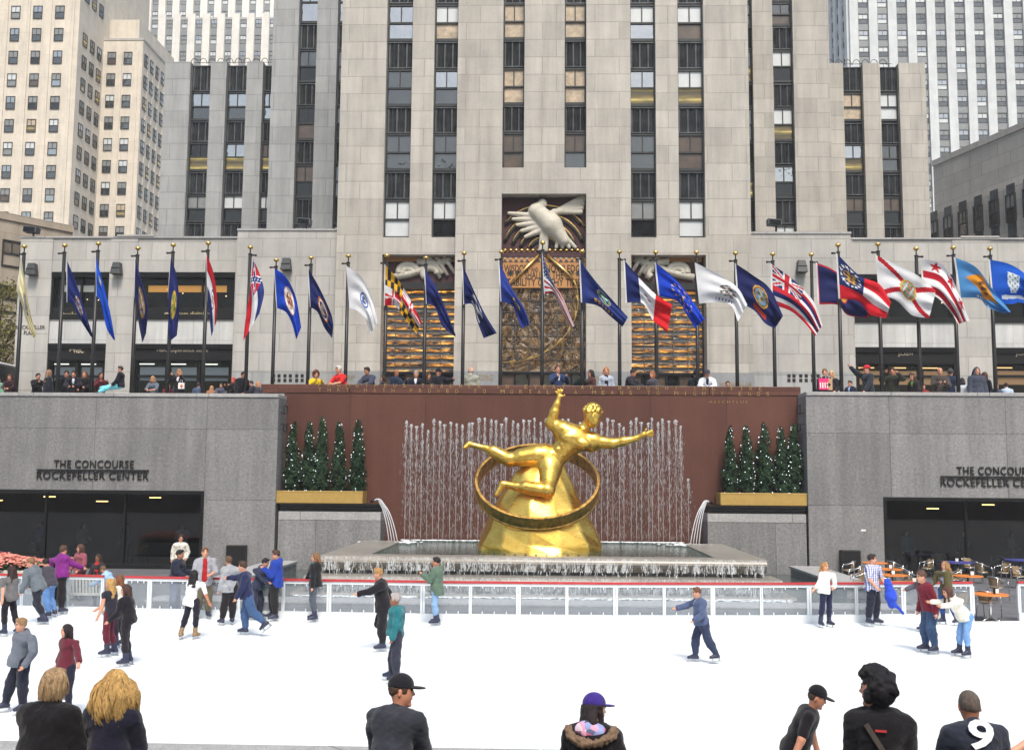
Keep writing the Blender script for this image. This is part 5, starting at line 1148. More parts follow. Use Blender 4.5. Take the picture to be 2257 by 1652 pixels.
def fl_md(u, v):
    o = np.zeros(u.shape+(3,)); q1 = ((u < .5) & (v < .5)) | ((u > .5) & (v > .5)); x = (u % .5)/.5; y = (v % .5)/.5
    b = ((np.floor(x*5.99).astype(int)+((y*1.0+x*.5) > .75).astype(int)) % 2).astype(bool); o[q1 & b] = (38, 36, 48); o[q1 & ~b] = (232, 178, 30)
    q2 = ~q1; s = ((x > .5) ^ (y > .5)); o[q2 & s] = (205, 25, 45); o[q2 & ~s] = WHITE
    d = np.minimum(np.abs(x-.5), np.abs(y-.5)); lob = q2 & (d < .07); o[lob & ~s] = (205, 25, 45); o[lob & s] = WHITE; d2 = np.minimum(np.hypot(x-.14, y-.5), np.hypot(x-.86, y-.5)); o[q2 & (d2 < .13) & ~s] = (205, 25, 45); o[q2 & (d2 < .13) & s] = WHITE; return o
def fl_la(u, v):
    o = np.zeros(u.shape+(3,))+(26, 38, 98); d = np.hypot((u-.5)*1.3, (v-.42)*1.1); o[(d < .26) & (np.sin(u*24+np.sin(v*14)*2) > -.1)] = WHITE; o[(np.abs(v-.84) < .06) & (np.abs(u-.5) < .22)] = WHITE; return o
def fl_us(u, v):
    o = np.zeros(u.shape+(3,))+WHITE; o[(np.floor(v*13).astype(int) % 2) == 0] = REDF; c = (u < .4) & (v < 7/13); o[c] = (40, 56, 120)
    x, y = u/.4*6, v/(7/13)*5; d1 = np.hypot((x % 1)-.5, ((y % 1)-.5)); o[c & (d1 < .27)] = WHITE; return o
def fl_ks(u, v):
    o = seal((40, 58, 130), [(.24, (210, 190, 120)), (.215, (70, 120, 110)), (.10, (170, 200, 200))], (.2, (60, 100, 70), (190, 220, 230)), (.5, .38))(u, v); o[(np.abs(v-.80) < .075) & (np.abs(u-.5) < .24) & (np.sin(u*70) > -.3)] = GOLD; return o
def fl_ia(u, v):
    o = np.zeros(u.shape+(3,))+WHITE; o[u < .3] = (26, 40, 105); o[u > .66] = (214, 24, 36); o[(np.hypot((u-.48)*1.4, (v-.5)*2.2) < .16) & (np.sin(u*60+v*40) > -.4)] = (170, 120, 110); return o
def fl_in(u, v):
    o = np.zeros(u.shape+(3,))+(18, 66, 200)
    for k in range(13): a = k*2*math.pi/13; o[star(u, v, .5+.24*math.cos(a), .5+.34*math.sin(a), .055)] = (226, 190, 110)
    for k in range(5): a = k*2*math.pi/5; o[star(u, v, .5+.13*math.cos(a), .5+.18*math.sin(a), .045)] = (226, 190, 110)
    o[(np.abs(u-.5) < .02) & (np.abs(v-.52) < .13)] = (226, 190, 110); return o
def fl_il(u, v):
    o = np.zeros(u.shape+(3,))+WHITE; d = np.hypot((u-.52)*1.3, (v-.45)); o[(d < .25) & (np.sin(u*30-v*26)+np.sin(v*35+u*17) > .55)] = (120, 90, 80); o[(d < .25) & (np.sin(u*27+v*31) > .75)] = (70, 90, 80); o[(np.abs(v-.86) < .05) & (np.abs(u-.5) < .2) & (np.sin(u*90) > 0)] = (80, 90, 150); return o
def fl_id(u, v):
    o = seal((26, 34, 92), [(.27, (210, 160, 60)), (.235, (120, 90, 50)), (.20, (110, 150, 190)), (.1, (190, 200, 200))], (.19, (180, 150, 90), (60, 110, 80)), (.5, .44))(u, v); o[(np.abs(v-.84-.3*(u-.5)**2) < .06) & (np.abs(u-.5) < .17)] = (190, 60, 40); return o
def fl_hi(u, v):
    o = np.zeros(u.shape+(3,))+WHITE; k = np.floor(v*8).astype(int) % 3; o[k == 1] = (200, 36, 52); o[k == 2] = (36, 46, 110); c = (u < .5) & (v < .5); x, y = u/.5, v/.5; o[c] = (36, 46, 110); w1 = np.minimum(np.abs(y-x), np.abs(y-1+x)); w2 = np.minimum(np.abs(x-.5)*1.2, np.abs(y-.5)); o[c & (w1 < .13)] = WHITE; o[c & (w1 < .05)] = (200, 36, 52); o[c & (w2 < .15)] = WHITE; o[c & (w2 < .09)] = (200, 36, 52); return o
def fl_gu(u, v):
    o = np.zeros(u.shape+(3,))+(36, 42, 98); e = np.minimum(np.minimum(u*1.5, (1-u)*1.5), np.minimum(v, 1-v)); o[e < .055] = (196, 32, 56); d = np.hypot((u-.5)*2.4, (v-.5)*1.1); o[d < .3] = (196, 32, 56); o[d < .26] = (120, 170, 200); o[(d < .26) & (v > .55)] = (225, 180, 80); return o
def fl_ga(u, v):
    o = np.zeros(u.shape+(3,))+WHITE; o[v < .34] = (214, 28, 44); o[v > .66] = (214, 28, 44); c = (u < .42) & (v < .66); o[c] = (32, 48, 104)
    for k in range(13): a = k*2*math.pi/13; o[star(u, v, .21+.145*math.cos(a), .33+.24*math.sin(a), .05)] = WHITE
    d = np.hypot((u-.21)*1.5, v-.33); o[(d < .16) & (np.sin(u*80)+np.sin(v*60) > -.3)] = (206, 160, 70); return o
def fl_fl(u, v):
    o = np.zeros(u.shape+(3,))+WHITE; w_ = np.minimum(np.abs(v-u), np.abs(v-1+u)); o[w_ < .075] = (186, 24, 42); d = np.hypot((u-.5)*1.5, v-.5); o[d < .235] = (224, 170, 60); o[d < .20] = (150, 170, 140); m = d < .19; o[m & (np.sin(u*34+v*20) > .3)] = (90, 120, 100); o[m & (np.sin(u*22-v*39) > .6)] = (200, 110, 90); o[m & (np.sin(u*51+v*9) > .8)] = (190, 205, 215); return o
def fl_dc(u, v):
    o = np.zeros(u.shape+(3,))+WHITE; o[(v > .33) & (v < .53)] = (192, 26, 48); o[(v > .73) & (v < .93)] = (192, 26, 48)
    for cu in (.22, .5, .78): o[star(u, v, cu, .17, .15)] = (192, 26, 48)
    return o
def fl_de(u, v):
    o = np.zeros(u.shape+(3,))+(84, 152, 214); d = np.abs(u-.5)/.36+np.abs(v-.45)/.40; o[d < 1] = (222, 148, 40); d2 = np.hypot((u-.5)*1.5, v-.45); o[(d2 < .2) & (np.sin(u*50+v*30) > 0)] = (110, 80, 70); o[(np.abs(v-.92) < .035) & (np.abs(u-.5) < .2) & (np.sin(u*85) > 0)] = WHITE; return o
def fl_ct(u, v):
    o = np.zeros(u.shape+(3,))+(24, 92, 204); s = (np.abs(u-.42)*1.6 < .19*(1-.6*np.clip((v-.5)/.25, 0, 1))) & (v > .2) & (v < .72); o[s] = (226, 232, 240); o[s & (np.sin(u*60)*np.sin(v*45) > .45)] = (90, 140, 120); o[(np.abs(v-.82-.5*(u-.42)**2) < .05) & (np.abs(u-.42) < .24)] = (226, 232, 240); return o
FL = [
 (54, 543, 'cream flag with a small blue crest, at the left end of the row', seal((234, 226, 184), [(.2, (90, 110, 170)), (.14, (215, 214, 190)), (.07, (70, 80, 150))], (.2, (180, 140, 60), (80, 90, 160))), [(47, 565), (54, 615), (67, 690), (80, 738)], [(36, 640), (47, 668), (60, 712), (74, 745)], 45),
 (143, 541, 'navy flag with a round crest, second pole from the left', seal((30, 44, 112), [(.25, (120, 110, 110)), (.2, (70, 90, 150))], (.24, (190, 120, 60), (220, 220, 230))), [(146, 569), (172, 634), (187, 684), (207, 747)], [(147, 666), (160, 672), (178, 706), (200, 741)], 45),
 (217, 537, 'bright blue flag hanging in one narrow fold, third pole from the left', seal((28, 92, 214), [(.10, (190, 170, 60)), (.07, (230, 230, 235))], (.1, (90, 160, 80), (220, 190, 80)), (.24, .3)), [(210, 560), (226, 619), (243, 690), (254, 750)], [(212, 652), (222, 664), (234, 720), (249, 747)], 45),
 (304, 547, 'limp navy flag with a tan crest, fourth pole from the left', seal((26, 34, 88), [(.3, (150, 120, 70)), (.22, (60, 66, 110)), (.12, (170, 140, 100))], (.26, (180, 140, 70), (190, 190, 200))), [(297, 566), (310, 610), (326, 675), (322, 734)], [(296, 656), (303, 672), (306, 714), (314, 755)], 45),
 (382, 540, 'limp navy flag with yellow crest, fifth pole from the left', seal((34, 44, 110), [(.27, (214, 178, 50)), (.2, (190, 170, 90))], (.25, (70, 120, 60), (220, 190, 70))), [(375, 564), (390, 610), (395, 675), (390, 739)], [(370, 655), (371, 690), (371, 720), (374, 752)], 45),
 (459, 536, 'limp red white and blue flag with a crest, sixth pole from the left', fl_mo, [(454, 557), (470, 599), (478, 655), (477, 709)], [(457, 664), (461, 680), (463, 712), (466, 741)], 45),
 (552, 545, 'limp flag with a starred saltire canton over blue white and red bars', fl_ms, [(556, 566), (574, 608), (582, 645), (572, 690)], [(550, 650), (546, 672), (540, 712), (536, 751)], 45),
 (609, 573, 'royal blue flag with a white round seal', seal((22, 72, 200), [(.33, (190, 120, 60)), (.31, (232, 230, 226)), (.2, (190, 130, 90))], (.2, (150, 40, 40), (230, 220, 200))), [(603, 590), (629, 609), (651, 651), (664, 721)], [(609, 678), (630, 688), (643, 712), (653, 748)], 46.5),
 (686, 568, 'navy flag with an orange and white seal, its fly tucked under', seal((30, 40, 100), [(.28, (190, 110, 40)), (.23, (220, 220, 214)), (.19, (50, 60, 110)), (.12, (200, 200, 196))], (.15, (80, 80, 110), (190, 150, 80))), [(678, 589), (704, 634), (729, 689), (735, 716)], [(683, 676), (700, 688), (715, 722), (732, 745)], 46.5),
 (768, 564, 'white flag with a blue crest, the farthest left white one', seal((234, 236, 240), [(.2, (60, 100, 180)), (.15, (226, 230, 238)), (.1, (60, 90, 180))], (.13, (60, 90, 180), (200, 190, 120))), [(763, 585), (797, 611), (819, 656), (832, 709)], [(770, 679), (786, 684), (806, 704), (815, 738)], 46.5),
 (853, 563, 'flag quartered in black and gold chequers with red and white crosses', fl_md, [(847, 581), (877, 616), (902, 656), (929, 709)], [(846, 673), (872, 674), (888, 696), (918, 735)], 46.5),
 (939, 568, 'plain navy flag in front of the left lit glass screen', seal((36, 46, 116), [(.14, (60, 66, 130))], None), [(934, 589), (962, 634), (984, 684), (1005, 740)], [(939, 669), (958, 676), (974, 716), (1000, 740)], 46.5),
 (1023, 558, 'navy flag with a white bird emblem left of the central glass', fl_la, [(1018, 580), (1044, 639), (1068, 690), (1095, 734)], [(1021, 671), (1042, 672), (1052, 708), (1066, 745)], 46.5),
 (1105, 555, 'folded navy flag with gold lettering in front of the central glass', seal((40, 62, 150), [(.2, (180, 150, 60)), (.16, (40, 62, 150))], (.2, (200, 170, 70), (60, 80, 160))), [(1098, 571), (1128, 634), (1156, 680), (1167, 714)], [(1103, 664), (1128, 672), (1138, 694), (1149, 724)], 46.5),
 (1196, 535, 'red and white striped flag with a blue starred canton on the tallest central pole', fl_us, [(1194, 555), (1216, 614), (1241, 656), (1266, 718)], [(1199, 649), (1222, 647), (1238, 684), (1258, 722)], 46.4),
 (1283, 554, 'navy flag with a green round seal and gold word', fl_ks, [(1276, 571), (1314, 621), (1349, 660), (1384, 699)], [(1280, 666), (1318, 674), (1342, 694), (1372, 720)], 46.5),
 (1365, 555, 'vertical blue, white and red flag right of the central pillar', fl_ia, [(1374, 571), (1411, 614), (1446, 649), (1482, 671)], [(1379, 667), (1416, 668), (1440, 706), (1471, 733)], 46.5),
 (1445, 556, 'bright blue flag with a ring of pale gold stars', fl_in, [(1442, 576), (1488, 615), (1523, 658), (1554, 704)], [(1450, 651), (1494, 664), (1514, 694), (1532, 722)], 46.5),
 (1535, 556, 'white flag with a brown bird emblem, between two blue flags', fl_il, [(1531, 578), (1590, 608), (1626, 634), (1647, 671)], [(1541, 669), (1580, 666), (1612, 674), (1626, 709)], 46.5),
 (1621, 558, 'navy flag with a gold rimmed round seal and red ribbon', fl_id, [(1619, 579), (1659, 606), (1697, 636), (1726, 696)], [(1625, 664), (1662, 684), (1686, 712), (1708, 724)], 46.7),
 (1703, 560, 'flag striped white, red and blue with a crossed canton', fl_hi, [(1698, 580), (1748, 616), (1793, 664), (1813, 716)], [(1700, 671), (1740, 684), (1768, 706), (1797, 740)], 46.5),
 (1788, 561, 'navy flag with a red border, half hidden by the striped flag before it', fl_gu, [(1798, 578), (1836, 594), (1880, 630), (1928, 691)], [(1802, 671), (1846, 672), (1868, 694), (1910, 701)], 46.9),
 (1847, 540, 'red, white and red flag with a blue canton ringed by stars', fl_ga, [(1842, 556), (1893, 606), (1938, 626), (1964, 666)], [(1848, 658), (1892, 664), (1918, 692), (1953, 701)], 45),
 (1935, 538, 'white flag with a red saltire and a central seal', fl_fl, [(1929, 561), (1988, 588), (2030, 612), (2063, 641)], [(1937, 649), (1976, 662), (2010, 694), (2048, 701)], 45),
 (2019, 548, 'white flag with two red bars and red stars', fl_dc, [(2029, 568), (2080, 586), (2113, 644), (2137, 706)], [(2033, 646), (2066, 656), (2096, 688), (2112, 714)], 45),
 (2101, 546, 'light blue flag with an orange diamond', fl_de, [(2102, 566), (2150, 588), (2184, 632), (2228, 687)], [(2115, 656), (2158, 658), (2176, 676), (2215, 691)], 45.1),
 (2182, 548, 'blue flag with a white shield emblem at the right edge', fl_ct, [(2178, 571), (2225, 582), (2262, 606), (2296, 650)], [(2187, 666), (2226, 670), (2256, 668), (2288, 700)], 45),
]
def catmull(pts, n):
    p = np.array(pts, float); p = np.concatenate([[2*p[0]-p[1]], p, [2*p[-1]-p[-2]]]); out = []
    for t in np.linspace(0, len(pts)-1-1e-6, n):
        i = int(t); f = t-i; a, b, c, d = p[i:i+4]; out.append(.5*((2*b)+(-a+c)*f+(2*a-5*b+4*c-d)*f*f+(-a+3*b-3*c+d)*f**3))
    return np.array(out)
POLE_L = ['behind the grey parapet', 'before the red wall parapet']
def make_pole():
    t = thing('flagpole', (0, 0, 0), 'x', 'flagpole', 'black flagpoles along the plaza')
    H = 10.0; MB().tube([(0, 0, 0), (0, 0, H*.3), (0, 0, H)], [.088, .086, .075], 12).build('pole', M['black'], t, True); MB().tube([(0, 0, 0), (0, 0, .45), (0, 0, .5)], [.17, .15, .09], 12).build('foot', M['black'], t, True)
    MB().tube([(0, 0, H), (0, 0, H+.30)], .03, 8).build('finial_stem', M['black'], t, True); MB().ball((0, 0, H+.40), .125, 16, 12).build('finial_ball', M['gold'], t, True)
    MB().box(-.26, .03, -.05, .05, H-.13, H-.05).ball((-.25, 0, H-.09), .07, 8, 6).ball((0, 0, H-.03), .10, 10, 6, (1, 1, .6)).build('pulley', M['black'], t); return t
p0 = make_pole(); first = True
for i, (bx_, by_, lab, fn, top, bot, Yp) in enumerate(FL):
    o = p0 if first else copy_tree(p0); first = False; c = P(bx_, by_, Yp); s = (c[2]-ZG)/10.4
    o.location = (c[0], Yp, ZG); o.scale = (1, 1, s); ORG[o] = np.array(o.location)
    for ch in o.children:
        if ch.name.startswith('finial_ball'): ch.scale[2] = 1.0
    if top[0][0] > bx_+3: o.rotation_euler[2] = math.pi
    tag(o, 'black pole flying the '+' '.join(lab.split(',')[0].split()[:11]))
    nu, nv = 72, 46; A = catmull(top, nu); B = catmull(bot, nu); U, Vv = np.meshgrid(np.linspace(0, 1, nu), np.linspace(0, 1, nv), indexing='ij')
    r = np.random.default_rng(100+i); ph = r.uniform(0, 6.28, 4)
    pos = np.zeros((nu, nv, 3)); bulge = r.uniform(-.15, .15)
    for a in range(nu):
        for b in range(nv):
            v = b/(nv-1); q = A[a]*(1-v)+B[a]*v; pos[a, b] = (q[0], q[1], 0)
    u_, v_ = U, Vv; tight = np.linalg.norm(A-B, axis=1); tight = np.clip(1.25-tight/95, .15, 1.1)[:, None]
    dep = -.22-.85*u_**1.1+tight*(.16*np.sin(2.2*math.pi*v_+4*u_+ph[0])+.10*np.sin(5.2*math.pi*v_+3.0*u_+ph[1])*np.minimum(1, u_*4))+.13*np.sin(7*u_+2.2*v_+ph[2])*np.minimum(1, u_*3)+.05*np.sin(16*u_+5*v_+ph[3])*np.minimum(1, u_*2)
    W = np.zeros((nu, nv, 3))
    for a in range(nu):
        for b in range(nv): W[a, b] = P(pos[a, b, 0], pos[a, b, 1], Yp+dep[a, b])
    idx = np.arange(nu*nv).reshape(nu, nv); Fq = np.stack([idx[:-1, :-1], idx[1:, :-1], idx[1:, 1:], idx[:-1, 1:]], -1).reshape(-1, 4)
    org = W[0, 0].copy(); fo = np_mesh('flag', W.reshape(-1, 3), Fq, M['flag'], None, True, None, org); tag(fo, lab, 'flag', 'state flags flying on the plaza poles')
    uc = (U[:-1, :-1]+U[1:, 1:])/2; vc = (Vv[:-1, :-1]+Vv[1:, 1:])/2; col = fn(uc, vc)/255.; col = np.where(uc[..., None] < .022, .92, col)
    col = np.where(col <= .04045, col/12.92, ((col+.055)/1.055)**2.4)*.86; c4 = np.concatenate([col.reshape(-1, 3), np.ones((len(Fq), 1))], 1); c4 = np.repeat(c4, 4, 0)
    ca = fo.data.color_attributes.new('Col', 'FLOAT_COLOR', 'CORNER'); ca.data.foreach_set('color', c4.astype(np.float32).ravel())
# ================================================================== people
SKIN = {'l': (205, 152, 128), 'm': (186, 130, 104), 't': (150, 100, 76), 'd': (92, 60, 45)}
_sk = {}
def skinmat(k):
    if k not in _sk:
        q = NT('skin', .55, 0, lin(SKIN[k]), .4); b = lin(SKIN[k]); f = q.noise(q.pos(), 14, 4, .6); q.base(q.mix(1.0, b, q.ramp(f, [(.3, (.85, .8, .78)), (.7, (1.12, 1.1, 1.08))]), 'MULTIPLY'))
        q.b.inputs['Subsurface Weight'].default_value = .08; q.b.inputs['Subsurface Radius'].default_value = (.02, .008, .004); _sk[k] = q.m
    return _sk[k]
UP = np.array([0, 0, 1.0]); NP_ = [0]
def person(label, at, yaw=0, head=None, height=None, gz=0.0, lean=0, slean=0, L=(5, 9, 18, 6), R=(5, 9, 18, 6), lL=(3, 4, -3, 3), lR=(3, 4, -3, 3), hy=0, hp=0, top=('jacket', (30, 30, 35)), legs=((25, 26, 40), 1.0), skate='navy', hair=('short', (60, 42, 30)), skin='l', vox=.021, sleeve=1.0, hem=.10, hood=False, collar=None, inner=None, female=False, build_=1.17, cap=None, scarf=None, group=None, anchor='foot', extra=None, open_=False, fat=1.0):
    """at: (X, Y) of the supporting foot (or of the pelvis), yaw 0 = facing the camera, 90 = right, -90 = left.
    L/R, lL/lR: (forward, outward) degrees of upper and lower limb segment"""
    NP_[0] += 1; sd_ = NP_[0]
    if female and build_ == 1.17: build_ = 1.07
    F = np.array([math.sin(RAD(yaw)), -math.cos(RAD(yaw)), 0]); S = np.cross(UP, F)
    T = unit(math.cos(RAD(lean))*math.cos(RAD(slean))*UP+math.sin(RAD(lean))*F+math.sin(RAD(slean))*S); TF = unit(F-T*(F@T)); TS = np.cross(T, TF)
    def dv(f, o, s): return math.cos(RAD(o))*(math.sin(RAD(f))*F-math.cos(RAD(f))*UP)+math.sin(RAD(o))*s*S
    j = {}; pel = np.zeros(3); sw = .175 if female else .20; hw = .092 if female else .085
    j['pel'] = pel; j['waist'] = pel+T*.19; j['chest'] = pel+T*.37; j['neck'] = pel+T*.52
    Hd = unit(T*.55+UP*.45+F*math.sin(RAD(hp))*.6); hF0 = unit(math.cos(RAD(hy))*F+math.sin(RAD(hy))*S); hF = unit(hF0-Hd*(hF0@Hd)); hS = np.cross(Hd, hF); j['head'] = j['neck']+Hd*.172+hF*.02
    foot = {}
    for s, A, B in ((1, L, lL), (-1, R, lR)):
        k = 'L' if s > 0 else 'R'
        j['sh'+k] = pel+T*.455+TS*s*sw; j['el'+k] = j['sh'+k]+dv(A[0], A[1], s)*.285; j['wr'+k] = j['el'+k]+dv(A[2], A[3], s)*.245; j['ha'+k] = j['wr'+k]+dv(A[2]+4, A[3], s)*.085
        j['hip'+k] = pel-T*.03+S*s*hw; j['kn'+k] = j['hip'+k]+dv(B[0], B[1], s)*.425; j['an'+k] = j['kn'+k]+dv(B[2], B[3], s)*.42
    lo = 'L' if j['anL'][2] <= j['anR'][2] else 'R'
    lift = .165 if skate else .085
    for k, B in (('L', lL), ('R', lR)):
        if j['an'+k][2] > j['an'+lo][2]+.07 and B[2] < -8: a = RAD(B[2]*.75); foot[k] = unit(math.cos(a)*F+math.sin(a)*UP)
        else: foot[k] = unit(F+S*(.22 if k == 'L' else -.22))
    topz = j['head'][2]+.134+(.03 if hair[0] in ('curly',) else .012); ext = topz-j['an'+lo][2]+lift
    k_ = (height or 1.72)/1.72
    base = np.array([at[0], at[1], gz])
    if head is not None: zt = P(head[0], head[1], at[1])[2]; k_ = (zt-gz)/ext
    if head is not None and anchor == 'pel':
        for _ in range(2): zt = P(head[0], head[1], at[1]+k_*j['head'][1])[2]; k_ = (zt-gz)/ext
        hx_ = P(head[0], head[1]+20, at[1]+k_*j['head'][1])[0]; base[0] = hx_-k_*j['head'][0]
    off = base-k_*(np.array([j['an'+lo][0], j['an'+lo][1], j['an'+lo][2]-lift]) if anchor == 'foot' else np.array([0, 0, j['an'+lo][2]-lift]))
    for n in j: j[n] = j[n]*k_+off
    b_ = build_; K = k_; HK = K*1.10
    def s_(a, b, ra, rb=None, k=.035): return seg(a, b, ra*K, (rb if rb is not None else ra)*K, k*K)
    pel, waist, chest, neck, hd = j['pel'], j['waist'], j['chest'], j['neck'], j['head']; Rh = np.stack([hS, hF, Hd])
    if head is not None and anchor == 'foot':
        hx_ = P(head[0], head[1]+18, j['head'][1])[0]; sh_ = (hx_-j["head"][0])/(j["head"][2]-gz); sh_ = np.clip(sh_, -.09, .09)
        for n in j: j[n] = j[n]+np.array([sh_*(j[n][2]-gz-.1), 0, 0])
        T = unit(T+np.array([sh_, 0, 0])*T[2])
    t = thing('person', tuple(base), label, 'person', group)
    def torso(g, r0=1.0):
        w1 = .062 if female else .078
        return [s_(chest+T*.055*K-TS*w1*K, chest+T*.055*K+TS*w1*K, .098*b_+g), s_(waist-TS*.05*K*fat, waist+TS*.05*K*fat, (.082 if female else .094)*b_*fat+g, None, .09), s_(chest, waist, .095*b_+g, .09*b_*fat+g, .06), s_(pel-TS*.062*K, pel+TS*.062*K, .104*b_+g, None, .08), s_(waist, pel, .09*b_+g, .10*b_+g, .06),
                s_(j['shL']-TS*.045*K-T*.01*K, j['shR']+TS*.045*K-T*.01*K, .058+g*.55, None, .06)]
    def arm(k, g, to=1.0, tap=1.0):
        q = []; A, E, W_ = j['sh'+k], j['el'+k], j['wr'+k]
        q.append(s_(A, E if to >= .5 else A+(E-A)*to*2, .052*b_+g, .042*b_+g*tap, .03))
        if to > .5: f = (to-.5)*2; q.append(s_(E, E+(W_-E)*f, .041*b_+g*tap, (.041-.011*f)*b_+g*tap, .02))
        return q
    def leg(k, g, fl=1.0):
        return [s_(j['hip'+k], j['kn'+k], .082*b_+g, .054*b_+g*fl, .04), s_(j['kn'+k], j['kn'+k]+(j['an'+k]-j['kn'+k])*.35, .054*b_+g*fl, .054*b_+g*fl, .03), s_(j['kn'+k]+(j['an'+k]-j['kn'+k])*.35, j['kn'+k]+(j['an'+k]-j['kn'+k])*(.84 if (skate and g > 0) else 1.0), .054*b_+g*fl, (.036*b_+g*fl)*(1.0 if g == 0 or not skate else .92), .03)]
    # --- the body: one continuous surface
    pr = torso(0)+arm('L', 0)+arm('R', 0)+leg('L', 0)+leg('R', 0)
    pr += [s_(neck-T*.06*HK, hd-Hd*.03*HK, .056, .05, .03), ell(hd+Hd*.02*HK, Rh, np.array([.074, .094, .100])*HK, .02*HK), ell(hd-Hd*.045*HK+hF*.018*HK, Rh, np.array([.058, .072, .072])*HK, .04*HK), s_(hd+hF*.088*HK+Hd*.012*HK, hd+hF*.105*HK-Hd*.018*HK, .011, .015, .012), s_(hd-hS*.075*HK-hF*.002*HK+Hd*.01*HK, hd-hS*.08*HK-hF*.006*HK-Hd*.03*HK, .014, .011, .008), s_(hd+hS*.075*HK-hF*.002*HK+Hd*.01*HK, hd+hS*.08*HK-hF*.006*HK-Hd*.03*HK, .014, .011, .008), s_(hd-Hd*.098*HK+hF*.075*HK, hd-Hd*.09*HK+hF*.07*HK, .022, .018, .02)]
    for k in 'LR':
        a, w_ = j['an'+k], j['wr'+k]; pr += [s_(a-UP*.035*K, a-UP*.058*K+foot[k]*.12*K, .034, .026, .015), s_(w_, j['ha'+k], .032, .036, .02)]
    V, Fq = sdf(pr, vox); mi = np.zeros(len(Fq), int)
    fm = MB()      # fingers, eyes and lips belong to the same body mesh
    for k, s, A in (('L', 1, L), ('R', -1, R)):
        d = unit(j['ha'+k]-j['wr'+k]); side = unit(np.cross(d, F+.3*UP)); curl = unit(np.cross(side, d)); ln = (.062, .074, .078, .072)
        for i in range(4):
            p0 = j['ha'+k]+side*(i-1.5)*.017*K; p1 = p0+(d*.7+curl*.1)*ln[i]*K*.6; p2 = p1+(d*.55+curl*.45)*ln[i]*K*.55; fm.tube([p0, p1, p2], [.0095*K, .0085*K, .0065*K], 5)
        p0 = j['wr'+k]+(j['ha'+k]-j['wr'+k])*.4+side*.028*K; fm.tube([p0, p0+(d*.5+side*.6)*.04*K, p0+(d*.8+side*.5+curl*.3)*.065*K], [.012*K, .010*K, .007*K], 5)
    nf0 = len(fm.f); fm.cur = 1
    for s in (-1, 1): fm.ball(hd+hF*.084*HK+hS*s*.032*HK+Hd*.018*HK, .0105*HK, 6, 4); fm.tube([hd+hF*.091*HK+hS*s*.018*HK+Hd*.036*HK, hd+hF*.082*HK+hS*s*.048*HK+Hd*.037*HK], .006*HK, 4)
    fm.cur = 2; fm.tube([hd+hF*.086*HK-hS*.022*HK-Hd*.050*HK, hd+hF*.093*HK-Hd*.051*HK, hd+hF*.086*HK+hS*.022*HK-Hd*.050*HK], .0065*HK, 5)
    V2 = np.array(fm.v); f4 = np.array([f for f in fm.f if len(f) == 4]); m4 = [m for f, m in zip(fm.f, fm.m) if len(f) == 4]; f5 = [f for f in fm.f if len(f) == 5]; m5 = [m for f, m in zip(fm.f, fm.m) if len(f) == 5]; fx = [f for f in fm.f if len(f) not in (4, 5)]
    np_mesh('body', np.concatenate([V, V2]), [Fq, f4+len(V)]+([np.array(f5)+len(V)] if f5 else []), [skinmat(skin), hairmat((40, 28, 22)), M['lip']], t, True, np.concatenate([mi, m4, m5]))
    # --- legs
    lc, fl = legs[0], legs[1]; g = .020 if fl <= 1 else .030
    tp = [s_(pel-TS*.062*K, pel+TS*.062*K, .104*b_+.009, None, .06), s_(pel, waist-T*.06*K, .100*b_+.009, .094*b_*fat+.009, .04)]
    for k in 'LR':
        q = leg(k, g, 1.0 if fl <= 1 else 1.35); tp += q
    tp += [half(waist-T*.04*K, T)]
    V, Fq = sdf(tp, vox); V = wrinkle(V, Fq, min(vox*.45, .008), 22, sd_); np_mesh(legs[2] if len(legs) > 2 else 'trousers', V, Fq, fabric(lc) if not isinstance(lc, bpy.types.Material) else lc, t)
    # --- top
    nm, tc = top[0], top[1]; g = {'tee': .026, 'sweater': .034, 'jacket': .038, 'coat': .042, 'vest': .034}.get(nm, .024)
    hemp = pel+T*(.19-.19-hem)*K
    tp = torso(g)
    tp.append(s_(pel-TS*.03*K, pel-T*max(hem, .04)*K-TS*.03*K, .116*b_+g, .122*b_+g, .05)); tp.append(s_(pel+TS*.03*K, pel-T*max(hem, .04)*K+TS*.03*K, .116*b_+g, .122*b_+g, .05))
    tp += [half(hemp, -T)]
    if inner: tp += [cut(s_(neck+T*.03*K+TF*.10*K, chest-T*.02*K+TF*.15*K, .055, .035))]
    if open_: tp += [cut(s_(neck+TF*.12*K, pel+TF*.16*K, .05, .075))]
    for k in 'LR': tp += arm(k, g*(.62 if female else .75), sleeve if nm != 'vest' else .12, 1.15 if nm in ('jacket', 'coat', 'sweater') else 1.0)
    if collar: tp.append(s_(neck-T*.02*K, neck+Hd*(.035 if collar is True else .075)*K, .070, .068, .02))
    if nm in ('jacket', 'coat') and not hood: tp += [s_(neck-T*.03*K-TF*.02*K, neck+Hd*.02*K-TF*.015*K, .070, .066, .02)]
    if hood: tp += [ell(neck-TF*.085*K+T*.01*K, np.stack([TS, TF, T]), np.array([.115, .068, .085])*K, .03*K), s_(neck+TS*.075*K+TF*.02*K, neck-TS*.075*K+TF*.02*K, .045, None, .03)]
    V, Fq = sdf(tp, vox); V = wrinkle(V, Fq, min(vox*.6, .011) if vox > .012 else .008, 18, sd_+50); V = V if vox > .012 else wrinkle(V, Fq, .004, 45, sd_+51)
    np_mesh(nm, V, Fq, tc if isinstance(tc, bpy.types.Material) else fabric(tc), t)
    if inner:
        V, Fq = sdf(torso(.014)+[half(hemp+T*.02*K, -T)], vox); np_mesh('shirt', V, Fq, fabric(inner), t)
    # --- hair
    hs, hc = hair; tp = None
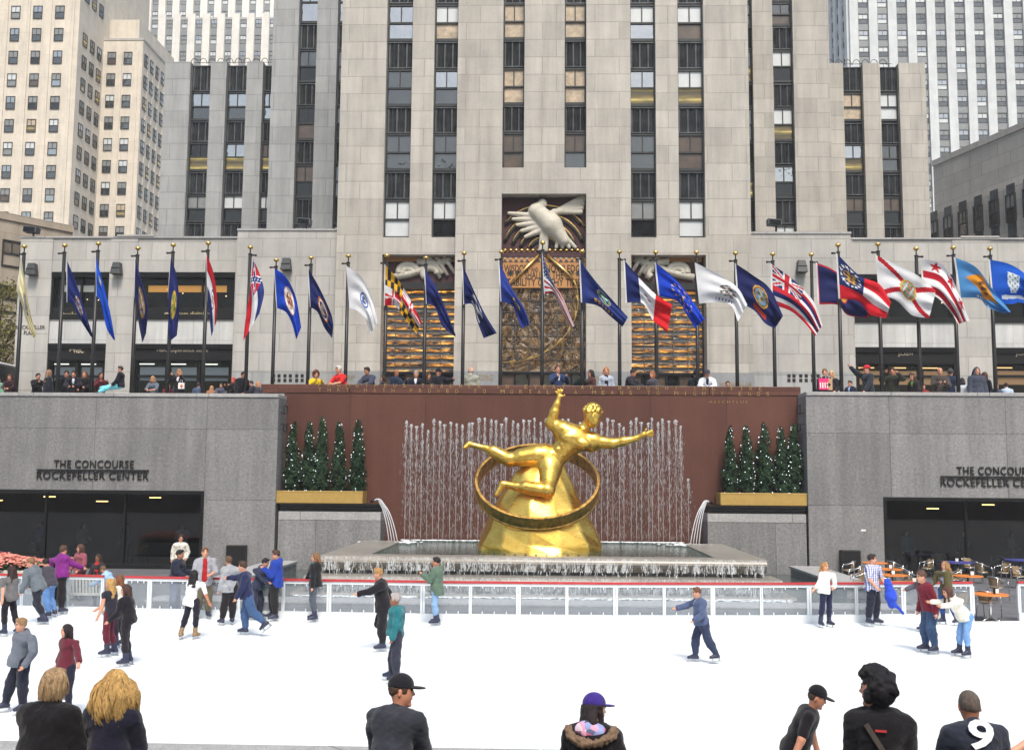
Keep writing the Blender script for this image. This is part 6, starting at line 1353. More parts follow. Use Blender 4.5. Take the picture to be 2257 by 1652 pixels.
    crown = ell(hd+Hd*.034*HK-hF*.008*HK, Rh, np.array([.084, .102, .100])*HK, .02*HK); face = cut(ell(hd+hF*.105*HK-Hd*.045*HK, Rh, np.array([.085, .082, .122])*HK)); low = half(hd-Hd*.055*HK, -Hd)
    if hs == 'short': tp = [crown, s_(hd+hF*.055*HK+Hd*.105*HK-hS*.03*HK, hd+hF*.07*HK+Hd*.10*HK+hS*.03*HK, .026, None, .03), face, half(hd-Hd*.05*HK, -Hd)]
    elif hs == 'buzz': tp = [ell(hd+Hd*.022*HK-hF*.006*HK, Rh, np.array([.080, .099, .101])*HK, .02*HK), face, half(hd-Hd*.06*HK, -Hd)]
    elif hs == 'bald': tp = [ell(hd+Hd*.012*HK-hF*.008*HK, Rh, np.array([.0775, .097, .088])*HK, .02*HK), face, half(hd-Hd*.05*HK, -Hd), half(hd+Hd*.045*HK, Hd)]
    elif hs in ('long', 'pony', 'wavy', 'bob'):
        tp = [crown, face]; back = hd-hF*.055*HK
        if hs == 'pony': tp += [half(hd-Hd*.06*HK, -Hd), s_(hd-hF*.10*HK+Hd*.05*HK, hd-hF*.14*HK-Hd*.02*HK, .03, .036), s_(hd-hF*.14*HK-Hd*.02*HK, hd-hF*.12*HK-Hd*.22*HK, .036, .018)]
        else:
            ln = {'long': .33, 'wavy': .36, 'bob': .13}[hs]; wd = {'long': .052, 'wavy': .078, 'bob': .055}[hs]
            for s in (-1, -.35, .35, 1): a = back+hS*s*.048*K; tp.append(s_(a+Hd*.02*K, a-UP*ln*K*(1-.12*abs(s))-TF*.055*K+hS*s*.045*K*(1.6 if hs == 'wavy' else 1), .055, wd*.72, .03))
            for s in (-1, 1): tp.append(s_(hd+hS*s*.068*HK+Hd*.02*HK+hF*.01*HK, hd+hS*s*.085*HK-UP*ln*.75*HK+hF*.02*HK, .030, .026, .03))
    elif hs == 'curly':
        tp = [crown, face, half(hd-Hd*.10*HK, -Hd)]; r = np.random.default_rng(sd_)
        for i in range(95):
            a, b = r.uniform(0, 6.28), r.uniform(-.95, 1.5); n = np.array([math.cos(a)*math.cos(b), math.sin(a)*math.cos(b), math.sin(b)])
            if n[1] > .22 and n[2] < .62: continue
            q = hd+Hd*.03*HK+(hS*n[0]*.10+hF*n[1]*.11+Hd*n[2]*.11)*HK; tp.append(ell(q, Rh, np.array([.034, .034, .034])*HK*r.uniform(.8, 1.3), .012*HK))
    if tp and cap: tp.append(half(hd+Hd*.035*HK, Hd))
    if tp:
        hv = min(vox, .017); V, Fq = sdf(tp, hv)
        amp = {'short': .006, 'buzz': .002, 'bald': .0015, 'long': .006, 'wavy': .014, 'bob': .006, 'pony': .006, 'curly': .008}[hs]; V = wrinkle(V, Fq, amp*K, 60 if hs != 'wavy' else 42, sd_+9); np_mesh('hair', V, Fq, hairmat(hc), t)
    if cap:
        cc, br, fwd = cap; bd = unit(hF*fwd[0]+hS*fwd[1]) if isinstance(fwd, tuple) else hF*fwd
        cv = min(vox, .014); tp = [ell(hd+Hd*.045*HK-hF*.004*HK, Rh, np.array([.089, .107, .098])*HK, .02*HK), half(hd+Hd*.028*HK, -Hd)]
        V, Fq = sdf(tp, cv); co_ = np_mesh('cap', V, Fq, fabric(cc) if not isinstance(cc, bpy.types.Material) else cc, t)
        if br:
            sd2 = unit(np.cross(Hd, bd)); Rb = np.stack([sd2, bd, Hd]); V, Fq = sdf([ell(hd+Hd*.035*HK+bd*.115*HK, Rb, np.array([.078, .085, .012])*HK, .01), half(hd+bd*.075*HK, -bd)], min(cv, .008)); np_mesh('brim', V, Fq, fabric(cc), co_)
    if scarf:
        V, Fq = sdf([s_(neck+TS*.06*K+TF*.03*K, neck-TS*.06*K+TF*.03*K, .05, None, .04), s_(neck-TS*.05*K-TF*.04*K, neck+TS*.05*K-TF*.04*K, .048, None, .04), s_(neck+TF*.085*K+TS*.03*K, waist+TF*.135*K+TS*.04*K, .04, .035, .03), s_(neck+TF*.085*K-TS*.03*K, chest-T*.08*K+TF*.14*K-TS*.03*K, .04, .035, .03)], vox); np_mesh('scarf', wrinkle(V, Fq, .008, 40, sd_), Fq, fabric(scarf), t)
    # --- skates or shoes
    for k in 'LR':
        a = j['an'+k]; fd = foot[k]; sh = unit(a-j['kn'+k]); up = unit(UP-fd*(UP@fd)) if abs(fd[2]) < .05 else unit(np.cross(np.cross(fd, -sh), fd)); sid = np.cross(up, fd)
        if skate:
            mt = M['tanboot' if skate == 'tan' else 'boot']; V, Fq = sdf([s_(a-sh*.125*K, a+up*-.02*K, .067, .060, .02), s_(a+fd*.01*K, a-up*.045*K+fd*.11*K, .060, .048, .02), s_(a-up*.045*K-fd*.035*K, a-up*.055*K+fd*.17*K, .052, .042, .02), half(a-up*.088*K, -up)], min(vox, .018)); bo = np_mesh('skate', V, Fq, mt, t)
            bl = MB(); c = a-up*.158*K+fd*.055*K; bl.obox(c, fd*.165*K, sid*.004*K, up*.012*K)
            for q in (-.07, .12): bl.obox(a-up*.118*K+fd*q*K, fd*.022*K, sid*.006*K, up*.032*K)
            bl.obox(a-up*.088*K+fd*.05*K, fd*.14*K, sid*.026*K, up*.005*K); bl.build('blade', M['blade'], bo)
        else:
            V, Fq = sdf([s_(a-up*.035*K-fd*.03*K, a-up*.05*K+fd*.15*K, .046, .036, .02), half(a-up*.083*K, -up)], min(vox, .02)); np_mesh('shoe', V, Fq, M['shoe'], t)
    return t, j, K, (F, S, T, TF, TS, hF, hS, Hd)
BLK, NVY, JEA, GRY = (24, 22, 27), (26, 30, 52), (52, 76, 118), (104, 108, 116)
def rink(label, fx, fy, hx, hy_, yaw, **kw):
    g = G(fx, fy); return person(label, (g[0], g[1]), yaw, head=(hx, hy_), **kw)

def strand_hair(person_, n, L, spread, wave, waves, r, col, face_cut=.35, seed=1, top=1.0, tip=.45, base_r=(.086, .104, .104), name='hair_strands'):
    t, j, K, fr = person_; hF, hS, Hd = fr[5:8]; hd = j['head']+Hd*.03*K; rr = np.random.default_rng(seed); m = MB()
    while n > 0:
        a = rr.uniform(0, 2*math.pi); th0 = rr.uniform(.02, 1.25)
        if math.cos(a) > face_cut and (th0 > .5 or face_cut < .1): continue
        n -= 1; lock = round(a*9)/9; ph = lock*7.3+rr.normal(0, .35); wv = waves*(1+.15*math.sin(lock*11)); pts = []; rad = []; ln = L*(.8+.3*rr.random())*(1 if math.cos(a) < .2 else .75); N = 15; ca, sa = math.cos(a), math.sin(a); out = hF*ca+hS*sa; sw_ = rr.normal(0, .012)
        p0 = None
        for i in range(N):
            u = i/(N-1); arcl = .16; s = u*(ln+arcl)
            if s < arcl:
                th = th0+(1.55-th0)*s/arcl; bump_ = 1+.07*math.sin(lock*13); p = hd+(hS*sa*base_r[0]+hF*ca*base_r[1])*math.sin(th)*K*1.03+Hd*base_r[2]*math.cos(th)*K*1.03; p0 = p; d = 0
            else:
                f = (s-arcl)/ln; p = p0-UP*(s-arcl)*K+out*(spread*math.sin(math.pi*min(1, f**.75))*(1 if tip > 0 else 1)+tip*spread*f*0)*K+np.cross(out, UP)*sw_*f*K-fr[2]*0; d = f
            w_ = wave*min(1, .2+d*1.3); p = p+out*.016*math.sin(lock*13+u*3)*K*min(1, u*2)*(wave/.02); p = p+out*w_*math.sin(ph+wv*u*6.28)*K+np.cross(out, UP)*w_*.9*math.cos(ph+wv*u*6.28+.6)*K
            pts.append(p); rad.append(r*(1-.65*u**2)*K)
        m.tube(pts, rad, 4, False)
    return m.build(name, hairmat(col), t, True)
# ---- skaters and people by the barrier
rink('woman with long dark hair in a grey top skating off the left edge', 10, 1402, 12, 1246, -110, lean=4, L=(-15, 8, 5, 4), R=(10, 8, 20, 4), lL=(8, 3, -2, 2), lR=(-6, 3, -16, 2), top=('tee', (98, 96, 98)), sleeve=.3, legs=((22, 20, 26), .8), hair=('long', (48, 28, 24)), female=True)
rink('stooped skater in a grey hooded jacket and dark jeans, pushing left', 100, 1376, 60, 1229, -95, lean=24, L=(2, 10, 20, 5), R=(30, 10, 40, 10), lL=(-10, 3, -32, 2), lR=(16, 3, -30, 2), top=('jacket', (98, 106, 114)), hood=True, hair=('short', (128, 96, 66)), legs=((30, 32, 46), 1.0))
rink('skater in a charcoal jacket and pale blue jeans beside the stooped grey jacket skater', 108, 1362, 83, 1232, -120, lean=27, L=(8, 14, 40, 16), lL=(-5, 4, -22, 3), lR=(12, 4, -26, 2), top=('jacket', (62, 60, 70)), hair=('short', (26, 20, 20)), legs=((88, 126, 178), 1.15))
rink('person in a purple hooded top leaning on the left barrier', 123, 1352, 113, 1201, 165, slean=12, lean=14, L=(20, 12, 30, 10), R=(42, 34, 52, 44), lL=(8, 5, -4, 4), lR=(-6, 6, -14, 6), top=('sweater', (116, 34, 118)), hood=True, hair=('short', (82, 58, 44)), legs=((26, 22, 26), 1.2))
def behind(label, hx, hy_, Y, yaw, **kw): return person(label, (X(hx, Y, hy_+60), Y), yaw, head=(hx, hy_), anchor='pel', skate=None, **kw)
behind('woman in a mauve sweater standing behind the end of the left barrier', 177, 1198, 32.6, -25, hy=-40, L=(12, 16, 46, -12), R=(10, 16, 40, -10), top=('sweater', (140, 76, 88)), hem=.14, hair=('long', (84, 56, 46)), legs=((26, 24, 34), 1), female=True)
behind('girl with a red scarf behind the gate gap in the left barrier', 216, 1220, 30.9, -15, lean=8, L=(25, 12, 60, -10), R=(20, 12, 60, -10), top=('jacket', (44, 40, 46)), scarf=(196, 40, 40), hair=('long', (58, 38, 32)), skin='t', legs=((30, 28, 34), 1), female=True)
behind('bent child in a pale blue hooded jacket at the left gate gap', 227, 1246, 29.9, -100, lean=42, L=(40, 12, 60, 10), R=(40, 12, 60, 10), top=('jacket', (150, 184, 220)), hood=True, hair=('short', (120, 84, 56)), legs=((60, 56, 60), 1))
rink('curly blonde woman in a dark vest and wine red trousers', 236, 1448, 230, 1274, -85, lean=5, hp=4, L=(10, 6, 22, 4), R=(25, 8, 55, 6), lL=(7, 2, -3, 2), lR=(2, 3, -12, 2), top=('vest', (36, 34, 46)), hem=.16, inner=(150, 152, 160), hair=('wavy', (182, 142, 84)), scarf=(112, 104, 104), legs=((92, 26, 44), .9), female=True)
rink('long haired skater in a cream top half hidden between two women', 256, 1428, 255, 1266, -85, lean=3, L=(12, 8, 40, 4), R=(12, 8, 40, 4), lL=(5, 2, -4, 2), lR=(-4, 3, -10, 2), top=('sweater', (214, 206, 196)), hem=.14, hair=('long', (120, 74, 44)), legs=((40, 26, 40), .9), female=True)
rink('woman in a black cardigan with a pink hem leading the group of three', 277, 1469, 266, 1287, -80, lean=6, hp=6, L=(18, 8, 48, 6), R=(18, 10, 50, 4), lL=(3, 3, -3, 3), lR=(6, 3, -10, 2), top=('jacket', (26, 22, 30)), hem=.08, inner=(226, 50, 92), hair=('long', (66, 42, 36)), legs=((30, 27, 34), 1.0), female=True)
rink('tall youth in a grey hooded sweater with a hand in his pocket', 49, 1572, 73, 1359, -40, lean=-2, slean=8, hp=14, L=(-6, 16, 30, -10), R=(0, 10, 12, 4), lL=(-2, 4, -8, 4), lR=(14, 8, 2, 8), top=('sweater', (98, 104, 116)), hood=True, hem=.12, hair=('short', (150, 118, 86)), legs=((30, 32, 48), 1.05), vox=.018)
rink('dark haired woman in a maroon sweater with arms held out', 150, 1580, 158, 1375, -35, hy=-30, slean=0, L=(12, 44, 24, 46), R=(2, 26, 6, 18), lL=(2, 4, -4, 4), lR=(6, 4, 0, 4), top=('sweater', (92, 32, 46)), hem=.15, sleeve=.85, hair=('long', (34, 20, 24)), legs=((30, 30, 48), .95), female=True, vox=.018)
rink('woman in a white tee with very long black hair and tan skates', 429, 1408, 440, 1255, 170, slean=-7, L=(4, 10, 6, 6), R=(4, 22, 14, 24), lL=(-6, 6, -16, 4), lR=(4, 5, -2, 5), top=('tee', (226, 226, 230)), sleeve=.42, hem=.14, hair=('long', (22, 16, 22)), legs=((26, 24, 38), .85), skate='tan', female=True, skin='m')
rink('young man in an open grey shirt over a red tee leaning at the barrier', 458, 1363, 454, 1204, 25, L=(14, 12, 70, -40), R=(6, 14, 16, 8), top=('jacket', (150, 150, 158)), open_=True, sleeve=.55, hem=.16, inner=(160, 28, 36), hair=('short', (116, 82, 56)), legs=((92, 86, 70), 1.1))
behind('dark haired man in a navy jacket behind the barrier', 396, 1210, 29.9, 85, lean=8, L=(20, 8, 80, 6), R=(20, 8, 70, 6), top=('jacket', (34, 38, 58)), hair=('short', (24, 20, 24)), legs=((92, 100, 130), 1.1), skin='m')
behind('man in a patterned knit sweater and khaki trousers', 398, 1178, 38.2, 30, L=(5, 20, 30, -20), R=(0, 14, 12, 6), top=('sweater', M['nordic']), hem=.14, hair=('short', (60, 42, 34)), legs=((160, 142, 92), 1.1))
rink('boy in a light grey hooded jacket and black trousers, back turned', 511, 1376, 516, 1224, -140, L=(4, 12, 10, 8), R=(12, 12, 34, 10), lL=(3, 4, -4, 4), lR=(2, 4, -4, 4), top=('jacket', (150, 152, 158)), hood=True, hem=.14, hair=('short', (96, 72, 54)), legs=((28, 22, 26), 1.25))
rink('boy in a navy orange printed hooded top striding with one leg back', 540, 1399, 542, 1234, -85, lean=9, hp=-2, L=(10, 10, 25, 6), R=(78, 14, 84, 10), lL=(-22, 4, -52, 3), lR=(10, 3, -6, 2), top=('sweater', (32, 38, 74)), hem=.12, hair=('short', (70, 48, 38)), legs=((56, 82, 122), 1.1))
rink('black haired boy in a dark hooded jacket bent over the rail', 553, 1366, 571, 1229, 80, lean=15, hp=12, L=(30, 10, 40, 6), R=(50, 10, 60, 10), lL=(14, 3, -12, 3), lR=(0, 4, -18, 3), top=('jacket', (46, 52, 74)), hood=True, hair=('short', (26, 22, 28)), legs=((40, 46, 66), 1.1))
rink('tall boy in a bright blue jacket with a hand at his mouth', 607, 1369, 600, 1211, -70, hp=8, L=(18, 10, 128, -18), R=(12, 10, 40, 0), lL=(3, 4, -2, 4), lR=(8, 8, -2, 6), top=('jacket', (28, 58, 150)), hood=True, hem=.16, inner=None, hair=('short', (70, 50, 40)), legs=((28, 27, 30), 1.1), fat=1.08)
rink('woman in a black cardigan with a turquoise scarf at the barrier', 694, 1371, 685, 1217, -75, L=(2, 10, 6, 6), R=(14, 34, 30, 46), lL=(3, 3, -3, 3), lR=(6, 4, -8, 3), top=('jacket', (24, 24, 28)), hem=.10, inner=(40, 140, 200), scarf=(38, 120, 150), hair=('bob', (124, 90, 60)), legs=((74, 80, 90), .9), female=True)
rink('blond boy in a black jacket with one arm stretched out', 843, 1436, 838, 1251, -85, lean=8, hp=8, L=(62, 14, 78, 10), R=(-30, 20, -10, 16), lL=(4, 3, -6, 3), lR=(16, 4, -68, 4), top=('jacket', (24, 22, 28)), collar=True, hem=.16, hair=('short', (164, 126, 78)), legs=((26, 24, 30), 1.05), vox=.019)
rink('grey haired man in a teal sweater and baggy trousers', 873, 1506, 882, 1307, -95, lean=-1, hp=2, L=(2, 8, 12, 4), R=(2, 8, 12, 4), lL=(-2, 3, -7, 3), lR=(12, 4, 3, 4), top=('sweater', (32, 104, 112)), collar=True, hem=.06, hair=('short', (168, 160, 160)), legs=((44, 46, 60), 1.5), skin='t', vox=.018, fat=1.1)
rink('black haired boy in a green parka and light jeans', 961, 1379, 955, 1227, -90, hp=4, L=(26, 8, 128, -6), R=(24, 8, 120, -4), lL=(3, 3, -3, 3), lR=(6, 3, -8, 3), top=('coat', (84, 104, 90)), hood=True, hem=.22, collar=True, scarf=(190, 196, 206), hair=('short', (20, 20, 26)), legs=((120, 152, 188), .95), skin='m')
rink('boy in a navy sleeved grey jacket skating alone with an arm out', 1533, 1458, 1541, 1291, -80, lean=7, slean=0, hp=4, L=(8, 14, 60, 10), R=(66, 16, 74, 12), lL=(-14, 6, -32, 5), lR=(18, 4, -2, 3), top=('jacket', (74, 86, 118)), hem=.10, inner=(150, 168, 170), hair=('short', (104, 66, 48)), legs=((44, 52, 78), 1.05), vox=.019)
rink('blonde woman in a white top resting on the rail, arm across her waist', 1827, 1381, 1830, 1237, 25, slean=5, L=(10, 8, 62, -50), R=(-6, 26, 4, 50), lL=(3, 4, 0, 3), lR=(3, 6, 0, 4), top=('sweater', (228, 226, 220)), sleeve=.8, hem=.08, hair=('wavy', (172, 128, 72)), legs=((28, 32, 62), .9), female=True)
pj = rink('dark haired young man in a blue plaid shirt', 1931, 1377, 1929, 1219, 40, hy=30, L=(12, 14, 54, -30), R=(8, 12, 40, -16), lL=(2, 4, -2, 4), lR=(4, 12, 2, 16), top=('tee', M['plaid']), sleeve=.42, hem=.14, hair=('short', (50, 34, 30)), legs=((28, 32, 48), 1.05))
# the blue jacket he carries
_, jj, K, fr = pj; h = jj['haL']; jm_ = [seg(h+np.array([.02, -.08, .12]), h+np.array([.10, -.10, -.28]), .09, .15, .05), seg(h+np.array([.10, -.10, -.28]), h+np.array([.12, -.08, -.52]), .16, .10, .05), seg(h+np.array([.14, -.10, -.42]), h+np.array([.40, -.12, -.72]), .06, .035, .04)]
V, Fq = sdf(jm_, .02); o = np_mesh('carried_jacket', wrinkle(V, Fq, .012, 20, 3), Fq, fabric((44, 76, 196)), None, True, None, tuple(h)); tag(o, 'bright blue jacket hanging from the hand of the man in the plaid shirt', 'jacket')
rink('man in a wine red sweater over a white collar leaning into his glide', 2062, 1441, 2034, 1257, -80, lean=17, hp=-4, L=(-12, 10, -4, 8), R=(-8, 10, 10, 8), lL=(12, 3, -12, 3), lR=(16, 3, -6, 3), top=('sweater', (104, 22, 40)), hem=.06, collar=None, inner=None, scarf=None, hair=('short', (92, 62, 50)), legs=((50, 72, 104), 1.1), vox=.019)
rink('woman in a cream sweater and pale jeans pushing the man in wine red', 2134, 1450, 2106, 1291, -80, lean=38, hp=0, L=(74, 6, 84, 4), R=(80, 8, 86, 8), lL=(9, 3, -8, 3), lR=(14, 3, -5, 3), top=('sweater', (224, 220, 206)), hem=.10, hair=('long', (84, 52, 44)), legs=((112, 150, 200), .95), female=True, vox=.019)
rink('long haired woman in an olive jacket by the barrier near the gate', 2080, 1375, 2071, 1234, -70, L=(10, 14, 20, 10), R=(20, 12, 60, 0), lL=(-8, 10, -14, 8), lR=(3, 4, -2, 4), top=('jacket', (78, 72, 40)), hem=.16, scarf=(180, 176, 186), hair=('wavy', (150, 112, 72)), legs=((44, 70, 130), .9), female=True)
rink('skater in dark grey hidden behind the man in wine red, arm reaching out', 2047, 1395, 2046, 1254, -85, lean=8, L=(30, 10, 40, 8), R=(56, 22, 62, 20), lL=(6, 3, -6, 3), lR=(8, 4, -4, 3), top=('jacket', (84, 84, 94)), hair=('short', (60, 42, 36)), legs=((46, 46, 66), 1.0))
def nearp(label, hx, hy_, Y, yaw, gz=.28, **kw): return person(label, (X(hx, Y, hy_+80), Y), yaw, head=(hx, hy_), gz=gz, anchor='pel', **kw)
nearp('man in a black tee and black cap skating close to the near parapet', 1800, 1509, 11.9, 75, gz=0.0, lean=22, slean=0, hp=14, L=(6, 22, 14, 14), R=(-20, 28, -26, 22), lL=(10, 4, -6, 4), lR=(6, 4, -10, 4), top=('tee', (22, 19, 24)), sleeve=.36, hem=.08, hair=('bald', (70, 50, 40)), cap=((22, 20, 26), True, 1), legs=((40, 56, 92), 1.1), vox=.013, skin='m')
# ---- onlookers at the near parapet, seen from behind
FG = dict(skate=None, vox=.0115)
f1_ = nearp('person with cropped grey blonde hair in a high collared black coat', 119, 1471, 9.1, 172, hy=0, lean=8, L=(28, 6, 60, -20), R=(10, 12, 60, -8), top=('coat', (17, 15, 18)), collar=2, hem=.3, hair=('short', (156, 128, 96)), legs=((22, 20, 24), 1.1), build_=1.1, fat=1.2, **FG)
f2_ = nearp('woman with long wavy blonde hair in a dark navy jacket', 254, 1474, 9.2, 178, lean=6, L=(20, 6, 60, -20), R=(20, 6, 60, -20), top=('jacket', (24, 24, 40)), hem=.16, hair=('long', (168, 130, 76)), legs=((24, 24, 30), 1.0), female=True, build_=1.06, **FG)
cm_ = nearp('man in a dark grey jacket and black cap looking right over the ice', 884, 1485, 9.4, 160, lean=16, hy=-66, hp=-2, L=(16, 5, 50, -14), R=(30, -3, 62, -16), top=('jacket', (46, 48, 56)), hem=.16, hair=('short', (76, 54, 40)), cap=((26, 25, 32), True, 1), legs=((30, 30, 38), 1.1), build_=1.12, skin='m', **FG)
hp_ = nearp('person in a purple cap and dark coat with a fur trimmed hood', 1310, 1527, 9.4, 170, lean=14, hy=-52, hp=6, L=(20, 10, 50, -16), R=(20, 10, 50, -16), top=('coat', (26, 21, 27)), hem=.26, hair=('bob', (40, 28, 28)), cap=((56, 40, 122), True, 1), scarf=(170, 120, 160), legs=((26, 24, 30), 1.1), build_=1.18, fat=1.1, **FG)
_, jj, K, fr = hp_; T, TF, TS = fr[2:5]; nk = jj['neck']; hp2 = []; nfur = 40
for i in range(nfur):
    a = math.pi*(.0+1.0*i/(nfur-1)); q = nk-TF*(.075+.13*math.sin(a))*K+TS*.205*math.cos(a)*K-T*(.02+.12*math.sin(a))*K; hp2.append(ell(q+RNG.normal(0, .006, 3), np.eye(3), np.array([.034, .034, .034])*RNG.uniform(.8, 1.25), .012))
V, Fq = sdf(hp2, .011); hd_o = np_mesh('fur_trim', wrinkle(V, Fq, .012, 90, 4), Fq, hairmat((128, 104, 82)), hp_[0])
V, Fq = sdf([ell(nk-TF*.115*K-T*.02*K, np.stack([TS, TF, T]), np.array([.155, .060, .085])*K, .03)], .012); hl = NT('hood_lining', .9, 0, (.3, .3, .3)); vv = hl.n('TexVoronoi'); vv.inputs['Scale'].default_value = 17; hl.l(hl.pos(), vv.inputs['Vector']); hl.base(hl.ramp(vv.outputs['Color'], [(.2, lin((60, 66, 80))), (.42, lin((150, 160, 210))), (.55, lin((70, 80, 96))), (.68, lin((214, 110, 150))), (.85, lin((226, 222, 232)))])); np_mesh('hood_lining', wrinkle(V, Fq, .01, 20, 8), Fq, hl.m, hp_[0])
wc = nearp('dark curly haired woman in a black fleece with a shoulder strap', 1930, 1471, 9.0, 165, hy=68, L=(8, 5, 40, -20), R=(8, 5, 40, -20), top=('jacket', (20, 18, 22)), collar=2, hem=.16, hair=('curly', (20, 17, 22)), legs=((26, 24, 30), 1.0), female=True, build_=1.14, skin='m', **FG)
_, jj, K, fr = wc; F, S, T, TF, TS = fr[:5]; sm_ = MB(); pts = []
for u in np.linspace(0, 1, 12): q = jj['neck']+(TS*.10-T*.05)*K+((jj['pel']-TS*.20*K)-(jj['neck']+(TS*.10-T*.05)*K))*u-TF*(.148+.036*math.sin(math.pi*min(1, u*1.1)))*K; pts.append(q)
for a, b in zip(pts[:-1], pts[1:]): sm_.obox((a+b)/2, (b-a)*.52, unit(np.cross(b-a, TF))*.021, TF*.004)
so2 = sm_.build('bag_strap', fabric((70, 64, 58)), wc[0]); MB().obox(pts[5]-TF*.008, unit(pts[6]-pts[5])*.03, unit(np.cross(pts[6]-pts[5], TF))*.03, TF*.006).build('buckle', M['blade'], so2)
MB().obox(jj['neck']-T*.085*K-TF*.172*K, TS*.045, T*.009, TF*.003).build('red_mark', plain('red_print', (.45, .03, .04), .7), wc[0])
nn_p = nearp('man with cropped hair in a navy jacket with a large white 9', 2136, 1517, 9.2, 176, lean=14, hp=16, L=(16, 7, 46, -16), R=(16, 7, 46, -16), top=('jacket', (40, 44, 56)), hem=.16, hair=('buzz', (96, 84, 76)), legs=((34, 34, 42), 1.1), build_=1.12, fat=1.1, skin='t', **FG)
_, jj, K, fr = nn_p; F, S, T, TF, TS = fr[:5]
def on_back(name, s, w_, h_, c, rot):
    o = letters(name, s, plain('white_print', (.8, .82, .84), .7), -.5, .5, 0, 1, 0, None, .004, 1.0, .022)
    me = o.data; n = len(me.vertices); co = np.zeros(n*3, np.float32); me.vertices.foreach_get('co', co); co = co.reshape(-1, 3).astype(float); ca, sa = math.cos(rot), math.sin(rot); x = co[:, 0]*w_; z = co[:, 2]*h_; x, z = x*ca-z*sa, x*sa+z*ca
    q = c+np.outer(x, -TS)+np.outer(z, T)-np.outer(.012-.55*(x**2)*0+co[:, 1]*1.0-1.1*x**2, TF)
    q = q-ORG[nn_p[0]]; me.vertices.foreach_set('co', q.astype(np.float32).ravel()); me.update(); o.parent = nn_p[0]
bk = jj['chest']-TF*.166*K
on_back('jacket_number', '9', .21*K, .25*K, bk+T*.085*K-TS*.0, RAD(-12)); MB().obox(bk-T*.075*K-TS*.03*K-TF*.016, -TS*.095*K+T*.012*K, T*.022*K, TF*.004).build('jacket_number', plain('white_print', (.8, .82, .84), .7), nn_p[0])
nearp('person mostly outside the frame at right, one bare forearm showing', 2345, 1500, 11.0, 0, gz=0.0, L=(10, 14, 20, 10), R=(30, 40, 40, 62), top=('tee', (90, 130, 150)), sleeve=.35, hair=('short', (70, 50, 40)), legs=((40, 50, 80), 1.0), vox=.02)

strand_hair(f1_, 1700, .135, .006, .009, 1.3, .0024, (176, 148, 112), .55, 3, base_r=(.092, .110, .112))
strand_hair(f2_, 1700, .44, .085, .024, 2.6, .0026, (204, 166, 104), .35, 5, base_r=(.094, .112, .114))
strand_hair(wc, 700, .09, .014, .020, 3.4, .0026, (24, 20, 26), .05, 7, base_r=(.105, .118, .118))
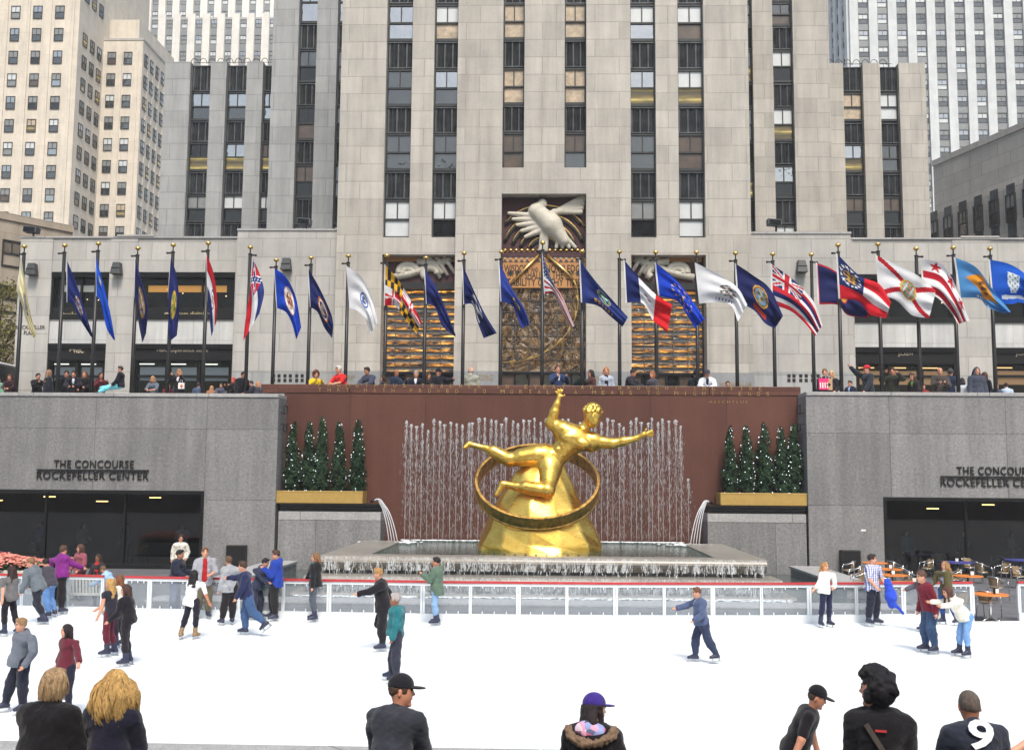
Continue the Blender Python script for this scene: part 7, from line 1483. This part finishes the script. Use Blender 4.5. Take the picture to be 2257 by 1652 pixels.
# ---- spectators along the upper plaza
def up(label, hx, hy_, yaw=0, Y=None, **kw):
    red = 575 < hx < 1765; Yp = Y or (46.5 if red else 45.25); gz = ZG
    kw.setdefault('vox', .033); kw.setdefault('legs', ((34, 34, 42), 1.0)); return person(label, (X(hx, Yp, hy_+30), Yp), yaw, head=(hx, hy_), gz=gz, anchor='pel', skate=None, **kw)
LEAN = dict(lean=18, L=(42, 10, 72, -34), R=(42, 10, 72, -34)); PHO = dict(L=(50, 12, 128, -24), R=(50, 12, 128, -24)); IDLE = {}
UPL = [
 ('woman with long auburn hair in black and maroon, far left of the plaza wall', 21, 824, 10, dict(LEAN, top=('jacket', (48, 24, 32)), hair=('long', (84, 44, 34)), female=True)),
 ('person in a green and white top cut by the left edge of the plaza wall', -3, 830, 0, dict(top=('jacket', (110, 150, 130)), hair=('short', (40, 30, 30)))),
 ('child in a dark hood right of the first flagpole', 83, 822, 50, dict(PHO, top=('jacket', (22, 22, 28)), hair=('short', (24, 22, 28)))),
 ('person in a black puffer jacket with brown hair, back half turned', 108, 814, 130, dict(top=('jacket', (26, 30, 40)), hem=.14, hair=('long', (140, 108, 84)), fat=1.2)),
 ('dark haired person behind the bearded man in a suit', 146, 816, 20, dict(Y=46.0, top=('jacket', (26, 26, 34)), hair=('short', (22, 20, 24)))),
 ('bearded man in a black suit and blue tie leaning on the wall', 162, 816, 15, dict(LEAN, top=('jacket', (22, 22, 34)), inner=(200, 206, 224), hair=('short', (44, 30, 26)))),
 ('smiling woman in a black jacket beside the bearded man', 186, 817, 10, dict(L=(20, 12, 80, -30), R=(20, 12, 60, -20), top=('jacket', (26, 22, 26)), hair=('long', (112, 70, 48)), female=True)),
 ('woman in a maroon jacket drinking, by the third flagpole', 222, 820, 40, dict(PHO, top=('jacket', (84, 26, 36)), hair=('long', (40, 26, 28)), skin='m', female=True)),
 ('woman in a grey tee leaning on her elbows over the wall', 336, 828, 0, dict(LEAN, lean=26, top=('tee', (92, 104, 118)), sleeve=.6, hair=('bob', (170, 130, 92)), female=True)),
 ('small person in maroon left of the blonde woman holding her head', 371, 845, 45, dict(Y=46.2, top=('jacket', (110, 30, 48)), hair=('short', (40, 28, 28)))),
 ('blonde woman in black holding both hands to her head', 394, 812, 0, dict(L=(60, 20, 160, -20), R=(60, 20, 160, -20), top=('jacket', (22, 22, 30)), inner=(220, 214, 220), hair=('long', (184, 140, 96)), female=True)),
 ('person in a blue grey jacket and cap seen from behind by the store', 437, 842, 180, dict(Y=46.4, top=('jacket', (74, 90, 116)), hair=('short', (54, 50, 58)))),
 ('small fair haired person holding a cone, left of the dark haired one', 466, 849, 20, dict(top=('jacket', (150, 110, 80)), hair=('long', (196, 150, 96)))),
 ('dark haired person in grey leaning with a white bag', 487, 843, 10, dict(LEAN, top=('jacket', (74, 74, 92)), hair=('short', (40, 34, 36)))),
 ('woman in a bright red hood taking a picture', 514, 831, -25, dict(PHO, top=('jacket', (24, 20, 24)), hair=('bob', (196, 28, 40)), skin='m', female=True)),
 ('person in a black jacket and dark cap bending beside the red hood', 536, 818, 40, dict(lean=20, top=('jacket', (24, 26, 34)), hair=('short', (30, 34, 38)), skin='m')),
 ('man in dark navy leaning right of the last pole before the red wall', 553, 838, -60, dict(LEAN, top=('jacket', (34, 34, 48)), hair=('short', (60, 42, 38)))),
 ('fair long haired woman at the left end of the red parapet', 569, 840, 60, dict(top=('jacket', (60, 60, 70)), hair=('long', (190, 140, 90)), female=True)),
 ('woman in a yellow jacket pointing a camera down', 696, 816, 30, dict(PHO, lean=14, top=('jacket', (206, 180, 28)), hair=('curly', (104, 62, 40)), female=True)),
 ('white haired man in a bright red tee resting his arms', 746, 805, -35, dict(LEAN, top=('tee', (214, 34, 40)), sleeve=.45, hair=('short', (206, 202, 198)), fat=1.25, build_=1.1)),
 ('dark haired man in a slate sweater with folded arms', 809, 808, -30, dict(LEAN, hp=8, top=('sweater', (58, 62, 82)), collar=None, hair=('short', (34, 28, 30)), skin='m')),
 ('dark haired girl seen in profile right of the man in the slate sweater', 844, 826, -70, dict(top=('jacket', (30, 26, 32)), hair=('long', (32, 26, 28)))),
 ('man with cropped hair in a blue and black jacket on the phone', 873, 813, 60, dict(L=(40, 10, 140, -10), top=('jacket', (28, 42, 66)), hair=('bald', (70, 50, 44)), skin='t')),
 ('grey haired man in a dark suit and white shirt', 917, 816, 0, dict(top=('jacket', (26, 28, 40)), inner=(214, 216, 226), hair=('short', (176, 172, 172)))),
 ('long haired person behind a flagpole in front of the left doors', 943, 820, 60, dict(Y=47.2, top=('jacket', (40, 30, 34)), hair=('long', (70, 40, 30)))),
 ('man in a black cap pointing right', 966, 811, 45, dict(L=(80, 12, 96, -6), top=('jacket', (24, 26, 36)), hair=('short', (40, 30, 28)), cap=((22, 26, 36), True, 1))),
 ('bald man in a pale grey jacket with a bag strap, back turned', 1038, 808, 165, dict(hy=60, top=('jacket', (150, 152, 142)), hood=True, hair=('bald', (190, 176, 168)))),
 ('man in a navy jacket lifting a camera near the central pole', 1229, 804, 20, dict(PHO, top=('jacket', (38, 54, 92)), inner=(206, 206, 210), hair=('short', (92, 62, 46)))),
 ('person in dark green turned away right of the camera man', 1281, 818, 160, dict(Y=47.0, top=('jacket', (30, 44, 44)), hair=('short', (30, 34, 38)))),
 ('woman with long dark hair in a brown jacket', 1302, 814, -60, dict(top=('jacket', (72, 44, 42)), hair=('long', (28, 24, 26)), female=True, skin='m')),
 ('red haired woman in pale grey with a black scarf', 1336, 808, 0, dict(top=('jacket', (164, 172, 190)), scarf=(24, 26, 36), hair=('long', (176, 120, 72)), female=True)),
 ('dark haired man in a black jacket leaning toward the woman at his side', 1396, 812, 55, dict(LEAN, top=('jacket', (34, 34, 42)), hair=('short', (34, 26, 26)), skin='m')),
 ('auburn haired woman in grey facing the man in black', 1438, 817, -50, dict(top=('jacket', (70, 70, 78)), hair=('bob', (150, 92, 58)), female=True)),
 ('person in a dark coat turned away beside the man in the white jacket', 1534, 815, 150, dict(Y=47.0, top=('coat', (38, 46, 50)), hair=('short', (40, 40, 44)))),
 ('man in a white jacket and dark cap with crossed arms', 1559, 814, -10, dict(LEAN, top=('jacket', (212, 218, 230)), inner=(24, 26, 34), hair=('short', (40, 30, 28)), cap=((56, 60, 78), True, 1))),
 ('small dark haired person low behind the red parapet', 1604, 839, 0, dict(top=('jacket', (120, 60, 56)), hair=('short', (50, 40, 40)))),
 ('young woman in black standing by the pink shopping bag', 1818, 812, -15, dict(L=(30, 10, 100, -30), top=('jacket', (30, 32, 44)), hair=('short', (130, 92, 64)), female=True)),
 ('blonde woman in a black coat beside the woman with the pink bag', 1833, 816, -20, dict(L=(20, 10, 60, -20), top=('coat', (30, 28, 34)), scarf=(150, 130, 100), hair=('long', (206, 176, 124)), female=True)),
 ('man with glasses in a navy suit low behind the wall', 1874, 838, -45, dict(top=('jacket', (30, 34, 58)), inner=(150, 180, 220), hair=('short', (40, 30, 28)))),
 ('man in a red cap and dark jacket raising his arm to point left', 1911, 804, -75, dict(R=(120, 10, 135, 6), L=(20, 10, 40, 0), top=('jacket', (38, 44, 54)), hair=('short', (60, 46, 40)), cap=((190, 36, 56), True, 1))),
 ('man in dark olive shading his eyes with both hands', 1967, 809, -20, dict(L=(80, 30, 160, -40), R=(80, 30, 165, -30), top=('jacket', (40, 42, 36)), hair=('short', (34, 28, 26)), skin='m')),
 ('curly haired woman in black and green leaning to the left', 2012, 820, -60, dict(lean=12, top=('jacket', (42, 38, 40)), inner=(110, 160, 60), hair=('curly', (118, 92, 76)), female=True)),
 ('child in red half hidden beside the curly haired woman', 2036, 846, 0, dict(top=('jacket', (130, 40, 40)), hair=('short', (30, 30, 40)))),
 ('bald man in a brown leather jacket reading his phone', 2072, 809, -10, dict(L=(34, 10, 108, -36), R=(34, 10, 108, -36), hp=10, top=('jacket', (66, 60, 58)), hair=('bald', (120, 92, 80)), build_=1.12, fat=1.15)),
 ('person in dark blue standing behind the bald man', 2095, 811, 160, dict(Y=46.4, top=('jacket', (36, 44, 66)), hair=('short', (70, 70, 74)))),
 ('woman in white with a navy backpack seen from behind', 2121, 832, 150, dict(Y=45.9, top=('jacket', (206, 214, 226)), hair=('bob', (36, 26, 34)), female=True)),
 ('man in a slate hooded parka with the hood up', 2153, 808, 0, dict(top=('coat', (62, 68, 84)), hair=('bob', (62, 68, 84)), build_=1.12)),
 ('brown haired woman in black and white behind the hooded man', 2171, 819, 120, dict(Y=45.8, top=('jacket', (40, 40, 46)), inner=(220, 220, 222), hair=('bob', (110, 74, 58)), female=True)),
 ('small person with brown hair low by the right flagpole', 2197, 845, 0, dict(top=('jacket', (60, 70, 90)), hair=('short', (130, 100, 74)))),
 ('person in a pale blue jacket bending near the right edge of the wall', 2218, 843, 180, dict(lean=14, top=('jacket', (170, 186, 204)), hair=('short', (44, 36, 36)))),
]
for lb, hx, hy_, yw, kw in UPL: up(lb, hx, hy_, yw, **kw)
# man sitting on the parapet, legs along the wall
sit = person('man in black with pale turquoise trousers sitting on the plaza wall', (X(265, 44.7, 850), 44.7), -80, head=(265, 806), gz=7.56-.0, anchor='pel', lL=(82, 6, 60, 4), lR=(84, 14, 84, 6), L=(20, 10, 40, 6), R=(20, 10, 40, 6), hy=0, top=('sweater', (22, 22, 34)), legs=((120, 206, 222), 1.15), hair=('short', (48, 34, 30)), skate=None, vox=.03, height=1.75)
for o in [sit[0]]: o.location[2] += 0.0
# bags and a cup held at the wall
def bag(label, px, py, Y, col, wd=.36, ht=.42, stripes=None):
    c = P(px, py, Y); t = thing('shopping_bag', tuple(c), label, 'bag'); m = MB(); q = [(-wd/2, -.07), (wd/2, -.07), (wd/2, .07), (-wd/2, .07)]
    m.add([(c[0]+x*.94, c[1]+y, c[2]-ht/2) for x, y in q]+[(c[0]+x, c[1]+y*.7, c[2]+ht/2) for x, y in q], [(0, 3, 2, 1), (0, 1, 5, 4), (1, 2, 6, 5), (2, 3, 7, 6), (3, 0, 4, 7), (4, 5, 6, 7)]); m.build('bag', plain('bag_paper', lin(col), .5), t)
    h = MB().tube([c+np.array([-wd*.25, -.05, ht/2]), c+np.array([-wd*.15, -.05, ht/2+.12]), c+np.array([wd*.15, -.05, ht/2+.12]), c+np.array([wd*.25, -.05, ht/2])], .008, 5).build('handle', M['paper'], t)
    if stripes:
        s = MB()
        for k in range(stripes): x = c[0]-wd*.36+wd*.72*k/(stripes-1); s.box(x-.022, x+.022, c[1]-.085, c[1]-.078, c[2]-ht*.36, c[2]+ht*.12)
        s.build('stripes', M['paper'], t)
bag('pink and white striped shopping bag held by the young woman in black', 1815, 846, 44.8, (226, 40, 110), .42, .5, 4); bag('tan paper bag between the two women at the right parapet end', 1829, 847, 44.85, (176, 148, 110), .2, .5)
bag('white bag with an orange print held by the blonde woman in black', 400, 850, 44.7, (226, 222, 222), .26, .26)
MB().ball(P(400, 850, 44.61), .06, 8, 6, (1, .15, 1.2)).build('print', plain('orange_print', (.6, .12, .04), .6), [o for o in D.objects if o.name.startswith('shopping_bag')][-1], True)
# ---- dim rooms behind the concourse windows: made-up lamps light chairs seen through glass
for s in (-1, 1):
    xw = X(448, YW, 1150) if s < 0 else X(1948, YW, 1150); a, b = sorted((xw, xw+s*16)); lf = 'left' if s < 0 else 'right'
    cl = MB()
    r = random.Random(4+s)
    rm = thing('dining_room', ((a+b)/2, 47, 0), 'dark dining room seen through the '+lf+' concourse window', 'room')
    MB().box(a, b, 50.5, 50.7, 0, 3.5).build('back_wall', plain('dark_panelling', (.035, .022, .014), .6, 0, .4, 1.5), rm); MB().box(a, b, 45.2, 50.5, 3.45, 3.55).build('ceiling', M['black'], rm); MB().box(a, b, 45.2, 50.5, -.015, .01).build('floor', plain('dark_floor', (.02, .017, .015), .4), rm)
    for k in range(6): x = a+1.2+k*2.6; MB().box(x, x+.5, 49.2, 49.4, 2.9-.2*(k % 2), 2.94-.2*(k % 2)).build('added_glow', emis('added_amber_glow', (1, .55, .18), 5), rm)  # glow strips added to brighten the dark room
    for k in range(7):
        x = a+1.0+k*2.2+r.uniform(-.2, .2); y = 45.9+1.0*(k % 2); place(ch0, x, y, .01, r.uniform(-3, 3), 'cafe chair standing inside behind the '+lf+' concourse window', 'chairs inside the '+lf+' dining room')
    for k, (dx, tc, yw, hc) in enumerate(((1.6, (96, 120, 130), 20, (50, 36, 30)), (4.4, (40, 44, 60), -30, (90, 60, 44)), (6.2, (130, 126, 120), 60, (30, 24, 24)), (8.4, (60, 90, 110), 0, (120, 84, 56)))):  # figures added in place of skaters mirrored in the glass
        person('diner in '+('a pale blue top', 'a dark navy top', 'a light grey top', 'a teal top')[k]+' standing inside behind the '+lf+' concourse window', (xw+s*(dx+.2), 46.6+.5*(k % 2)), yw, height=1.74, skate=None, anchor='pel', top=('jacket', tc), hair=('short' if k % 2 else 'long', hc), vox=.034, L=(20, 10, 60, -20))  # each diner is an added figure standing in for a mirrored skater
gm = D.materials.new('window_glass'); gm.use_nodes = True; q = gm.node_tree; q.nodes.clear(); o_ = q.nodes.new('ShaderNodeOutputMaterial'); tr = q.nodes.new('ShaderNodeBsdfTransparent'); tr.inputs[0].default_value = (.72, .76, .78, 1); gl = q.nodes.new('ShaderNodeBsdfGlossy'); gl.inputs['Roughness'].default_value = .02; fr_ = q.nodes.new('ShaderNodeFresnel'); fr_.inputs[0].default_value = 1.6; mx = q.nodes.new('ShaderNodeMixShader')
q.links.new(fr_.outputs[0], mx.inputs[0]); q.links.new(tr.outputs[0], mx.inputs[1]); q.links.new(gl.outputs[0], mx.inputs[2]); q.links.new(mx.outputs[0], o_.inputs[0])
for t in [o for o in D.objects if o.name.startswith('granite_wall')]:
    for w_ in t.children:
        for p_ in w_.children:
            if p_.name.startswith('pane'): p_.data.materials[0] = gm
c = P(1903, 1168, YW-.01); t = thing('wall_sign', tuple(c), 'tiny white plaque on the grey wall left of the right concourse window', 'sign'); MB().box(c[0]-.1, c[0]+.1, YW-.012, YW-.003, c[2]-.04, c[2]+.04).build('plate', M['paper'], t)
_lab = {}
for o in D.objects:
    if o.parent is None and 'label' in o:
        if len(o['label'].split()) > 16: print('LONG', o.name, o['label'])
        _lab.setdefault(o['label'], []).append(o.name)
for l_, v_ in _lab.items():
    if len(v_) > 1 and 'inside behind' not in l_ and 'water jet in the row' not in l_: print('DUP', l_, v_)

hz = MB().box(-300, 300, -100, 440, -2.3, 155).build('haze', None); hz.data.materials.clear(); hz['kind'] = 'stuff'
hm = D.materials.new('city_haze'); hm.use_nodes = True; q = hm.node_tree; q.nodes.clear(); o_ = q.nodes.new('ShaderNodeOutputMaterial'); pv = q.nodes.new('ShaderNodeVolumePrincipled'); pv.inputs['Color'].default_value = (.93, .95, 1, 1); pv.inputs['Density'].default_value = .0004; pv.inputs['Anisotropy'].default_value = .2; q.links.new(pv.outputs[0], o_.inputs['Volume']); hz.data.materials.append(hm)
SC.cycles.volume_bounces = 1
